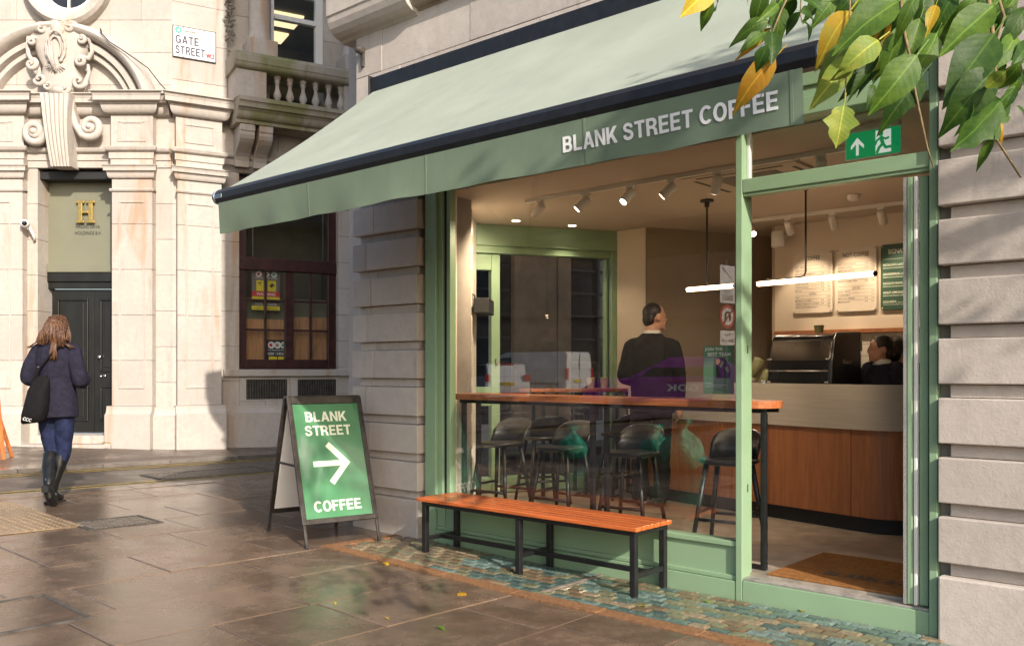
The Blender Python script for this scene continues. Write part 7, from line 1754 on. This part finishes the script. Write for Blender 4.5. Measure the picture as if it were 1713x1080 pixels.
def van_x(F, t):
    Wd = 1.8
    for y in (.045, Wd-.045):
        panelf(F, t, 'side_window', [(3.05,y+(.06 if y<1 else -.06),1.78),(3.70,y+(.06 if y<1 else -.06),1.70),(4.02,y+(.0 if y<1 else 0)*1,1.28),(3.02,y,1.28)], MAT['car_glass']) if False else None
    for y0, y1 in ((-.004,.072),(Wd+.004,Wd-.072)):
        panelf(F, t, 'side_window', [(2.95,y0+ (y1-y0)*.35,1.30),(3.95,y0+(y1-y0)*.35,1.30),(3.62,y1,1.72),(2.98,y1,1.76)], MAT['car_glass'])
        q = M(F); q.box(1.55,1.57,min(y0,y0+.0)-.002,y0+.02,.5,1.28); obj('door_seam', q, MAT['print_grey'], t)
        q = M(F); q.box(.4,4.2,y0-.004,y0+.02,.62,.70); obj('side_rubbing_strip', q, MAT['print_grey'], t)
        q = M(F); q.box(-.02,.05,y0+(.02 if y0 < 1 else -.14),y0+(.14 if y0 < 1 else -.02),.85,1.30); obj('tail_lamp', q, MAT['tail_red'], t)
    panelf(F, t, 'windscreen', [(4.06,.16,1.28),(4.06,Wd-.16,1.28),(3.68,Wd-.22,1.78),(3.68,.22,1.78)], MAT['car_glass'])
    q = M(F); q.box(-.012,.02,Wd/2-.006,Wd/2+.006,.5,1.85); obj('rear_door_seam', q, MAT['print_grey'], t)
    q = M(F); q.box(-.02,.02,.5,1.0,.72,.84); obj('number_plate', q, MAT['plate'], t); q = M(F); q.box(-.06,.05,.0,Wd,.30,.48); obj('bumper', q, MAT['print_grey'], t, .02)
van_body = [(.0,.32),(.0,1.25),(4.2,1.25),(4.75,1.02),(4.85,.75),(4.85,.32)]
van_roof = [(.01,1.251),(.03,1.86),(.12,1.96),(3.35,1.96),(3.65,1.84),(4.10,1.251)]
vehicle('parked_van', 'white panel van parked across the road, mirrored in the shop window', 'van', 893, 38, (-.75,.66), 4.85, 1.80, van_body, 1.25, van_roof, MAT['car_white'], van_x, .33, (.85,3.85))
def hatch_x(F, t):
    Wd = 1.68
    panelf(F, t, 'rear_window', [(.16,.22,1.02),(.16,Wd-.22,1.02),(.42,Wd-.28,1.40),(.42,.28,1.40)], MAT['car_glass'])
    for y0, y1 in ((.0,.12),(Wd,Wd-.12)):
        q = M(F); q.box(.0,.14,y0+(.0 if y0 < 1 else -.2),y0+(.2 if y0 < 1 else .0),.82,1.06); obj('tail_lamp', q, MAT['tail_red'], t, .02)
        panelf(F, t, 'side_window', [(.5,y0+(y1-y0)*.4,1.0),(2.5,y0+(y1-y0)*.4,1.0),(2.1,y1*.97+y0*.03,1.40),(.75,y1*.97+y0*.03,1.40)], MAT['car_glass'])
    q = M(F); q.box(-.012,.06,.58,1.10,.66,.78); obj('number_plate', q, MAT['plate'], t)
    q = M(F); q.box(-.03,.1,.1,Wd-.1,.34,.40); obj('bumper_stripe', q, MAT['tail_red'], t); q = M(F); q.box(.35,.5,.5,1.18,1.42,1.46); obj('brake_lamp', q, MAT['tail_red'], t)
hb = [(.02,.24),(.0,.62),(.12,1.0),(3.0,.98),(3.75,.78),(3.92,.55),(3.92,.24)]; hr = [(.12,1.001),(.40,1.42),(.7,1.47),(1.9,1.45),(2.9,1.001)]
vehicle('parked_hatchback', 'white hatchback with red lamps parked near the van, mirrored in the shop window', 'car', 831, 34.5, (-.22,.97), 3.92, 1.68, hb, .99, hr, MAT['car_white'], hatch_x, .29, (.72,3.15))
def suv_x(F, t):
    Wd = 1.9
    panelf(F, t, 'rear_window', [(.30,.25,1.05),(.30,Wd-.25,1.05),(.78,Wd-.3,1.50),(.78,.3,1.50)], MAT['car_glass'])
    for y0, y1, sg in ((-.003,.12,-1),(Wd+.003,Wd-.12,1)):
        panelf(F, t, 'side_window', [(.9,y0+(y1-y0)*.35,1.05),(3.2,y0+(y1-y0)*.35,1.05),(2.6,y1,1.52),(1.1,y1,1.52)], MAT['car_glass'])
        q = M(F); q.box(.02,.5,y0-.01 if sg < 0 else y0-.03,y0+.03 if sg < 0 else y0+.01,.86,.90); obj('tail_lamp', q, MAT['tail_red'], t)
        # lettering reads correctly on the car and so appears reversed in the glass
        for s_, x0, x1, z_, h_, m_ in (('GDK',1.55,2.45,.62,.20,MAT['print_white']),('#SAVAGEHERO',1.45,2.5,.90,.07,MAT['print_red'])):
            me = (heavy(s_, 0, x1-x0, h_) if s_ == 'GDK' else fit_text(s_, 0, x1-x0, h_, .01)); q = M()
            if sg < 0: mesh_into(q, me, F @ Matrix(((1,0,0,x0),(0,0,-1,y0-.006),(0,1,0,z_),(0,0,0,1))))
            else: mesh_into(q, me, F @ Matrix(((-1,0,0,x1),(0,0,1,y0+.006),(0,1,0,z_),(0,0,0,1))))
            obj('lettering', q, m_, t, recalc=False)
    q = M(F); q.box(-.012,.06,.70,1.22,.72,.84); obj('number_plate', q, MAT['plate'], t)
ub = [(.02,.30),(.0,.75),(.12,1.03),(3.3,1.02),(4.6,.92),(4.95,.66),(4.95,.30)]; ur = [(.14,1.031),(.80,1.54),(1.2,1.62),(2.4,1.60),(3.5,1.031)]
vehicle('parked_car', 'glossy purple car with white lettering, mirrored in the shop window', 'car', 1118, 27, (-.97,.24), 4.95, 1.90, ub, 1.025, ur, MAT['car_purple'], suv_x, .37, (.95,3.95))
# road sign post
c = mirror(virt(1217, 24)); fd = (mirror(virt(1217,24)) - mirror(Vector((0,0,0)))); 
toward = (mirror(Vector((0,0,0))) - c); toward.z = 0; toward.normalize()
ang = max((R(52),R(-52)), key=lambda a_: (toward.x*math.cos(a_)-toward.y*math.sin(a_))*SUN_H.x + (toward.x*math.sin(a_)+toward.y*math.cos(a_))*SUN_H.y); nrm = Vector((toward.x*math.cos(ang)-toward.y*math.sin(ang), toward.x*math.sin(ang)+toward.y*math.cos(ang), 0)); sxv = Vector((-nrm.y, nrm.x, 0))
FS = Matrix(((sxv.x,nrm.x,0,c.x),(sxv.y,nrm.y,0,c.y),(0,0,1,0),(0,0,0,1)))
t = thing('road_sign', 'road sign post with zone ends plate and no U-turn roundel, mirrored in the glass', 'road sign', (c.x,c.y,gz(c.x)-.14))
q = M(FS); q.lathe([(.04,gz(c.x)-.15),(.04,4.25)], (0,-.05,0), 12); obj('post', q, MAT['print_grey'], t, smooth=True)
zs = lambda py: H+(YH-py)/FPX*24
q = M(FS); q.box(-.31,.31,-.01,.0,zs(507),zs(444)); p1 = obj('zone_plate', q, MAT['white'], t)
q = M(FS); q.prism_y([(-.25,zs(470)),(-.2,zs(467)),(.25,zs(449)),(.2,zs(446.5))], .001,.003); obj('diagonal_bar', q, MAT['print_grey'], p1)
q = M(); mesh_into(q, fit_text('Zone', -.14,.14,.10,.01), FS @ Matrix(((1,0,0,0),(0,0,1,.003),(0,1,0,zs(490)),(0,0,0,1)))); mesh_into(q, fit_text('ENDS', -.22,.22,.16,.02), FS @ Matrix(((1,0,0,0),(0,0,1,.003),(0,1,0,zs(503)),(0,0,0,1)))); obj('lettering', q, MAT['print_black'], p1, recalc=False)
zc_ = zs(529)
q = M(FS); q.lathe([(.31,-.01),(.31,.0)], (0,0,zc_), 30, 'y'); p2_ = obj('roundel', q, MAT['print_red'], t)
q = M(FS); q.lathe([(.235,.001),(.235,.003)], (0,0,zc_), 30, 'y'); obj('roundel_field', q, MAT['white'], p2_)
q = M(FS); pts = [(.10,.0045,zc_-.17),(.10,.0045,zc_+.02)] + [(.10*math.cos(a),.0045,zc_+.02+.10*math.sin(a)) for a in [math.pi*i/8 for i in range(1,8)]] + [(-.10,.0045,zc_+.02),(-.10,.0045,zc_-.12)]; q.tube(pts, .030, 6); obj('u_turn_arrow', q, MAT['print_black'], p2_)
q = M(FS); q.bar((-.19,.03,zc_+.19),(.19,.03,zc_-.19), .045,.01); obj('red_bar', q, MAT['print_red'], p2_)
q = M(FS); q.box(-.31,.31,-.01,.0,zs(577),zs(553)); p3 = obj('distance_plate', q, MAT['white'], t)
q = M(); mesh_into(q, fit_text('For', -.12,.12,.10,.01), FS @ Matrix(((1,0,0,0),(0,0,1,.003),(0,1,0,zs(563)),(0,0,0,1)))); mesh_into(q, fit_text('380 yds', -.26,.26,.12,.01), FS @ Matrix(((1,0,0,0),(0,0,1,.003),(0,1,0,zs(574)),(0,0,0,1)))); obj('lettering', q, MAT['print_black'], p3, recalc=False)
# green rubbish bags on the pavement
for px, D, s_, lab in ((1098,11.2,.80,'green polythene rubbish bag leaning on a fuller bag, mirrored in the glass'),(1143,10.7,1.0,'full green polythene rubbish bag, largest of three, mirrored in the glass'),(958,11.6,.72,'small green polythene rubbish bag set apart from the other two, mirrored in the glass')):
    c = mirror(virt(px, D)); rg = random.Random(px); q = M(); rr = []
    for z, r in ((0,.16),(.03,.22),(.12,.27),(.24,.26),(.34,.20),(.41,.10),(.45,.045),(.49,.035),(.55,.085),(.58,.11)):
        rr.append([((r*(1+.10*mnoise.noise(Vector((math.cos(a)*2,math.sin(a)*2,z*6+px))))*math.cos(a))*s_, r*(1+.10*math.sin(3*a+z*9))*math.sin(a)*s_, (z+.02*math.sin(4*a+px))*s_) for a in [2*math.pi*i/26 for i in range(26)]])
    q.rings(rr); zg = gz(c.x)+.004; t = thing('rubbish_bag', lab, 'rubbish bag', (c.x,c.y,zg), 'green rubbish bags')
    q.v = [(a+c.x, b+c.y, d+zg+.02) for a,b,d in q.v]; obj('bag_skin', q, MAT['bag_green'], t, smooth=True)
# terrace across the road
ca, cb_ = mirror(Vector((-9,50,0))), mirror(Vector((17,50,0))); dv = (cb_-ca).normalized(); nv = mirror_dir(Vector((0,-1,0))).normalized()
FT = Matrix(((dv.x,nv.x,0,ca.x),(dv.y,nv.y,0,ca.y),(0,0,1,0),(0,0,0,1)))
t = thing('brick_terrace', 'dark brick terrace with tall windows across the road, mirrored in the shop window', 'building', (ca.x,ca.y,.1))
q = M(FT); q.box(-6,34,-6,0,-.2,15); obj('wall', q, MAT['brick_dark'], t); q = M(FT); q.box(-6,34,.0,.25,4.2,4.5); q.box(-6,34,.0,.3,14.4,14.9); obj('string_course', q, MAT['brick_dark'], t)
for k in range(10):
    for r_ in range(4):
        a = -4+k*3.6; z0 = .6+r_*3.6 + (.3 if r_ else 0)
        q = M(FT); q.box(a,a+1.5,.003,.05,z0,z0+2.4); w_ = obj('window', q, MAT['dark_metal'], t); q = M(FT); q.box(a+.1,a+1.4,.051,.06,z0+.1,z0+2.3); obj('pane', q, MAT['dark_glass'], w_)
        q = M(FT); q.box(a+.1,a+1.4,.0605,.08,z0+1.17,z0+1.23); obj('meeting_rail', q, MAT['dark_metal'], w_)

bpy.data.scenes.remove(TMP)
